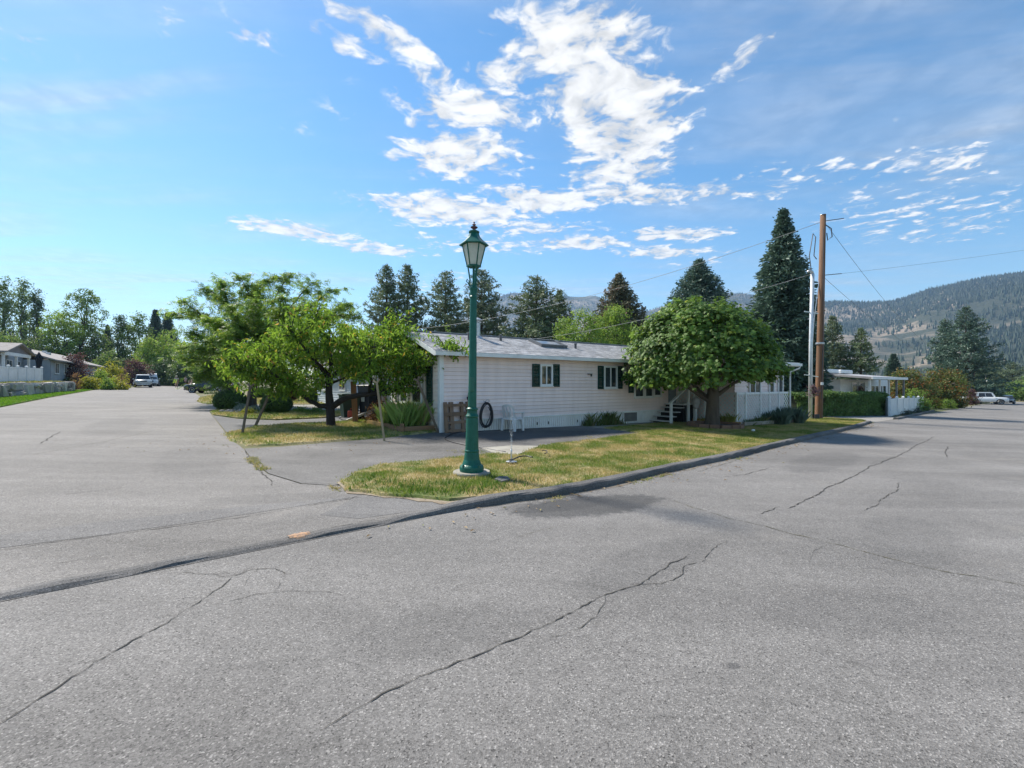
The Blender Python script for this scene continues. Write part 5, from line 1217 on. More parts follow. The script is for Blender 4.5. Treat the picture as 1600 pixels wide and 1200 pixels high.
    siding(t, Matrix.Translation((ax0 + .25, ay + .218, 0)), ax1 - ax0 - .30, -.35, zf - .03, .15)
    siding(t, Matrix.Translation((ax0 + .248, -.04, 0)) @ Matrix.Rotation(-PI / 2, 4, 'Z'), -ay - .26, -.30, zf - .03, .15)
    q = MB(); q.add([(ax0 - .2, ay - .25, zf + .02), (ax1 + .55, ay - .25, zf + .02), (ax1 + .55, .1, zf + .30), (ax0 - .2, .1, zf + .30), (ax0 - .2, ay - .25, zf + .20), (ax1 + .55, ay - .25, zf + .20), (ax1 + .55, .1, zf + .46), (ax0 - .2, .1, zf + .46)], [(0, 3, 2, 1), (4, 5, 6, 7), (0, 1, 5, 4), (1, 2, 6, 5), (2, 3, 7, 6), (3, 0, 4, 7)]); sr = q.build('sunroom_roof', M_WHITE, t)
    q = MB(); q.b2((ax0 - .2, ay - .36, zf + .05), (ax1 + .58, ay - .252, zf + .17)); q.build('gutter', M_WHITE, sr)
    q = MB(); q.tube([(ax1 + .5, ay - .3, zf + .06), (ax1 + .42, ay - .28, zf - .06), (ax1 + .05, ay - .06, zf - .22), (ax1 + .03, ay - .05, zf - .4), (ax1 + .03, ay - .05, -.45)], .038, 8); q.build('downspout', M_WHITE, t)
    for (a, b_) in ((15.35, 15.85), (16.2, 16.7), (13.6, 14.6)):
        window(t, Matrix.Translation((a, ay + .186, 1.12)), b_ - a, 1.05, 1 if b_ - a < .8 else 2)
    # lattice: front run and side run, each panel framed
    def lattice(par, M, w, h, gap=.20, m=None, solid=0.0):
        q = MB(); sw = .042
        for sgn in (-1, 1):
            off_ = -.006 if sgn < 0 else .006; s = -h
            while s < w + h:
                pts = []
                for z in (solid, h):
                    pts.append((s + (z if sgn > 0 else h - z), z))
                (xa, za), (xb, zb) = pts
                if xa == xb: s += gap; continue
                def clip(xv): return za + (zb - za) * (xv - xa) / (xb - xa)
                if max(xa, xb) > 0 and min(xa, xb) < w:
                    pa = [xa, za]; pb = [xb, zb]
                    for p_ in (pa, pb):
                        if p_[0] < 0: p_[1] = clip(0); p_[0] = 0
                        if p_[0] > w: p_[1] = clip(w); p_[0] = w
                    if abs(pa[0] - pb[0]) > .02: q.bar(M @ Vector((pa[0], off_, pa[1])), M @ Vector((pb[0], off_, pb[1])), .010, sw, M.to_3x3() @ Vector((0, 0, 1)))
                s += gap
        o = q.build('lattice', m or M_WHITE, par, False, False); o['kind'] = 'stuff'; return o
    xs_ = [12.24, 12.95, 14.2, 15.0, 15.9, 16.86]; zl = 1.16
    for i in range(5):
        w = xs_[i + 1] - xs_[i]; lattice(t, Matrix.Translation((xs_[i], ay, -.30)), w, zl + .30)
        q = MB(); q.b2((xs_[i] - .04, ay - .05, -.6), (xs_[i] + .04, ay + .03, zl + .04)); q.build('lattice_post', M_WHITE, t)
        q = MB(); q.b2((xs_[i] + .04, ay - .03, zl - .05), (xs_[i + 1] - .04, ay + .02, zl + .03)); q.build('lattice_rail', M_WHITE, t)
        if i > 1:
            q = MB(); q.b2((xs_[i] + .045, ay + .02, -.5), (xs_[i + 1] - .045, ay + .035, .48)); q.build('skirt_panel', M_SKIRT, t)
    ysd = [-2.86, -2.0, -1.45, -.9, -.05]
    for i in range(4):
        M = Matrix.Translation((ax0, ysd[i + 1], -.28)) @ Matrix.Rotation(-PI / 2, 4, 'Z'); w = ysd[i + 1] - ysd[i]
        if i != 1: lattice(t, M, w, zl + .3)
        q = MB(); q.b2((ax0 - .04, ysd[i + 1] - .04, -.55), (ax0 + .04, ysd[i + 1] + .04, zl + .04)); q.build('lattice_post', M_WHITE, t)
        q = MB(); q.b2((ax0 - .03, ysd[i] + .04, zl - .05), (ax0 + .02, ysd[i + 1] - .04, zl + .03)); q.build('lattice_rail', M_WHITE, t)
    # entry steps with rail
    for i in range(4):
        x0 = 10.2 + i * .27; z = -.02 + i * .185 - .05; q = MB(); q.b2((x0 - .03, -1.05, z), (x0 + .29, -.05, z + .04), None, .006); q.build('step_tread', pm('step_grey_white', (.62, .62, .62), (.5, .5, .5), 4, .7, .15), t)
        q = MB(); q.b2((x0 + .20, -1.02, z - .16), (x0 + .215, -.08, z - .002)); q.build('step_riser', M_DARK, t)
    q = MB(); q.b2((11.26, -1.05, .62), (12.18, -.05, .67)); q.build('landing', MATS['step_grey_white'], t)
    q = MB(); q.b2((11.35, -1.02, -.5), (12.15, -.98, .61)); q.b2((11.30, -.98, -.5), (11.34, -.08, .61)); q.build('landing_skirt', M_DARK, t)
    def ps(x, y, z0, z1, w=.09):
        q = MB(); q.b2((x - w / 2, y - w / 2, z0), (x + w / 2, y + w / 2, z1)); q.build('newel_post', M_WHITE, t)
    ps(10.28, -1.10, -.5, .72); ps(11.5, -1.10, -.4, 1.45); ps(11.95, -1.12, -.5, .72)
    q = MB(); q.bar((10.18, -1.10, .72), (11.55, -1.10, 1.50), .12, .05); q.build('handrail', M_WHITE, t)
    q = MB(); q.b2((11.55, -.06, .68), (12.1, -.035, 2.3)); d2 = q.build('door', pm('grey_blue_door', (.24, .29, .33), (.2, .24, .28), 3, .5, .1), t); q = MB(); q.sphere((11.65, -.08, 1.5), .035, 8, 6); q.build('handle', M_GALV, d2)
    return t
HOME = house()
def HL(x, y, z=0.0):                                          # a point of the mobile home's own grid, in the world; z above the ground there
    p = HC + HD * x + Vector((-.572, .82, 0)) * y; return Vector((p.x, p.y, gz(p.x) + z))
# grey heavy thing hung on the newel: rolled cover
t = thing('rolled_cover', 'bulky pale grey rolled cover hung on the white post by the steps', 'cover', HL(11.95, -1.12, 0), HA)
q = MB(); q.sphere((0, -.06, .98), (.19, .17, .22), 12, 8); q.sphere((-.06, -.1, .82), (.15, .14, .16), 10, 7); q.build('bundle', pm('pale_grey_cloth', (.50, .50, .50), (.38, .38, .39), 6, .9, .8, 14, bdist=.03), t, True)
q = MB(); q.lathe([(.055, .0), (.06, .1), (.05, .6), (.06, .8)], 10, (0, -.06, -.02)); q.build('stem', M_WHITE, t, True)
# timber edging round the sun room and beds
M_TIMB = pm('weathered_timber', (.30, .17, .09), (.20, .12, .07), 3, .9, .4, 30, stretch=(.3, 3, 3))
M_TIMBY = pm('yellow_timber', (.48, .30, .10), (.36, .22, .09), 3, .9, .4, 30, stretch=(.3, 3, 3))
t = thing('bed_edging', 'yellowish timber edging in front of the lattice behind the maple', 'edging', HL(12.0, -3.2), HA)
for (a, b_, m_) in (((-.02, .0), (-.02, 2.6), M_TIMBY), ((0.1, -.05), (4.4, -.05), pm('grey_timber', (.33, .29, .24), (.24, .21, .17), 3, .9, .4, 30))):
    q = MB(); dz0 = 0; q.bar((a[0], a[1], .16 + SLOPE * .82 * a[0] + .012 * a[1]), (b_[0], b_[1], .16 + SLOPE * .82 * b_[0] + .012 * b_[1]), .10, .14); q.build('timber', m_, t)
t = thing('bed_edging', 'brown timber edging of the grass bed under the end wall windows', 'edging', HL(-1.0, .5), HA)
q = MB(); q.bar((-.10, -.05, .12), (-.10, 1.55, .12), .11, .16); q.build('timber', M_TIMB, t); q = MB(); q.bar((-.05, -.1, .12), (1.0, -.1, .12), .1, .15); q.build('timber', M_TIMB, t); q = MB(); q.bar((-.12, 1.65, .12), (-.2, 3.0, .14), .11, .16); q.build('timber', M_TIMBY, t); q = MB(); q.b2((-.16, -.14, 0), (-.06, -.04, .30)); q.build('stake', M_TIMB, t)
# tall ornamental grass in that bed, rusty shrub at its back
def tallgrass(label, p, w, dpt, h, n, m, seed, rz=HA, name='ornamental_grass', cat='grass plant', wd=.008, lean=.35):
    rng = np.random.default_rng(seed); t = thing(name, label, cat, p, rz); nc = max(4, int(w * dpt * 40) + 5); ca = rng.uniform(-w, w, nc); cb = rng.uniform(-dpt, dpt, nc); ch = rng.uniform(.45, 1.12, nc); ci = rng.integers(0, nc, n); a = ca[ci] + rng.normal(size=n) * .09; b_ = cb[ci] + rng.normal(size=n) * .07; hh = h * ch[ci] * rng.uniform(.35, 1.0, n); an = rng.uniform(0, 2 * PI, n); lx = rng.normal(size=n) * lean * hh * .6; ly = rng.normal(size=n) * lean * hh * .6
    V = np.zeros((n, 4, 3)); cx, cy = np.cos(an) * wd, np.sin(an) * wd
    V[:, 0] = np.c_[a - cx, b_ - cy, 0 * a - .02]; V[:, 1] = np.c_[a + cx, b_ + cy, 0 * a - .02]; V[:, 2] = np.c_[a + lx * .4 + cx * .8, b_ + ly * .4 + cy * .8, hh * .6]; V[:, 3] = np.c_[a + lx, b_ + ly, hh]
    quads_obj('blades', V, m, t); q = MB()
    for k in range(0, n, max(1, n // 30)):
        q.tube([(a[k], b_[k], -.02), (a[k] + lx[k] * .35, b_[k] + ly[k] * .35, hh[k] * .8)], [.006, .003], 4)
    q.build('stalks', M_STAKEL, t); return t
tallgrass('tall green ornamental grass under the end wall windows of the mobile home', HL(-.55, 1.75, .05), .38, 1.0, 1.0, 2600, leafm('ornamental_blades', (.14, .24, .05), (.32, .44, .12), (.5, .42, .2), .18, .45, 1.2), 3, lean=.55)
g = HL(-.75, 3.4, .05); broadleaf('rusty_shrub', 'rust-brown twiggy shrub beside the tall ornamental grass', 'shrub', g, .95, .55, 'bush', (1500, .07, .5), leafm('rusty_leaves', (.16, .07, .03), (.30, .17, .07), (.3, .3, .08), .25, .35, 2), None, 301, None, None, 0, .02)
# weeds against the long wall
for i, (px, w, h, lab) in enumerate([(918, .35, .62, 'tall thin weeds against the skirting at the driveway end'), (940, .55, .62, 'bushy dark green weeds growing against the white skirting'), (957, .3, .5, 'sparse weeds left of the crawl vent')]):
    x = hx(px); tallgrass(lab, HL(x, -.22, 0), w, .10, h, 160 if i != 1 else 420, leafm('weed_blades', (.05, .085, .02), (.14, .19, .06), (.25, .2, .1), .2, .35, 2), 20 + i, HA, 'weeds_clump', 'weeds', .012, .5)
# lavender-like shrub and weeds along the lattice
g = HL(15.6, -3.2, .05); tallgrass('grey-green lavender clump at the right end of the lattice', g, 1.05, .32, .78, 3200, leafm('lavender_blades', (.05, .085, .06), (.13, .18, .13), None, 0, .3, 1), 31, HA, 'lavender_bush', 'shrub', .014, .5)
g = HL(13.6, -3.05, .05); tallgrass('leggy weeds along the foot of the lattice', g, 1.1, .12, .42, 700, MATS['weed_blades'], 32, HA, 'weeds_clump', 'weeds', .012, .6)
g = HL(12.05, -2.0, .05); tallgrass('yellow-green weeds climbing the lattice side behind the maple trunk', g, .12, .8, .55, 520, leafm('yellow_weeds', (.16, .18, .04), (.3, .3, .08), None, 0, .35, 2), 33, HA, 'weeds_clump', 'weeds', .012, .6)
g = HL(18.3, -2.2, .0); 
# ------------------------------------------------------------------ things along the long wall and on the lawn
M_PAL = pm('pallet_wood', (.26, .17, .11), (.18, .12, .085), 4, .9, .5, 40, stretch=(3, 3, .3), isl=.2)
M_HOSE = pm('black_hose', (.018, .02, .026), (.03, .032, .04), 8, .45, .1, 40)
t = thing('wooden_pallet', 'weathered wooden pallet leaning on the pink wall by its corner', 'pallet', HL(hx(691), -.20), HA)
w = hx(731) - hx(691); 
for i, x in enumerate((.0, .20, w * .62, w - .12)):
    q = MB(); q.bar((x + .06, .0, .0), (x + .06, .12, .98), .10 if i != 1 else .13, .09, (0, 1, 0)); q.build('upright', M_PAL, t)
for z in (.08, .33, .60, .88):
    q = MB(); q.bar((.0, -.06 + z * .11, z), (w, -.06 + z * .11, z + (.02 if z == .33 else -.01)), .022, .085 if z != .60 else .12); q.build('slat', M_PAL, t)
q = MB(); q.bar((.24, .02, .05), (w - .1, .05, .34), .02, .38); q.build('backing_board', pm('grey_board', (.33, .28, .25), (.25, .22, .2), 4, .9, .3), t)
# tap pipe with hook
t = thing('standpipe', 'dark garden tap on a curved pipe against the pink wall', 'tap', HL(hx(729), -.10), HA)
q = MB(); q.tube([(0, 0, 0), (0, 0, .95), (0, -.01, 1.2), (.03, -.02, 1.38), (.1, -.03, 1.46), (.18, -.03, 1.47)], .016, 8); q.build('pipe', pm('dark_iron', (.05, .035, .04), None, 6, .6, .2), t, True)
q = MB(); q.b2((-.07, -.09, 1.08), (.05, -.02, 1.16), None, .01); q.tube([(-.02, -.07, 1.12), (-.09, -.12, 1.06)], .018, 6); q.build('tap_body', MATS['dark_iron'], t)
# coiled hose on its hook
hp = HL(hx(756), -.10); t = thing('coiled_hose', 'black garden hose coiled on a wall hook beside the lamp post', 'hose', hp, HA)
rng = random.Random(2); q = MB()
for k in range(7):
    rx = .225 + rng.uniform(-.03, .015); rz_ = .40 + rng.uniform(-.04, .015); zc = .55 + rng.uniform(-.02, .03); y = -.02 - .016 * k
    q.tube([(rx * math.sin(a) * (1 - .12 * math.cos(a)), y, zc + rz_ * math.cos(a)) for a in [2 * PI * i / 36 for i in range(37)]], .0155, 6, False)
q.build('coil', M_HOSE, t, True); q = MB(); q.tube([(.06, -.09, .82), (.14, -.10, .65), (.10, -.11, .45), (-.02, -.11, .25), (-.07, -.11, .17)], .0155, 6); q.build('loose_end', M_HOSE, t, True)
q = MB(); q.tube([(-.09, 0, 1.02), (-.08, -.13, 1.0), (-.04, -.16, 1.06), (.04, -.16, 1.06), (.08, -.13, 1.0), (.09, 0, 1.02)], .010, 6); q.build('hook', M_GALV, t, True)
# hose lying on the driveway to the sprinkler
def ground_tube(name, label, cat, px, r, m, dz=.03):
    pts = [G(*p) for p in px]; P2 = []
    for i in range(len(pts) - 1):
        p0 = pts[max(0, i - 1)]; p1 = pts[i]; p2 = pts[i + 1]; p3 = pts[min(len(pts) - 1, i + 2)]
        for s in (0, .25, .5, .75): P2.append(.5 * ((2 * p1) + (p2 - p0) * s + (2 * p0 - 5 * p1 + 4 * p2 - p3) * s * s + (3 * p1 - p0 - 3 * p2 + p3) * s ** 3))
    P2.append(pts[-1]); q = MB(); q.tube([(p.x, p.y, gz(p.x) + dz) for p in P2], r, 6); o = q.build(name, m, None, True); return tag(o, label, cat)
ground_tube('garden_hose', 'black garden hose running over the driveway to the sprinkler', 'hose', [(752, 675), (722, 676), (705, 680), (695, 686), (703, 691), (727, 697), (755, 702), (790, 708)], .014, M_HOSE)
ground_tube('garden_hose', 'short black hose end arching over the grass right of the sprinkler', 'hose', [(795, 729), (803, 727), (812, 723), (822, 722), (832, 724)], .013, M_HOSE, .125)
ground_tube('garden_hose', 'short curled bit of black hose lying in the grass', 'hose', [(847, 713), (853, 713), (855, 716), (851, 718)], .010, M_HOSE, .13)
M_WPLA = pm('white_plastic', (.72, .73, .74), (.62, .63, .64), 4, .4, .05)
sp = G(799, 728, .07); t = thing('lawn_sprinkler', 'white spike sprinkler on a small round plate in the lawn', 'sprinkler', sp)
q = MB(); q.lathe([(.10, .0), (.11, .02), (.06, .035), (.02, .04)], 14); q.build('plate', M_GALV, t); q = MB(); q.lathe([(.016, .03), (.013, .2), (.018, .21), (.018, .235), (.006, .25)], 10); q.build('riser', M_WPLA, t, True)
def spray(label, p, h, rad, n, seed, fan=None, r0=.0035):
    rng = np.random.default_rng(seed); tt = rng.uniform(0, 1, n) ** .8; a = rng.uniform(0, 2 * PI, n) if fan is None else rng.normal(fan, .25, n); v = rng.uniform(.3, 1, n)
    hor = rad * v * tt; z = h * (tt * 2.0 * v ** .3 - tt ** 2 * 1.25) + rng.normal(size=n) * .015
    if fan is None: z = h * rng.uniform(0, 1.15, n) ** 1.3; hor = np.abs(rng.normal(size=n)) * (.006 + rad * (z / h) ** 2.2)
    C = np.c_[np.cos(a) * hor, np.sin(a) * hor, np.maximum(z, .02)] + rng.normal(size=(n, 3)) * .008; s = r0 * rng.uniform(.5, 1.4, n)
    O = np.array([(1, 0, 0), (0, 1, 0), (-1, 0, 0), (0, -1, 0), (0, 0, 1.6), (0, 0, -1.6)], float); V = C[:, None] + O[None] * s[:, None, None]
    f = np.array([(0, 1, 4), (1, 2, 4), (2, 3, 4), (3, 0, 4), (1, 0, 5), (2, 1, 5), (3, 2, 5), (0, 3, 5)]); Fc = (np.arange(n)[:, None, None] * 6 + f[None]).reshape(-1, 3)
    m = MATS.get('water_drops')
    if m is None:
        m, nt = new_mat('water_drops'); b = NB(nt); tcx = b.n('ShaderNodeTexCoord').outputs['Object']
        pr = b.prin(b.mix(b.noise(tcx, 5), (.95, .97, 1), (.85, .9, .95)), .15, None, 0, .5); pr.node.inputs['Transmission Weight'].default_value = .7; pr.node.inputs['IOR'].default_value = 1.33; b.out(pr); MATS['water_drops'] = m
    o = np_obj('water_spray', V, Fc, m); o.location = p; o['kind'] = 'stuff'; tag(o, label, 'water')
spray('fine white water jet rising from the lawn sprinkler', sp + Vector((0, 0, .22)), .85, .10, 700, 1, None, .0026)
# white garden chair
def chair(p, rz):
    t = thing('garden_chair', 'white moulded plastic garden chair standing against the pink wall', 'chair', p, rz)
    for sx in (-1, 1):
        for sy in (-1, 1):
            q = MB(); x0, y0 = sx * .27, sy * .25; x1, y1 = sx * .22, sy * .20
            q.add([(x0 - .03, y0 - .03, 0), (x0 + .03, y0 - .03, 0), (x0 + .03, y0 + .03, 0), (x0 - .03, y0 + .03, 0), (x1 - .055, y1 - .055, .42), (x1 + .055, y1 - .055, .42), (x1 + .055, y1 + .055, .42), (x1 - .055, y1 + .055, .42)], [(3, 2, 1, 0), (4, 5, 6, 7), (0, 1, 5, 4), (1, 2, 6, 5), (2, 3, 7, 6), (3, 0, 4, 7)]); q.build('leg', M_WPLA, t)
        q = MB(); q.bar((sx * .28, -.26, .63), (sx * .28, .26, .66), .085, .035); q.bar((sx * .26, -.22, .40), (sx * .28, -.22, .63), .07, .05, (0, 1, 0)); q.build('armrest', M_WPLA, t)
    q = MB(); q.b2((-.27, -.27, .38), (.27, .24, .44), None, .02); q.build('seat', M_WPLA, t)
    q = MB(); nx_, nz_ = 9, 7; th = .022
    for side in (0, 1):
        for j in range(nz_):
            for i in range(nx_):
                u = i / (nx_ - 1) * 2 - 1; v = j / (nz_ - 1); wv_ = .27 * (1 - .10 * v); zt_ = .42 + v * (.50 - .07 * u * u); q.v.append((u * wv_, .21 + v * .13 - .06 * u * u + side * th, zt_))
    N_ = nx_ * nz_
    for side in (0, 1):
        for j in range(nz_ - 1):
            for i in range(nx_ - 1):
                if 0 < j < nz_ - 2 and i % 2 == 1 and 0 < i < nx_ - 2: continue          # slots
                o = side * N_ + j * nx_ + i; q.f.append((o, o + 1, o + nx_ + 1, o + nx_))
    q.build('backrest', M_WPLA, t, False, False)
chair(HL(hx(790), -.42), HA - PI / 2 + .35 + PI)
# concrete cover and litter in the lawn
o = sheet('drain_cover', [tuple(G(*p)) for p in [(773, 756), (784, 760), (797, 757), (793, 752), (780, 752)]], pm('old_grey_cover', (.13, .13, .135), (.09, .09, .09), 6, .9, .4), .085, .03); del o['kind']; tag(o, 'small flat grey cover set in the lawn near the kerb', 'cover')
q = MB(); q.sphere((0, 0, .02), (.07, .05, .04), 7, 5); o = q.build('white_stone', M_WHITE); o.location = G(1177, 677.5, .10); tag(o, 'small white stone lying in the lawn right of the maple', 'stone')

# ------------------------------------------------------------------ poles and wires
M_POLE = pm('pole_wood', (.23, .125, .068), (.14, .078, .045), 1.6, .85, .7, 24, stretch=(3, 3, .15), bdist=.02)
M_WIRE = pm('wire', (.12, .12, .125), None, 4, .6, 0)
M_WIREL = pm('light_wire', (.42, .42, .42), None, 4, .6, 0)
pb = G(1279, 655); pd = pb.y; ph = (655 - 336) / F * pd; lean = Vector((.25, 0, 0))
t = thing('utility_pole', 'tall brown wooden utility pole at the end of the lawn', 'utility pole', pb)
q = MB(); q.tube([(0, 0, -.3), (0, 0, 0), lean * .5 + Vector((0, 0, ph * .5)), lean + Vector((0, 0, ph))], [.20, .195, .165, .14], 14); q.build('shaft', M_POLE, t, True)
q = MB(); q.lathe([(.156, ph), (.15, ph + .02), (.02, ph + .03)], 12, lean); q.build('cap', M_GALV, t)
hw_ = ph * .93; q = MB(); q.tube([lean + Vector((.15, 0, ph - .55)), lean + Vector((.45, 0, ph - .75)), lean + Vector((.5, 0, ph - 1.2)), lean + Vector((.25, 0, ph - 1.4)), lean + Vector((.2, 0, ph - 1.0))], .03, 6); q.build('insulator', pm('insulator', (.10, .11, .13), None, 4, .4, .1), t, True)
q = MB(); q.tube([lean + Vector((.0, 0, ph - .35)), lean + Vector((1.15, 0, ph - .18))], .022, 6); q.build('wire_stub', M_WIRE, t)
q = MB(); q.tube([lean * .7 + Vector((.0, 0, ph - 3.35)), lean * .7 + Vector((1.1, 0, ph - 3.25))], .022, 6); q.build('wire_stub', M_WIRE, t)
q = MB(); q.lathe([(.215, 4.15), (.22, 4.2), (.215, 4.25)], 14, lean * .3); q.build('band', M_GALV, t)
q = MB(); q.b2((-.02, -.235, 1.9), (.12, -.20, 2.05)); q.build('tag_plate', M_WHITE, t)
q = MB(); q.tube([(.03 , -.2, ph * .1), lean * .4 + Vector((.03, -.19, ph * .4)), lean + Vector((-.1, -.16, ph * .93))], .018, 5); q.build('ground_wire', M_WIRE, t)
# white steel service mast
mbp = G(1266, 655.5); t = thing('service_mast', 'slim white steel service mast left of the wooden utility pole', 'mast', mbp)
mh = (655.5 - 428) / F * mbp.y; q = MB(); q.tube([(0, 0, -.2), (.03, 0, mh * .5), (.12, 0, mh)], .095, 12); q.build('tube', pm('white_steel', (.66, .68, .69), (.55, .57, .58), 3, .35, .05, metallic=.2), t, True)
q = MB(); q.tube([(.12, 0, mh), (.1, 0, mh + .12), (-.02, 0, mh + .18), (-.15, 0, mh + .1)], .07, 8); q.build('weather_head', M_GALV, t, True)
for z in (2.45, 5.9):
    q = MB(); q.bar((-.32, 0, z), (.42, 0, z - .12), .05, .05); q.build('clamp_arm', M_GALV, t)
q = MB(); q.tube([(.12, 0, mh - .3), (-.05, 0, mh + 1.0), (.15, 0, mh + 2.2), (.3, 0, mh + 2.0), (.2, 0, mh + 1.0), (.35, 0, mh + .8)], .025, 5); q.build('service_loop', M_WIRE, t, True)
q = MB(); q.b2((.1, -.25, .0), (.35, -.05, .3), None, .02); q.build('junction_box', pm('dark_box', (.05, .05, .055), None, 4, .6, .1), t)
# red guy guard with flowers
gp = G(1264, 655); t = thing('guy_guard', 'long red sleeve on the guy wire left of the white mast', 'guy guard', gp)
q = MB(); q.tube([(0, -.1, .25), (.06, -.05, 1.5), (.10, 0, 2.75)], .085, 8); q.build('sleeve', pm('red_plastic', (.50, .04, .03), (.40, .03, .025), 4, .45, .1), t, True)
q = MB(); q.tube([(0, -.1, 0), (.0, -.1, .3), (.1, 0, 2.7), (.35, .1, 5.5), (.8, .2, 8.5)], .02, 5); q.build('guy_wire', M_GALV, t)
g = G(1269, 655.5); broadleaf('flower_basket', 'pinkish flower basket hung on the white mast', 'flowers', g + Vector((.02, -.1, 1.30)), .62, .30, 'bush', (700, .07, .6), leafm('pink_flowers', (.12, .06, .08), (.35, .2, .26), (.1, .15, .05), .4, .35, 3), None, 311, None, None, 0, .02)
def wire(label, a, b_, sag, r, m, group='overhead wires'):
    pts = []
    for i in range(25):
        s = i / 24; p = a.lerp(b_, s); p.z -= sag * 4 * s * (1 - s); pts.append(p)
    q = MB(); q.tube(pts, r, 5); o = q.build('overhead_wire', m, None, True); tag(o, label, 'wire', group)
ptop = pb + lean + Vector((0, 0, ph - .35)); pmid = pb + lean * .7 + Vector((0, 0, ph - 3.35))
wire('upper wire from the utility pole top down to the left over the maple', ptop, W(640, 515, 44), 1.0, .013, M_WIREL)
wire('lower wire from the white mast to the left over the roof', mbp + Vector((.1, 0, mh)), W(700, 540, 40), .9, .012, M_WIREL)
wire('long thin wire from the pole across the right sky', pmid + Vector((1.1, 0, .1)), W(2000, 322, 30), .3, .006, M_WIRE)
wire('wire from the pole top down towards the dark pines on the right', ptop + Vector((.2, 0, -.2)), W(1478, 553, 78), 1.5, .010, M_WIRE)
wire('wire from the pole middle down towards the hill on the right', pmid, W(1478, 562, 78), 1.2, .010, M_WIRE)
def far_pole(px, pyt, pyb, d, label, r=.14, arm=True, m=None, grp='far poles along the main road'):
    g = GD(px, d); h = EYE + (600 - pyt) / F * d - g.z; t = thing('utility_pole', label, 'utility pole', g, 0, grp); q = MB(); q.tube([(0, 0, -.3), (0, 0, h)], [r * 1.2, r * .85], 8); q.build('shaft', m or M_POLE, t, True)
    if arm:
        q = MB(); q.b2((-.9, -.06, h - .5), (.9, .06, h - .38)); q.build('crossarm', m or M_POLE, t)
        for s in (-.8, 0, .8):
            q = MB(); q.lathe([(.03, 0), (.06, .06), (.04, .14)], 6, (s, 0, h - .38)); q.build('insulator', M_GALV, t)
far_pole(1478, 538, 610, 78, 'grey distant pole in front of the two dark pines', .16, True, pm('grey_pole', (.30, .27, .24), (.24, .22, .2), 2, .9, .3))
far_pole(1521, 561, 606, 76, 'orange-brown distant pole above the red shrub', .17, False, M_POLE)
far_pole(1540, 585, 615, 96, 'thin grey post behind the white pickup', .06, False, MATS['grey_pole'])
def globe(px, pyt, d, label):
    g = GD(px, d); h = EYE + (600 - pyt) / F * d - g.z; t = thing('street_lamp', label, 'street lamp', g, 0, 'globe lamps by the far road'); q = MB(); q.tube([(0, 0, -.1), (0, 0, h - .3)], [.07, .045], 8); q.build('post', pm('black_post', (.03, .03, .03), None, 4, .5, .1), t); q = MB(); q.sphere((0, 0, h - .15), .24, 12, 8); q.build('globe', M_WHITE, t, True)
    q = MB(); q.lathe([(.12, h - .4), (.16, h - .34), (.05, h - .3)], 10); q.build('collar', MATS['black_post'], t)
globe(1543, 594, 86, 'globe lamp with its white ball higher, behind the white pickup'); globe(1539.5, 604, 80, 'globe lamp with its white ball lower, behind the white pickup')

# ------------------------------------------------------------------ hedge, white fences, neighbour on the right
def hedge():
    rng = np.random.default_rng(41); a = G(1238, 651); b_ = G(1376, 648.5); base = a.lerp(b_, .5); t = thing('hedge', 'clipped dark green hedge behind the utility pole and white mast', 'hedge', base); L = (b_ - a).length; ax = (b_ - a).normalized(); nr = Vector((-ax.y, ax.x, 0)); h = 1.42; dp = .95
    n = 26000; s = rng.uniform(-.5, .5, n) * L; u = rng.uniform(-1, 1, n); face = rng.choice(3, n, p=[.62, .28, .10]); yy = np.where(face == 0, -dp / 2, np.where(face == 1, u * dp / 2, dp / 2)); zz = np.where(face == 1, h, rng.uniform(0.05, 1, n) * h)
    bum = noise2(s * 380, zz * 420 + yy * 300); yy = yy - np.where(face == 0, bum * .17 + .10 * (zz / h) ** 2 * -1, 0); zz = zz + np.where(face == 1, bum * .10 - .16 * u ** 2, 0) - .012 * s
    e_ = np.abs(s) > L / 2 - .2; yy = np.where(e_, yy * .8, yy)
    C = np.c_[s * ax.x + yy * nr.x, s * ax.y + yy * nr.y, zz] + rng.normal(size=(n, 3)) * .06; N = np.where((face == 1)[:, None], np.array([0, 0, 1.0]), -np.array(tuple(nr))[None]); N = unit(N + rng.normal(size=(n, 3)) * .55)
    quads_obj('foliage', leaf_quads(C, N, .13 * rng.uniform(.7, 1.3, n), .075, rng, .15), L_HEDGE, t)
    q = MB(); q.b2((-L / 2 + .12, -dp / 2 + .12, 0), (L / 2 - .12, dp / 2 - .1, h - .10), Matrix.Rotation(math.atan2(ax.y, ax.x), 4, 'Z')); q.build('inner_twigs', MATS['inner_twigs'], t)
hedge()
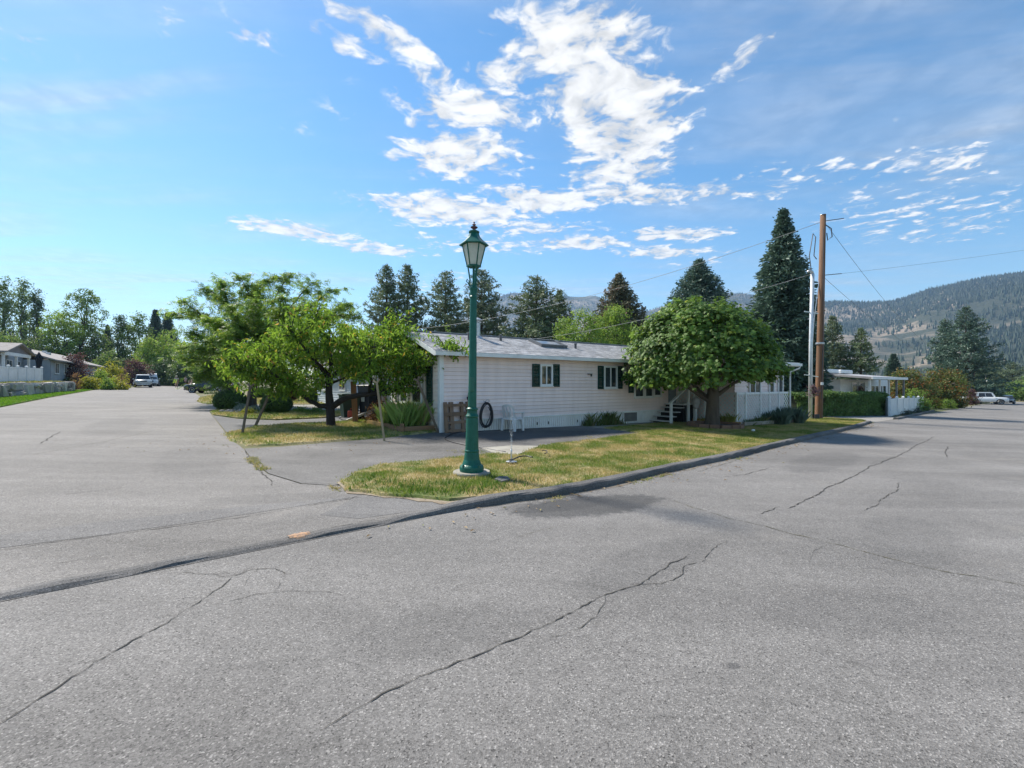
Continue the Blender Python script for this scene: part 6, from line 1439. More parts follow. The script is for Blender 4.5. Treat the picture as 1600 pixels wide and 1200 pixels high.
def vinyl_fence(label, pts, h, nsec, z0=0.0, boards=6, m=None):
    """posts with caps and boarded panels between; every panel and post its own part"""
    a, b_ = pts; t = thing('vinyl_fence', label, 'fence', a); ax = (b_ - a); ax.z = 0; L = ax.length; ax.normalize(); rz = math.atan2(ax.y, ax.x); M = Matrix.Rotation(rz, 4, 'Z'); w = L / nsec; sl = (b_.z - a.z) / L; m = m or M_WHITE
    for i in range(nsec + 1):
        x = i * w; z = sl * x + z0; q = MB(); q.b2((x - .065, -.065, z - .2), (x + .065, .065, z + h + .06), M); po = q.build('post', m, t)
        q = MB(); q.add([(x - .09, -.09, z + h + .06), (x + .09, -.09, z + h + .06), (x + .09, .09, z + h + .06), (x - .09, .09, z + h + .06), (x - .09, -.09, z + h + .09), (x + .09, -.09, z + h + .09), (x + .09, .09, z + h + .09), (x - .09, .09, z + h + .09), (x, 0, z + h + .17)], [(3, 2, 1, 0), (0, 1, 5, 4), (1, 2, 6, 5), (2, 3, 7, 6), (3, 0, 4, 7), (4, 5, 8), (5, 6, 8), (6, 7, 8), (7, 4, 8)], M); q.build('post_cap', m, po)
        if i == nsec: break
        zb = sl * (x + w / 2) + z0; q = MB(); q.b2((x + .065, -.03, zb + .02), (x + w - .065, .03, zb + .14), M); q.b2((x + .065, -.03, zb + h - .1), (x + w - .065, .03, zb + h), M); pn = q.build('panel_rail', m, t)
        bw = (w - .13) / boards
        for k in range(boards):
            q = MB(); xa = x + .065 + k * bw; q.b2((xa + .006, -.014, zb + .12), (xa + bw - .006, .014, zb + h - .08), M); q.build('board', m, pn)
    return t
F0 = G(1390, 650.5); F1 = G(1441, 641)
vinyl_fence('white vinyl fence running along the main road on the right', (F0, F1), 1.15, 6, 0, 6)
fl = F0 + Vector((-.72, .69, 0)) * 3.0 ; fl = G(1374, 648); vinyl_fence('short white vinyl fence return between hedge and fence corner', (fl, F0 + (fl - F0).normalized() * .16), 1.15, 1, 0, 8)
for i, px in enumerate((1418, 1434, 1447)):
    g = G(px, [649, 645, 642][i]); broadleaf('lavender_tuft', ['dark tuft at the fence foot nearest its corner', 'dark tuft at the middle of the white fence foot', 'dark tuft at the far end of the white fence'][i], 'plant', g, .42, .42, 'bush', (500, .10, .3), MATS['lavender_blades'], None, 330 + i, 'tufts along the white fence foot', None, 0, .02)
def neighbour_right():
    d = 39.0; base = GD(1345, d); rz = HA + .02; t = thing('white_bungalow', 'white neighbour bungalow with lattice porch behind the hedge', 'house', base, rz)
    # the house's own grid: x along the street side, -y towards the viewer's right; work from picture columns at depth d
    Mi = (Matrix.Translation(base) @ Matrix.Rotation(rz, 4, 'Z')).inverted()
    def lx(px, dd=d): return (Mi @ W(px, 600, dd)).x
    wm = pm('white_siding', (.66, .68, .70), (.56, .58, .60), 1.2, .6, .1, 20, isl=.05)
    q = MB(); q.b2((-4.6, .02, -.5), (7.5, 6, 2.6)); q.build('wall_core', wm, t)
    siding(t, Matrix.Translation((-4.6, .018, 0)), 12.1, .1, 2.6, .2, wm)
    siding(t, Matrix.Translation((-4.6, 6, 0)) @ Matrix.Rotation(-PI / 2, 4, 'Z'), 6, .1, 2.6, .2, wm)
    gr = pm('grey_metal_roof', (.42, .41, .41), (.33, .32, .33), 2, .55, .1)
    q = MB(); q.add([(-5.2, -2.2, 2.60), (3.6, -2.2, 2.60), (3.6, 3, 3.15), (-5.2, 3, 3.15), (-5.2, -2.2, 2.76), (3.6, -2.2, 2.76), (3.6, 3, 3.28), (-5.2, 3, 3.28)], [(0, 3, 2, 1), (4, 5, 6, 7), (0, 1, 5, 4), (1, 2, 6, 5), (2, 3, 7, 6), (3, 0, 4, 7)]); rf = q.build('roof', gr, t)
    q = MB(); q.add([(-5.2, 6.5, 2.62), (7.6, 6.5, 2.62), (7.6, 3.02, 3.15), (-5.2, 3.02, 3.15), (-5.2, 6.5, 2.76), (7.6, 6.5, 2.76), (7.6, 3.02, 3.28), (-5.2, 3.02, 3.28)], [(0, 3, 2, 1), (4, 5, 6, 7), (0, 1, 5, 4), (1, 2, 6, 5), (2, 3, 7, 6), (3, 0, 4, 7)]); q.build('roof', gr, t)
    q = MB(); q.b2((-5.25, -2.3, 2.58), (3.65, -2.21, 2.78)); q.build('fascia', M_WHITE, rf)
    for x in (-5.6, -2.5):
        q = MB(); q.b2((x, .6, 3.1), (x + 2.6, 2.2, 3.42), None, .06); q.build('skylight', M_WHITE, rf)
    for x in (-4.9, -2.6, -.4, 1.6, 3.6):
        q = MB(); q.b2((x, -2.05, -.6), (x + .12, -1.93, 2.6)); q.build('porch_post', M_WHITE if x < 1 else pm('grey_post', (.3, .3, .31), None, 3, .6, .1), t)
    for (x, w) in ((-2.2, 1.3), (-.6, 1.5)):
        window(t, Matrix.Translation((x, -.012, 1.3)), w, 1.1, 1)
    for k in range(4): window(t, Matrix.Translation((2.4 + k * 1.05, -.012, 1.15)), .95, .95, 1)
    q = MB(); q.b2((-4.9, -2.02, -.5), (1.6, -1.98, .55)); q.build('porch_skirt', wm, t)
    q = MB(); sw = .05
    for k in range(26):
        x = -4.85 + k * .18 - 1
        for s in (-1, 1):
            a = Vector((x, -1.99, .55)); b_ = Vector((x + 1.0, -1.99, 1.55)) if s > 0 else Vector((x + 1.0, -1.97, .55))
            if s < 0: a = Vector((x, -1.97, 1.55))
            if a.x < -4.9 or b_.x > -2.5: continue
            q.bar(a, b_, .012, sw, (0, -1, 0))
    o = q.build('lattice', M_WHITE, t, False, False); o['kind'] = 'stuff'
neighbour_right()
# flower basket under the neighbour porch
g = GD(1346, 37); broadleaf('flower_basket', 'dark hanging flower basket under the white bungalow porch roof', 'flowers', g + Vector((0, 0, 1.35)), .7, .42, 'bush', (500, .1, .6), L_PURP, None, 351, None, None, 0, .02)

# ------------------------------------------------------------------ pale neighbour home behind the fruit tree
def neighbour_mid():
    C = GD(548, 26.5); t = thing('white_mobile_home', 'pale neighbour mobile home behind the fruit tree trunk', 'house', C, HA + .03); wm = pm('pale_blue_siding', (.58, .63, .69), (.5, .55, .6), 1.2, .6, .1, 20, isl=.05)
    q = MB(); q.b2((.02, .02, -.5), (14, 9.0, 2.6)); q.build('wall_core', wm, t)
    siding(t, Matrix.Translation((0.018, 9.0, 0)) @ Matrix.Rotation(-PI / 2, 4, 'Z'), 9.0, .1, 2.6, .16, wm); siding(t, Matrix.Translation((0, .018, 0)), 14, .1, 2.6, .16, wm)
    q = MB(); q.prism([(-.4, 2.6), (9.4, 2.6), (4.5, 3.9)], 0, -.35, 14.3); rf = q.build('roof', pm('pale_roof', (.36, .36, .37), (.28, .28, .29), 3, .9, .3), t)
    q = MB(); q.b2((-.40, -.45, 2.46), (-.351, 9.45, 2.62)); q.build('fascia', M_WHITE, rf)
    ME = lambda y, z: Matrix.Translation((-.012, y, z)) @ Matrix.Rotation(-PI / 2, 4, 'Z')
    window(t, ME(2.2, 1.0), 1.3, 1.1, 2); window(t, ME(6.6, 1.0), 1.3, 1.1, 2)
    q = MB(); q.b2((-.04, 8.0, -.3), (-.0, 8.3, 2.6)); q.build('corner_board', M_DARK, t)
neighbour_mid()
# ramp, posts, bins at the porch
M_BIN = pm('dark_blue_bin', (.014, .020, .038), (.02, .027, .045), 5, .45, .1)
M_POSTW = pm('brown_post', (.26, .14, .08), (.18, .1, .06), 3, .85, .4, 30, stretch=(3, 3, .3))
t = thing('access_ramp', 'black access ramp with pale metal edge rising to the porch door', 'ramp', G(545, 657), HA)
rw = G(592, 647) - G(545, 657); 
Mr = (Matrix.Translation(G(545, 657)) @ Matrix.Rotation(HA, 4, 'Z')).inverted(); e1 = Mr @ (G(596, 655) + Vector((0, 0, .52))); e0 = Mr @ G(541, 660, .06); s0 = Mr @ G(530, 655, .05); s1 = Mr @ (G(590, 649) + Vector((0, 0, .52)))
q = MB(); q.add([e0, e1, s1, s0, e0 - Vector((0, 0, .05)), e1 - Vector((0, 0, .05)), s1 - Vector((0, 0, .05)), s0 - Vector((0, 0, .05))], [(0, 1, 2, 3), (4, 7, 6, 5), (0, 4, 5, 1), (1, 5, 6, 2), (2, 6, 7, 3), (3, 7, 4, 0)]); q.build('deck', pm('black_ramp_mat', (.02, .022, .026), (.035, .036, .04), 6, .8, .5, 60), t)
for (a, b_) in ((e0, e1), (s0, s1)):
    q = MB(); q.bar(a + Vector((0, 0, .0)), b_ + Vector((0, 0, .0)), .05, .09); q.build('edge_rail', M_GALV, t)
q = MB(); q.b2(e1 - Vector((.1, .1, .7)), e1 - Vector((.0, .0, .06))); q.b2(s1 - Vector((.1, .1, .7)), s1 - Vector((.0, .0, .06))); q.build('support', M_DARK, t)
for (a, b_, tp, w, lab) in (((556, 661), 552, 596, .16, 'thick brown post leaning at the ramp, nearer the fruit tree'), ((566, 655), 565, 610, .15, 'light brown upright post beside the dark bins')):
    g = G(*a); tpz = W(b_, tp, g.y) - g; t = thing('wooden_post', lab, 'post', g, 0, 'brown posts at the ramp'); q = MB(); q.bar((0, 0, -.2), tpz, w, w, (0, 1, 0)); q.build('timber', M_POSTW, t)
    q = MB(); q.bar(tpz * .985, tpz * 1.0, w * 1.1, w * 1.1, (0, 1, 0)); q.build('top', M_POSTW, t)
def bin_(p, rz, label, m, h=1.05):
    t = thing('wheelie_bin', label, 'bin', p, rz, 'bins at the porch'); q = MB(); n = [( -.25, -.27, .06), (.25, -.27, .06), (.25, .27, .06), (-.25, .27, .06), (-.31, -.36, h), (.31, -.36, h), (.31, .36, h), (-.31, .36, h)]
    q.add(n, [(3, 2, 1, 0), (4, 5, 6, 7), (0, 1, 5, 4), (1, 2, 6, 5), (2, 3, 7, 6), (3, 0, 4, 7)]); q.build('body', m, t); q = MB(); q.b2((-.34, -.40, h), (.34, .38, h + .06), None, .02); q.add([(-.3, -.36, h + .06), (.3, -.36, h + .06), (.3, .34, h + .06), (-.3, .34, h + .06), (0, 0, h + .12)], [(0, 1, 4), (1, 2, 4), (2, 3, 4), (3, 0, 4)]); q.build('lid', m, t)
    for s in (-1, 1):
        q = MB(); q.tube([(s * .29, .30, .1), (s * .34, .30, .1)], .10, 12); q.build('wheel', M_DARK, t)
    q = MB(); q.tube([(-.28, .43, h - .02), (.28, .43, h - .02)], .02, 6); q.build('handle', m, t)
    return t
bt = bin_(G(577, 655) + Vector((0, 0, .25)), HA - PI / 2 + .5, 'dark blue wheelie bin with a pale stencilled emblem by the ramp', M_BIN, 1.12)
q = MB(); q.add([(-.09, -.365, .50), (.09, -.365, .50), (.10, -.372, .72), (-.10, -.372, .72)], [(0, 1, 2, 3)]); q.add([(-.06, -.370, .75), (.06, -.370, .75), (.0, -.374, .86)], [(0, 1, 2)]); q.build('emblem', pm('pale_stencil', (.5, .53, .55), (.35, .38, .4), 18, .7, .1), bt)
bin_(G(546, 655), HA - PI / 2, 'dark green wheelie bin half hidden behind the brown post', pm('dark_green_bin', (.02, .05, .04), None, 4, .5, .1), 1.0)
t = thing('gas_can', 'small red container at the foot of the brown posts', 'can', G(550, 657, .12)); q = MB(); q.b2((-.15, -.1, 0), (.15, .1, .28), None, .03); q.build('body', pm('red_can', (.42, .06, .03), (.3, .05, .03), 5, .5, .1), t); q = MB(); q.tube([(-.08, 0, .28), (-.06, 0, .36), (.06, 0, .36), (.08, 0, .28)], .015, 6); q.build('handle', MATS['red_can'], t)
# ------------------------------------------------------------------ left side: stone wall, terrace, fence, grey house
M_STONE = pm('granite_boulder', (.44, .42, .39), (.30, .285, .265), 1.6, .9, .9, 9, bdist=.06, isl=.38)
SW0 = G(-70, 629.5); SW1 = G(119, 611.5)
def stone_wall():
    rng = random.Random(3); ax = (SW1 - SW0); ax.z = 0; L = ax.length; ax.normalize(); nr = Vector((-ax.y, ax.x, 0)); t = thing('stone_wall', 'retaining wall of rough grey boulders below the left white fence', 'wall', SW0); hgt = .98
    x = 0
    while x < L - .2:
        w = rng.uniform(.62, 1.35); two = rng.random() < .55; cuts = [(0, hgt)] if not two else [(0, hgt * (c := rng.uniform(.4, .62))), (hgt * c, hgt)]
        for (z0, z1) in cuts:
            bm = bmesh.new(); bmesh.ops.create_cube(bm, size=1); ww = min(w, L - x + .1); lean_ = rng.uniform(-.18, .18)
            for v in bm.verts:
                jx, jy, jz = (rng.uniform(-.16, .16) for _ in range(3)); v.co = Vector((v.co.x * (ww - .17) + jx + lean_ * v.co.z, v.co.y * .7 + jy, v.co.z * (z1 - z0 - .03) + jz * .6))
            bmesh.ops.bevel(bm, geom=list(bm.edges), offset=.10, segments=2, affect='EDGES')
            M = Matrix.Translation(ax * (x + ww / 2) + nr * (.35 + rng.uniform(-.13, .13) + (.10 if z0 > 0 else 0)) + Vector((0, 0, (z0 + z1) / 2 + gz((SW0 + ax * x).x) - gz(SW0.x) - .03))) @ Matrix.Rotation(math.atan2(ax.y, ax.x), 4, 'Z')
            me = bpy.data.meshes.new('stone'); bm.to_mesh(me); bm.free(); o = link_mesh('stone', me, M_STONE, t); o.matrix_local = M
        x += w * .96
    q = MB(); q.b2((0, .62, -.3), (L, .80, hgt - .12), Matrix.Rotation(math.atan2(ax.y, ax.x), 4, 'Z')); q.build('backfill', M_DIRT, t)
    return ax, nr, L
SAX, SNR, SL = stone_wall()
tp = [SW0 + SNR * .55, SW1 + SNR * .55, SW1 + SNR * 30 + SAX * 2, SW0 + SNR * 30]
ter = sheet('terrace', [(p.x, p.y) for p in tp], M_GROUND, .93, .9)
tp2 = [SW0 + SNR * .6, SW1 + SNR * .6 - SAX * .3, SW1 + SNR * 2.4 - SAX * .3, SW0 + SNR * 2.4]
grass('grass', [(p.x, p.y) for p in tp2], M_BLADE, 90, .06, .16, .03, .93, ter, 9)
fa = SW0 + SNR * 1.7; fb = SW1 + SNR * 1.7 - SAX * 3.0
fa.z = gz(fa.x) + .92; fb.z = gz(fb.x) + .92
vinyl_fence('white vinyl privacy fence on top of the boulder wall', (fa, fb), 1.20, 11, 0, 5)
def left_house():
    rz = math.atan2(SAX.y, SAX.x); base = SW0 + SNR * 5.2 + SAX * 17; base.z = gz(base.x) + .93; t = thing('grey_bungalow', 'grey bungalow with low hipped roof behind the left white fence', 'house', base, rz)
    g1 = pm('blue_grey_siding', (.34, .38, .42), (.29, .33, .37), 1.2, .65, .1, 20, isl=.05); g2 = pm('taupe_siding', (.20, .185, .19), (.16, .15, .155), 1.2, .65, .1, 20, isl=.05); rm = pm('grey_brown_shingle', (.27, .25, .235), (.20, .185, .175), 3, .95, .5, 40, isl=.2)
    q = MB(); q.b2((-6, .02, -1), (13.5, 8, 2.5)); q.build('wall_core', g1, t); siding(t, Matrix.Translation((-6, .018, 0)), 19.5, .1, 2.5, .2, g1)
    def slope(par, a, b_, c, d_, name='roof_slope'):
        q = MB(); q.add([a, b_, c, d_] + [Vector(p) + Vector((0, 0, .14)) for p in (a, b_, c, d_)], [(0, 3, 2, 1), (4, 5, 6, 7), (0, 1, 5, 4), (1, 2, 6, 5), (2, 3, 7, 6), (3, 0, 4, 7)]); return q.build(name, rm, par)
    r1 = slope(t, (-6.6, -.6, 2.4), (10, -.6, 2.4), (8, 4, 4.3), (-6.6, 4, 4.3)); slope(t, (10, 8.6, 2.4), (-6.6, 8.6, 2.4), (-6.6, 4.02, 4.3), (8, 4.02, 4.3))
    q = MB(); q.b2((-6.65, -.68, 2.38), (10.05, -.601, 2.56)); q.build('gutter', M_WHITE, r1)
    # gabled patio wing to the street and long low wing beyond
    q = MB(); q.prism([(.6, 2.45), (6.6, 2.45), (3.6, 3.15)], 1, -2.2, -2.0); gb = q.build('gable', g2, t)
    q = MB(); q.b2((.5, -2.25, 2.15), (6.7, -2.02, 2.44)); q.build('patio_beam', M_WHITE, t)
    for x in (.6, 3.4, 6.5):
        q = MB(); q.b2((x, -2.2, -.5), (x + .16, -2.04, 2.15)); q.build('patio_post', M_WHITE, t)
    for (xa, xb) in ((.1, 3.6), (7.1, 3.6)):
        q = MB(); q.add([(xa, -2.5, 2.36), (xb, -2.5, 3.22), (xb, 1, 3.22), (xa, 1, 2.36), (xa, -2.5, 2.48), (xb, -2.5, 3.35), (xb, 1, 3.35), (xa, 1, 2.48)], [(0, 3, 2, 1), (4, 5, 6, 7), (0, 1, 5, 4), (1, 2, 6, 5), (2, 3, 7, 6), (3, 0, 4, 7)]); q.build('gable_roof', rm, t)
    q = MB(); q.b2((13.6, -2, -2), (38, 6, 2.3)); q.build('long_wing', g1, t); siding(t, Matrix.Translation((13.6, -2.002, 0)), 24.4, .1, 2.3, .2, g1)
    r2 = slope(t, (12.9, -2.6, 2.2), (38.6, -2.6, 2.2), (36.6, 2, 3.8), (12.9, 2, 3.8)); slope(t, (38.6, 6.6, 2.2), (12.9, 6.6, 2.2), (12.9, 2.02, 3.8), (36.6, 2.02, 3.8))
    for (x, y, z) in ((16, .4, 3.3), (19, .8, 3.4), (22.5, 0, 3.15), (25, .9, 3.45)):
        q = MB(); q.b2((x, y, z), (x + .45, y + .4, z + .40), None, .04); q.build('roof_vent', M_DARK if x < 20 else M_GALV, r2)
    for x in (-4.5, -1.5, 9, 11.2): window(t, Matrix.Translation((x, -.012, .9)), 1.5, 1.2, 2)
    for x in (15, 18.5, 22, 26): window(t, Matrix.Translation((x, -2.034, .9)), 1.5, 1.2, 2)
left_house()
# closed patio umbrella
up = W(61, 572, 45); up.z = gz(up.x) + .93; t = thing('patio_umbrella', 'closed black patio umbrella standing behind the left white fence', 'umbrella', up); q = MB(); q.tube([(0, 0, 0), (0, 0, 2.9)], .03, 8); q.build('pole', M_GALV, t)
q = MB(); n = 10; rr = [(.10, 1.0), (.20, 1.15), (.20, 1.5), (.24, 1.95), (.32, 2.25), (.24, 2.42), (.12, 2.65), (.03, 2.85)]
for i, (r, z) in enumerate(rr):
    for k in range(n * 2): a = PI * k / n; s = r * (1 if k % 2 else .72); q.v.append((s * math.cos(a), s * math.sin(a), z))
for i in range(len(rr) - 1):
    for k in range(n * 2): k2 = (k + 1) % (n * 2); q.f.append((i * n * 2 + k, i * n * 2 + k2, (i + 1) * n * 2 + k2, (i + 1) * n * 2 + k))
q.build('canopy', pm('black_canvas', (.016, .018, .024), (.028, .03, .036), 5, .9, .4), t); q = MB(); q.lathe([(.28, 0), (.28, .06), (.06, .1)], 16); q.build('foot', M_CONC, t)
# rocks at the edge of the corner garden
st = MB(); st.sphere((0, 0, 0), 1, 8, 6); s0 = st.build('garden_rock', M_STONE, None, False); rs = random.Random(5)
RK = [(160, 605.5, .5, 'grey rock at the front of the corner garden, the left one'), (176, 604.5, .6, 'grey rock at the front of the corner garden, the middle one'), (197, 603, .5, 'grey rock at the tip of the corner garden near the pickup')]
for i, (px, py, r, lab) in enumerate(RK):
    o = s0 if i == 0 else bpy.data.objects.new('garden_rock', s0.data)
    if i: COL.objects.link(o)
    o.location = G(px, py) + Vector((0, 0, r * .25)); o.scale = (r, r * .7, r * .55); tag(o, lab, 'rock', 'rocks edging the corner garden')

# ------------------------------------------------------------------ vehicles
M_TYRE = pm('tyre_rubber', (.02, .02, .021), (.03, .03, .03), 12, .85, .2); M_RIM = pm('alloy_rim', (.55, .56, .58), (.42, .43, .45), 6, .3, .05, metallic=.9); M_CGL = glassm('car_glass', (.012, .015, .018), .03)
M_HEAD = pm('headlight_lens', (.7, .72, .74), (.5, .52, .54), 8, .1, .02); M_TAIL = pm('tail_lens', (.35, .02, .02), None, 8, .2, .02); M_PLATE = pm('number_plate', (.7, .72, .75), (.6, .62, .66), 20, .5, .05); M_BLKP = pm('black_plastic', (.025, .025, .027), None, 6, .6, .1)
def car(kind, label, p, rz, paint, group=None, name=None, L=4.7):
    """front faces +x"""
    t = thing(name or {'suv': 'parked_suv', 'sedan': 'sedan', 'pickup': 'pickup_truck', 'van': 'van'}[kind], label, {'suv': 'car', 'sedan': 'car', 'pickup': 'pickup', 'van': 'van'}[kind], p, rz, group)
    hw = {'suv': .92, 'sedan': .89, 'pickup': .97, 'van': .98}[kind]; belt = {'suv': 1.02, 'sedan': .92, 'pickup': 1.12, 'van': 1.15}[kind]; roof = {'suv': 1.68, 'sedan': 1.45, 'pickup': 1.85, 'van': 2.1}[kind]; wr = {'suv': .36, 'sedan': .33, 'pickup': .40, 'van': .37}[kind]; h = L / 2
    if kind == 'suv': secs = [(-h, .45, .95, .80), (-h + .12, .32, 1.02, .90), (-h + .9, .25, belt + .02, hw), (.4, .22, belt, hw), (h - 1.1, .24, belt - .02, hw), (h - .35, .28, .92, hw * .96), (h - .08, .35, .80, hw * .86), (h, .42, .68, hw * .72)]; cab = [(-h + .08, belt), (-h + .45, roof - .10), (-h + .9, roof), (.1, roof), (.55, roof - .12), (h - 1.25, belt)]
    elif kind == 'sedan': secs = [(-h, .42, .82, .74), (-h + .15, .3, .92, .86), (-h + .9, .22, .95, hw), (.3, .2, belt, hw), (h - 1.2, .22, .86, hw), (h - .35, .26, .76, hw * .95), (h - .06, .32, .66, hw * .84), (h, .4, .58, hw * .7)]; cab = [(-h + .55, .94), (-h + 1.35, roof - .03), (-.35, roof), (.25, roof - .06), (h - 1.25, .88)]
    elif kind == 'pickup': secs = [(-h, .55, 1.05, .90), (-h + .1, .45, 1.10, .95), (-h + 1.0, .40, 1.12, hw), (-.5, .36, 1.12, hw), (.5, .36, belt, hw), (h - 1.3, .38, 1.14, hw), (h - .3, .40, 1.08, hw * .97), (h - .05, .45, 1.0, hw * .92), (h, .5, .9, hw * .85)]; cab = [(-.75, belt), (-.65, roof - .06), (-.4, roof), (.75, roof), (1.0, roof - .08), (h - 1.35, belt)]
    else: secs = [(-h, .4, 1.1, .92), (-h + .1, .3, 1.15, .96), (.4, .25, belt, hw), (h - .9, .27, 1.1, hw), (h - .25, .3, 1.0, hw * .95), (h, .4, .8, hw * .8)]; cab = [(-h + .05, belt), (-h + .15, roof - .1), (-h + .4, roof), (.8, roof), (1.1, roof - .15), (h - .65, belt - .02)]
    q = MB(); n = 8
    for (x, zb, zt, w) in secs:
        q.v += [(x, -w * .88, zb), (x, -w, zb + .16), (x, -w, zt - .12), (x, -w * .86, zt), (x, w * .86, zt), (x, w, zt - .12), (x, w, zb + .16), (x, w * .88, zb)]
    for i in range(len(secs) - 1):
        for k in range(n): k2 = (k + 1) % n; q.f.append((i * n + k, i * n + k2, (i + 1) * n + k2, (i + 1) * n + k))
    q.f.append(tuple(range(n))); q.f.append(tuple((len(secs) - 1) * n + k for k in range(n))[::-1]); body = q.build('body', paint, t, True)
    if kind == 'pickup':
        q = MB(); q.b2((-h + .14, -.72, 1.122), (-.85, .72, 1.128)); q.build('truck_bed', M_BLKP, body)
    wb, wt = hw * .88, hw * .72; q = MB(); m_ = len(cab)
    for (x, z) in cab:
        s = (z - cab[0][1]) / (roof - cab[0][1]); w = wb + (wt - wb) * s; q.v += [(x, -w, z), (x, w, z)]
    for i in range(m_ - 1): q.f.append((2 * i, 2 * i + 1, 2 * i + 3, 2 * i + 2))
    q.f.append(tuple(2 * i for i in range(m_))); q.f.append(tuple(2 * i + 1 for i in range(m_))[::-1]); q.build('cabin', paint, t, False)
    # glazing
    def P_(x, z, sgn, o=.006):
        s = (z - cab[0][1]) / (roof - cab[0][1]); return (x, sgn * (wb + (wt - wb) * s + o), z)
    zt = roof - .12; zb = belt + .05
    def edge(z, front):
        seq = cab if not front else cab[::-1]
        for (a, b_) in zip(seq[:-1], seq[1:]):
            if min(a[1], b_[1]) <= z <= max(a[1], b_[1]) and a[1] != b_[1]: return a[0] + (b_[0] - a[0]) * (z - a[1]) / (b_[1] - a[1])
        return seq[1][0]
    xr0, xr1, xf0, xf1 = edge(zb, 0) + .18, edge(zt, 0) + .2, edge(zb, 1) - .22, edge(zt, 1) - .15; ns_ = 2 if kind != 'van' else 3
    for sgn in (-1, 1):
        for k in range(ns_):
            f0, f1 = k / ns_ + .02, (k + 1) / ns_ - .02; q = MB(); q.add([P_(xr0 + (xf0 - xr0) * f0, zb, sgn), P_(xr0 + (xf0 - xr0) * f1, zb, sgn), P_(xr1 + (xf1 - xr1) * f1, zt, sgn), P_(xr1 + (xf1 - xr1) * f0, zt, sgn)], [(0, 1, 2, 3)]); q.build('side_window', M_CGL, t)
    for front in (0, 1):
        xa, xb = edge(zb, front), edge(zt, front); o = .012 if front else -.012; q = MB(); w0 = wb * .92; w1 = wt * .92; q.add([(xa + o, -w0, zb), (xa + o, w0, zb), (xb + o, w1, zt), (xb + o, -w1, zt)], [(0, 1, 2, 3)]); q.build('windscreen' if front else 'rear_window', M_CGL, t)
    wx = h - .92; wxr = -h + .95
    for sx in (wx, wxr):
        for sgn in (-1, 1):
            y = sgn * (hw - .10); q = MB(); q.tube([(sx, y - .11, wr), (sx, y + .115 * sgn, wr)] if sgn > 0 else [(sx, y + .11, wr), (sx, y - .115, wr)], wr, 18); wo_ = q.build('wheel', M_TYRE, t)
            yo = y + sgn * .117; q = MB(); rim_r = wr * .66
            q.lathe([(rim_r, -.01), (rim_r, .006), (rim_r * .86, .008), (.05, .012)], 14); M = Matrix.Translation((sx, yo, wr)) @ Matrix.Rotation(-sgn * PI / 2, 4, 'X'); q.v = [tuple(M @ Vector(v)) for v in q.v]; rim = q.build('rim', M_BLKP, wo_)
            q = MB()
            for k in range(5):
                a = 2 * PI * k / 5; q.bar(Vector((sx, yo + sgn * .016, wr)), Vector((sx + math.cos(a) * rim_r * .95, yo + sgn * .016, wr + math.sin(a) * rim_r * .95)), .016, .06, (0, 1, 0))
            q.lathe([(.06, 0), (.05, .02)], 8); 
            for i in range(len(q.v) - 16, len(q.v)): v = Vector(q.v[i]); q.v[i] = (sx + v.x, yo + sgn * (.012 + v.z), wr + v.y)
            q.tube([(sx + math.cos(a) * rim_r, yo + sgn * .012, wr + math.sin(a) * rim_r) for a in [2 * PI * i / 18 for i in range(19)]], .022, 5, False); q.build('rim', M_RIM, wo_)
            q = MB(); ya = y + sgn * .098; q.tube([(sx + math.cos(a) * (wr + .035), ya, wr + math.sin(a) * (wr + .035)) for a in [PI * i / 12 for i in range(13)]], .03, 5); q.build('wheel_arch', M_BLKP, t)
    zf = {'suv': .78, 'sedan': .66, 'pickup': .92, 'van': .85}[kind]
    for sgn in (-1, 1):
        q = MB(); q.box((h - .16, sgn * hw * .66, zf), (.30, .30, .15), None, .03); q.build('headlight', M_HEAD, t); q = MB(); q.box((-h + .05, sgn * hw * .78, zf + .08), (.12, .2, .22), None, .02); q.build('taillight', M_TAIL, t)
        q = MB(); q.box((h - 1.55, sgn * (hw + .10), belt + .08), (.12, .2, .14), None, .03); q.build('mirror', paint, t)
    q = MB(); q.box((h - .03, 0, zf - .03), (.10, hw * .8, .16), None, .02); q.build('grille', M_BLKP, t); q = MB(); q.box((h - .06, 0, .40), (.16, hw * 1.5, .16), None, .04); q.build('bumper', M_BLKP if kind != 'pickup' else M_GALV, t)
    q = MB(); q.box((h + .025, 0, .47), (.02, .5, .12)); q.build('number_plate', M_PLATE, t)
    return t
PA = lambda n, c: pm(n, c, tuple(x * .9 for x in c), 1.5, .3, .0, spec=.5, coat=.8)
P_DARK = PA('dark_blue_paint', (.018, .024, .034)); P_WHT = PA('white_paint', (.68, .70, .70)); P_SIL = PA('pale_paint', (.50, .53, .52)); P_BLK = PA('black_paint', (.012, .014, .018))
road_az = math.atan2(.812, -.583)
cp = GD(312, 50); car('suv', 'dark blue parked car nosing out under the locust tree', GD(331, 47.5), PI + .12, P_DARK)
car('pickup', 'white parked pickup facing the viewer on the left road side', GD(223, 66), road_az + PI + .10, P_SIL, 'white vehicles parked by the left road', L=5.2)
car('van', 'white parked vehicle directly behind the white pickup', GD(237, 76), road_az + PI, P_WHT, 'white vehicles parked by the left road', L=5.0)
cr = G(1573, 631); car('sedan', 'dark car approaching on the main road at the far right', cr, math.atan2(DR.y, DR.x) + PI, P_BLK, L=4.6)
car('pickup', 'white pickup parked across by the far roadside on the right', GD(1534, 69), -.62, P_WHT, L=5.4)
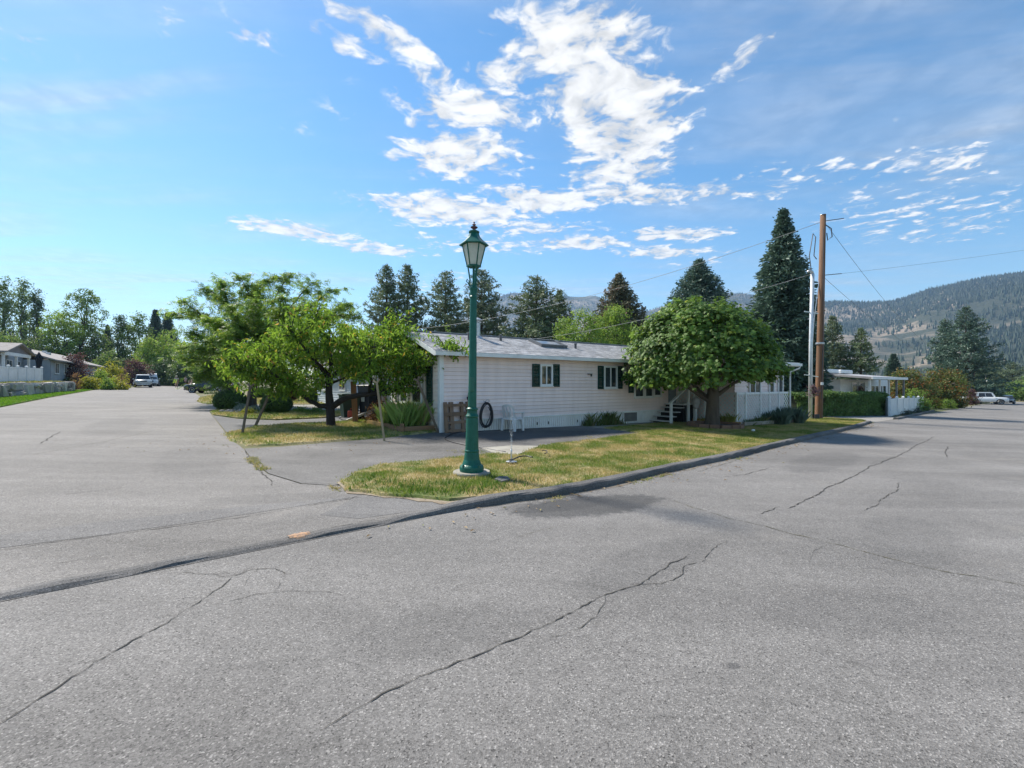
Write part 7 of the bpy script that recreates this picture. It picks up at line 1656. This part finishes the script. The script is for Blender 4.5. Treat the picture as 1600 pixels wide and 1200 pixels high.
t = thing('white_shed', 'low white building behind the far white pickup', 'building', GD(1541, 92), HA); q = MB(); q.b2((-3, 0, -.5), (4, 5, 2.1)); q.build('wall', M_WHITE, t); q = MB(); q.prism([(-.4, 2.1), (5.4, 2.1), (2.5, 3.4)], 0, -3.3, 4.3); q.build('roof', MATS['grey_metal_roof'], t); window(t, Matrix.Translation((-1.5, -.002, .9)), 1.2, .9, 2); window(t, Matrix.Translation((1.2, -.002, .9)), 1.2, .9, 2)
# spray from the neighbour's sprinkler in front of the dark car
sp2 = G(328, 615); spray('pale water fan drifting in front of the dark parked car', sp2 + Vector((0, 0, .1)), 1.1, 3.2, 1500, 5, .25, .010)

# ------------------------------------------------------------------ people
def skin_obj(name, V, E, rad, m, parent, sub=1, root=0):
    me = bpy.data.meshes.new(name); me.from_pydata(V, E, []); me.materials.append(m); o = bpy.data.objects.new(name, me); COL.objects.link(o); o.parent = parent
    md = o.modifiers.new('skin', 'SKIN'); md.use_smooth_shade = True
    for i, r in enumerate(rad):
        s = me.skin_vertices[0].data[i]; s.radius = (r, r) if not hasattr(r, '__len__') else r; s.use_root = (i == root)
    if sub: o.modifiers.new('subdivision', 'SUBSURF').levels = sub; o.modifiers['subdivision'].render_levels = sub
    return o
M_SKIN = pm('skin_tone', (.48, .28, .20), (.42, .24, .17), 9, .6, .05)
def person(label, p, rz, Lleg, Rleg, Larm, Rarm, shirt, short, hat=None, hair=(.10, .07, .05)):
    """local +x is ahead; legs/arms are (swing forward at the ankle / hand)"""
    t = thing('person', label, 'person', p, rz); V = [(0, 0, .94), (0, 0, 1.12), (.01, 0, 1.30), (.01, 0, 1.45), (.02, 0, 1.52), (.03, 0, 1.60), (.035, 0, 1.69), (.14, 0, 1.62)]; E = [(0, 1), (1, 2), (2, 3), (3, 4), (4, 5), (5, 6), (5, 7)]; Rd = [(.15, .11), (.14, .10), (.165, .11), (.13, .085), .055, (.078, .09), (.07, .085), .018]
    def addc(start, pts, rad):
        i = start
        for q_, r in zip(pts, rad): V.append(q_); Rd.append(r); E.append((i, len(V) - 1)); i = len(V) - 1
        return i
    for s, lg in ((1, Lleg), (-1, Rleg)):
        addc(0, [(.0, s * .10, .86), (lg * .55 + .02, s * .10, .48), (lg, s * .10, .10), (lg + .03, s * .105, .045), (lg + .19, s * .12, .035)], [.088, .058, .042, .045, .035])
    for s, ar in ((1, Larm), (-1, Rarm)):
        w = addc(3, [(.0, s * .20, 1.42), (ar * .35 - .02, s * .25, 1.14), (ar + .04, s * .255, .90), (ar + .06, s * .255, .82)], [.055, .040, .028, (.018, .038)])
        bx = V[w]
        for k in range(4): addc(w, [(bx[0] + .03 - .02 * k, bx[1] - s * .005, bx[2] - .055), (bx[0] + .032 - .02 * k, bx[1] - s * .02, bx[2] - .095 + abs(k - 1.3) * .008)], [.009, .007])
        addc(w, [(bx[0] + .05, bx[1] - s * .02, bx[2] - .02), (bx[0] + .055, bx[1] - s * .03, bx[2] - .06)], [.010, .008])
    body = skin_obj('body', V, E, Rd, M_SKIN, t, 1)
    sv = [(0, 0, .96), (0, 0, 1.12), (.01, 0, 1.30), (.01, 0, 1.44), (.0, .20, 1.42), (Larm * .2, .235, 1.24), (0, -.20, 1.42), (Rarm * .2, -.235, 1.24)]; skin_obj('shirt', sv, [(0, 1), (1, 2), (2, 3), (3, 4), (4, 5), (3, 6), (6, 7)], [(.185, .14), (.17, .13), (.19, .135), (.15, .10), .085, .075, .085, .075], shirt, t, 1)
    hv = [(0, 0, 1.0), (0, 0, .90), (.01, .10, .84), (Lleg * .5, .10, .54), (.01, -.10, .84), (Rleg * .5, -.10, .54)]; skin_obj('shorts', hv, [(0, 1), (1, 2), (2, 3), (1, 4), (4, 5)], [(.175, .13), (.17, .13), .115, .10, .115, .10], short, t, 1)
    q = MB(); q.sphere((.015, 0, 1.685), (.105, .095, .10), 12, 8); q.build('hair', pm('hair_%d' % int(hair[0] * 1000), hair, None, 20, .7, .3), t, True)
    if hat:
        q = MB(); q.lathe([(.19, 1.70), (.19, 1.715), (.115, 1.725), (.11, 1.79), (.07, 1.82), (.01, 1.825)], 18, (.02, 0, 0)); q.build('hat', hat, t)
    q = MB()
    for lg, s in ((Lleg, 1), (Rleg, -1)): q.b2((lg - .06, s * .115 - .05, 0), (lg + .24, s * .115 + .05, .07), None, .02)
    q.build('shoes', M_DARK, t)
    return t
person('person in a pale sun hat, pale shirt and tan shorts walking on the side road', GD(276, 70), road_az, .20, -.16, -.12, .14, pm('pale_shirt', (.50, .47, .44), (.42, .40, .38), 8, .85, .2), pm('tan_shorts', (.42, .30, .24), (.36, .26, .2), 8, .85, .2), pm('straw_hat', (.72, .66, .52), (.6, .55, .42), 20, .8, .3))
person('person in a pale pink top and black shorts standing at the right road edge', GD(290, 71), road_az + 2.4, .26, -.20, .18, -.12, pm('pink_shirt', (.58, .40, .40), (.5, .34, .34), 8, .85, .2), pm('black_shorts', (.02, .02, .025), (.03, .03, .035), 8, .85, .2))
# beige blossom shrub beside them
shrub(304, 588, 66, 9, leafm('beige_blossom', (.30, .22, .17), (.55, .44, .36), (.10, .16, .06), .3, .35, 1), 'beige flowering shrub between the walkers and the dark car', 90, 1400, .16, 'shrubs behind the dark car')
shrub(311, 596, 60, 8, L_MID, 'green shrub just in front of the dark car bonnet', 91, 1200, .14, 'shrubs behind the dark car')
shrub(294, 600, 68, 4, leafm('rust_plant', (.2, .08, .04), (.35, .16, .09), None, 0, .3, 2), 'low rust-coloured plant at the feet of the person in pink', 92, 500, .1, 'shrubs behind the dark car')
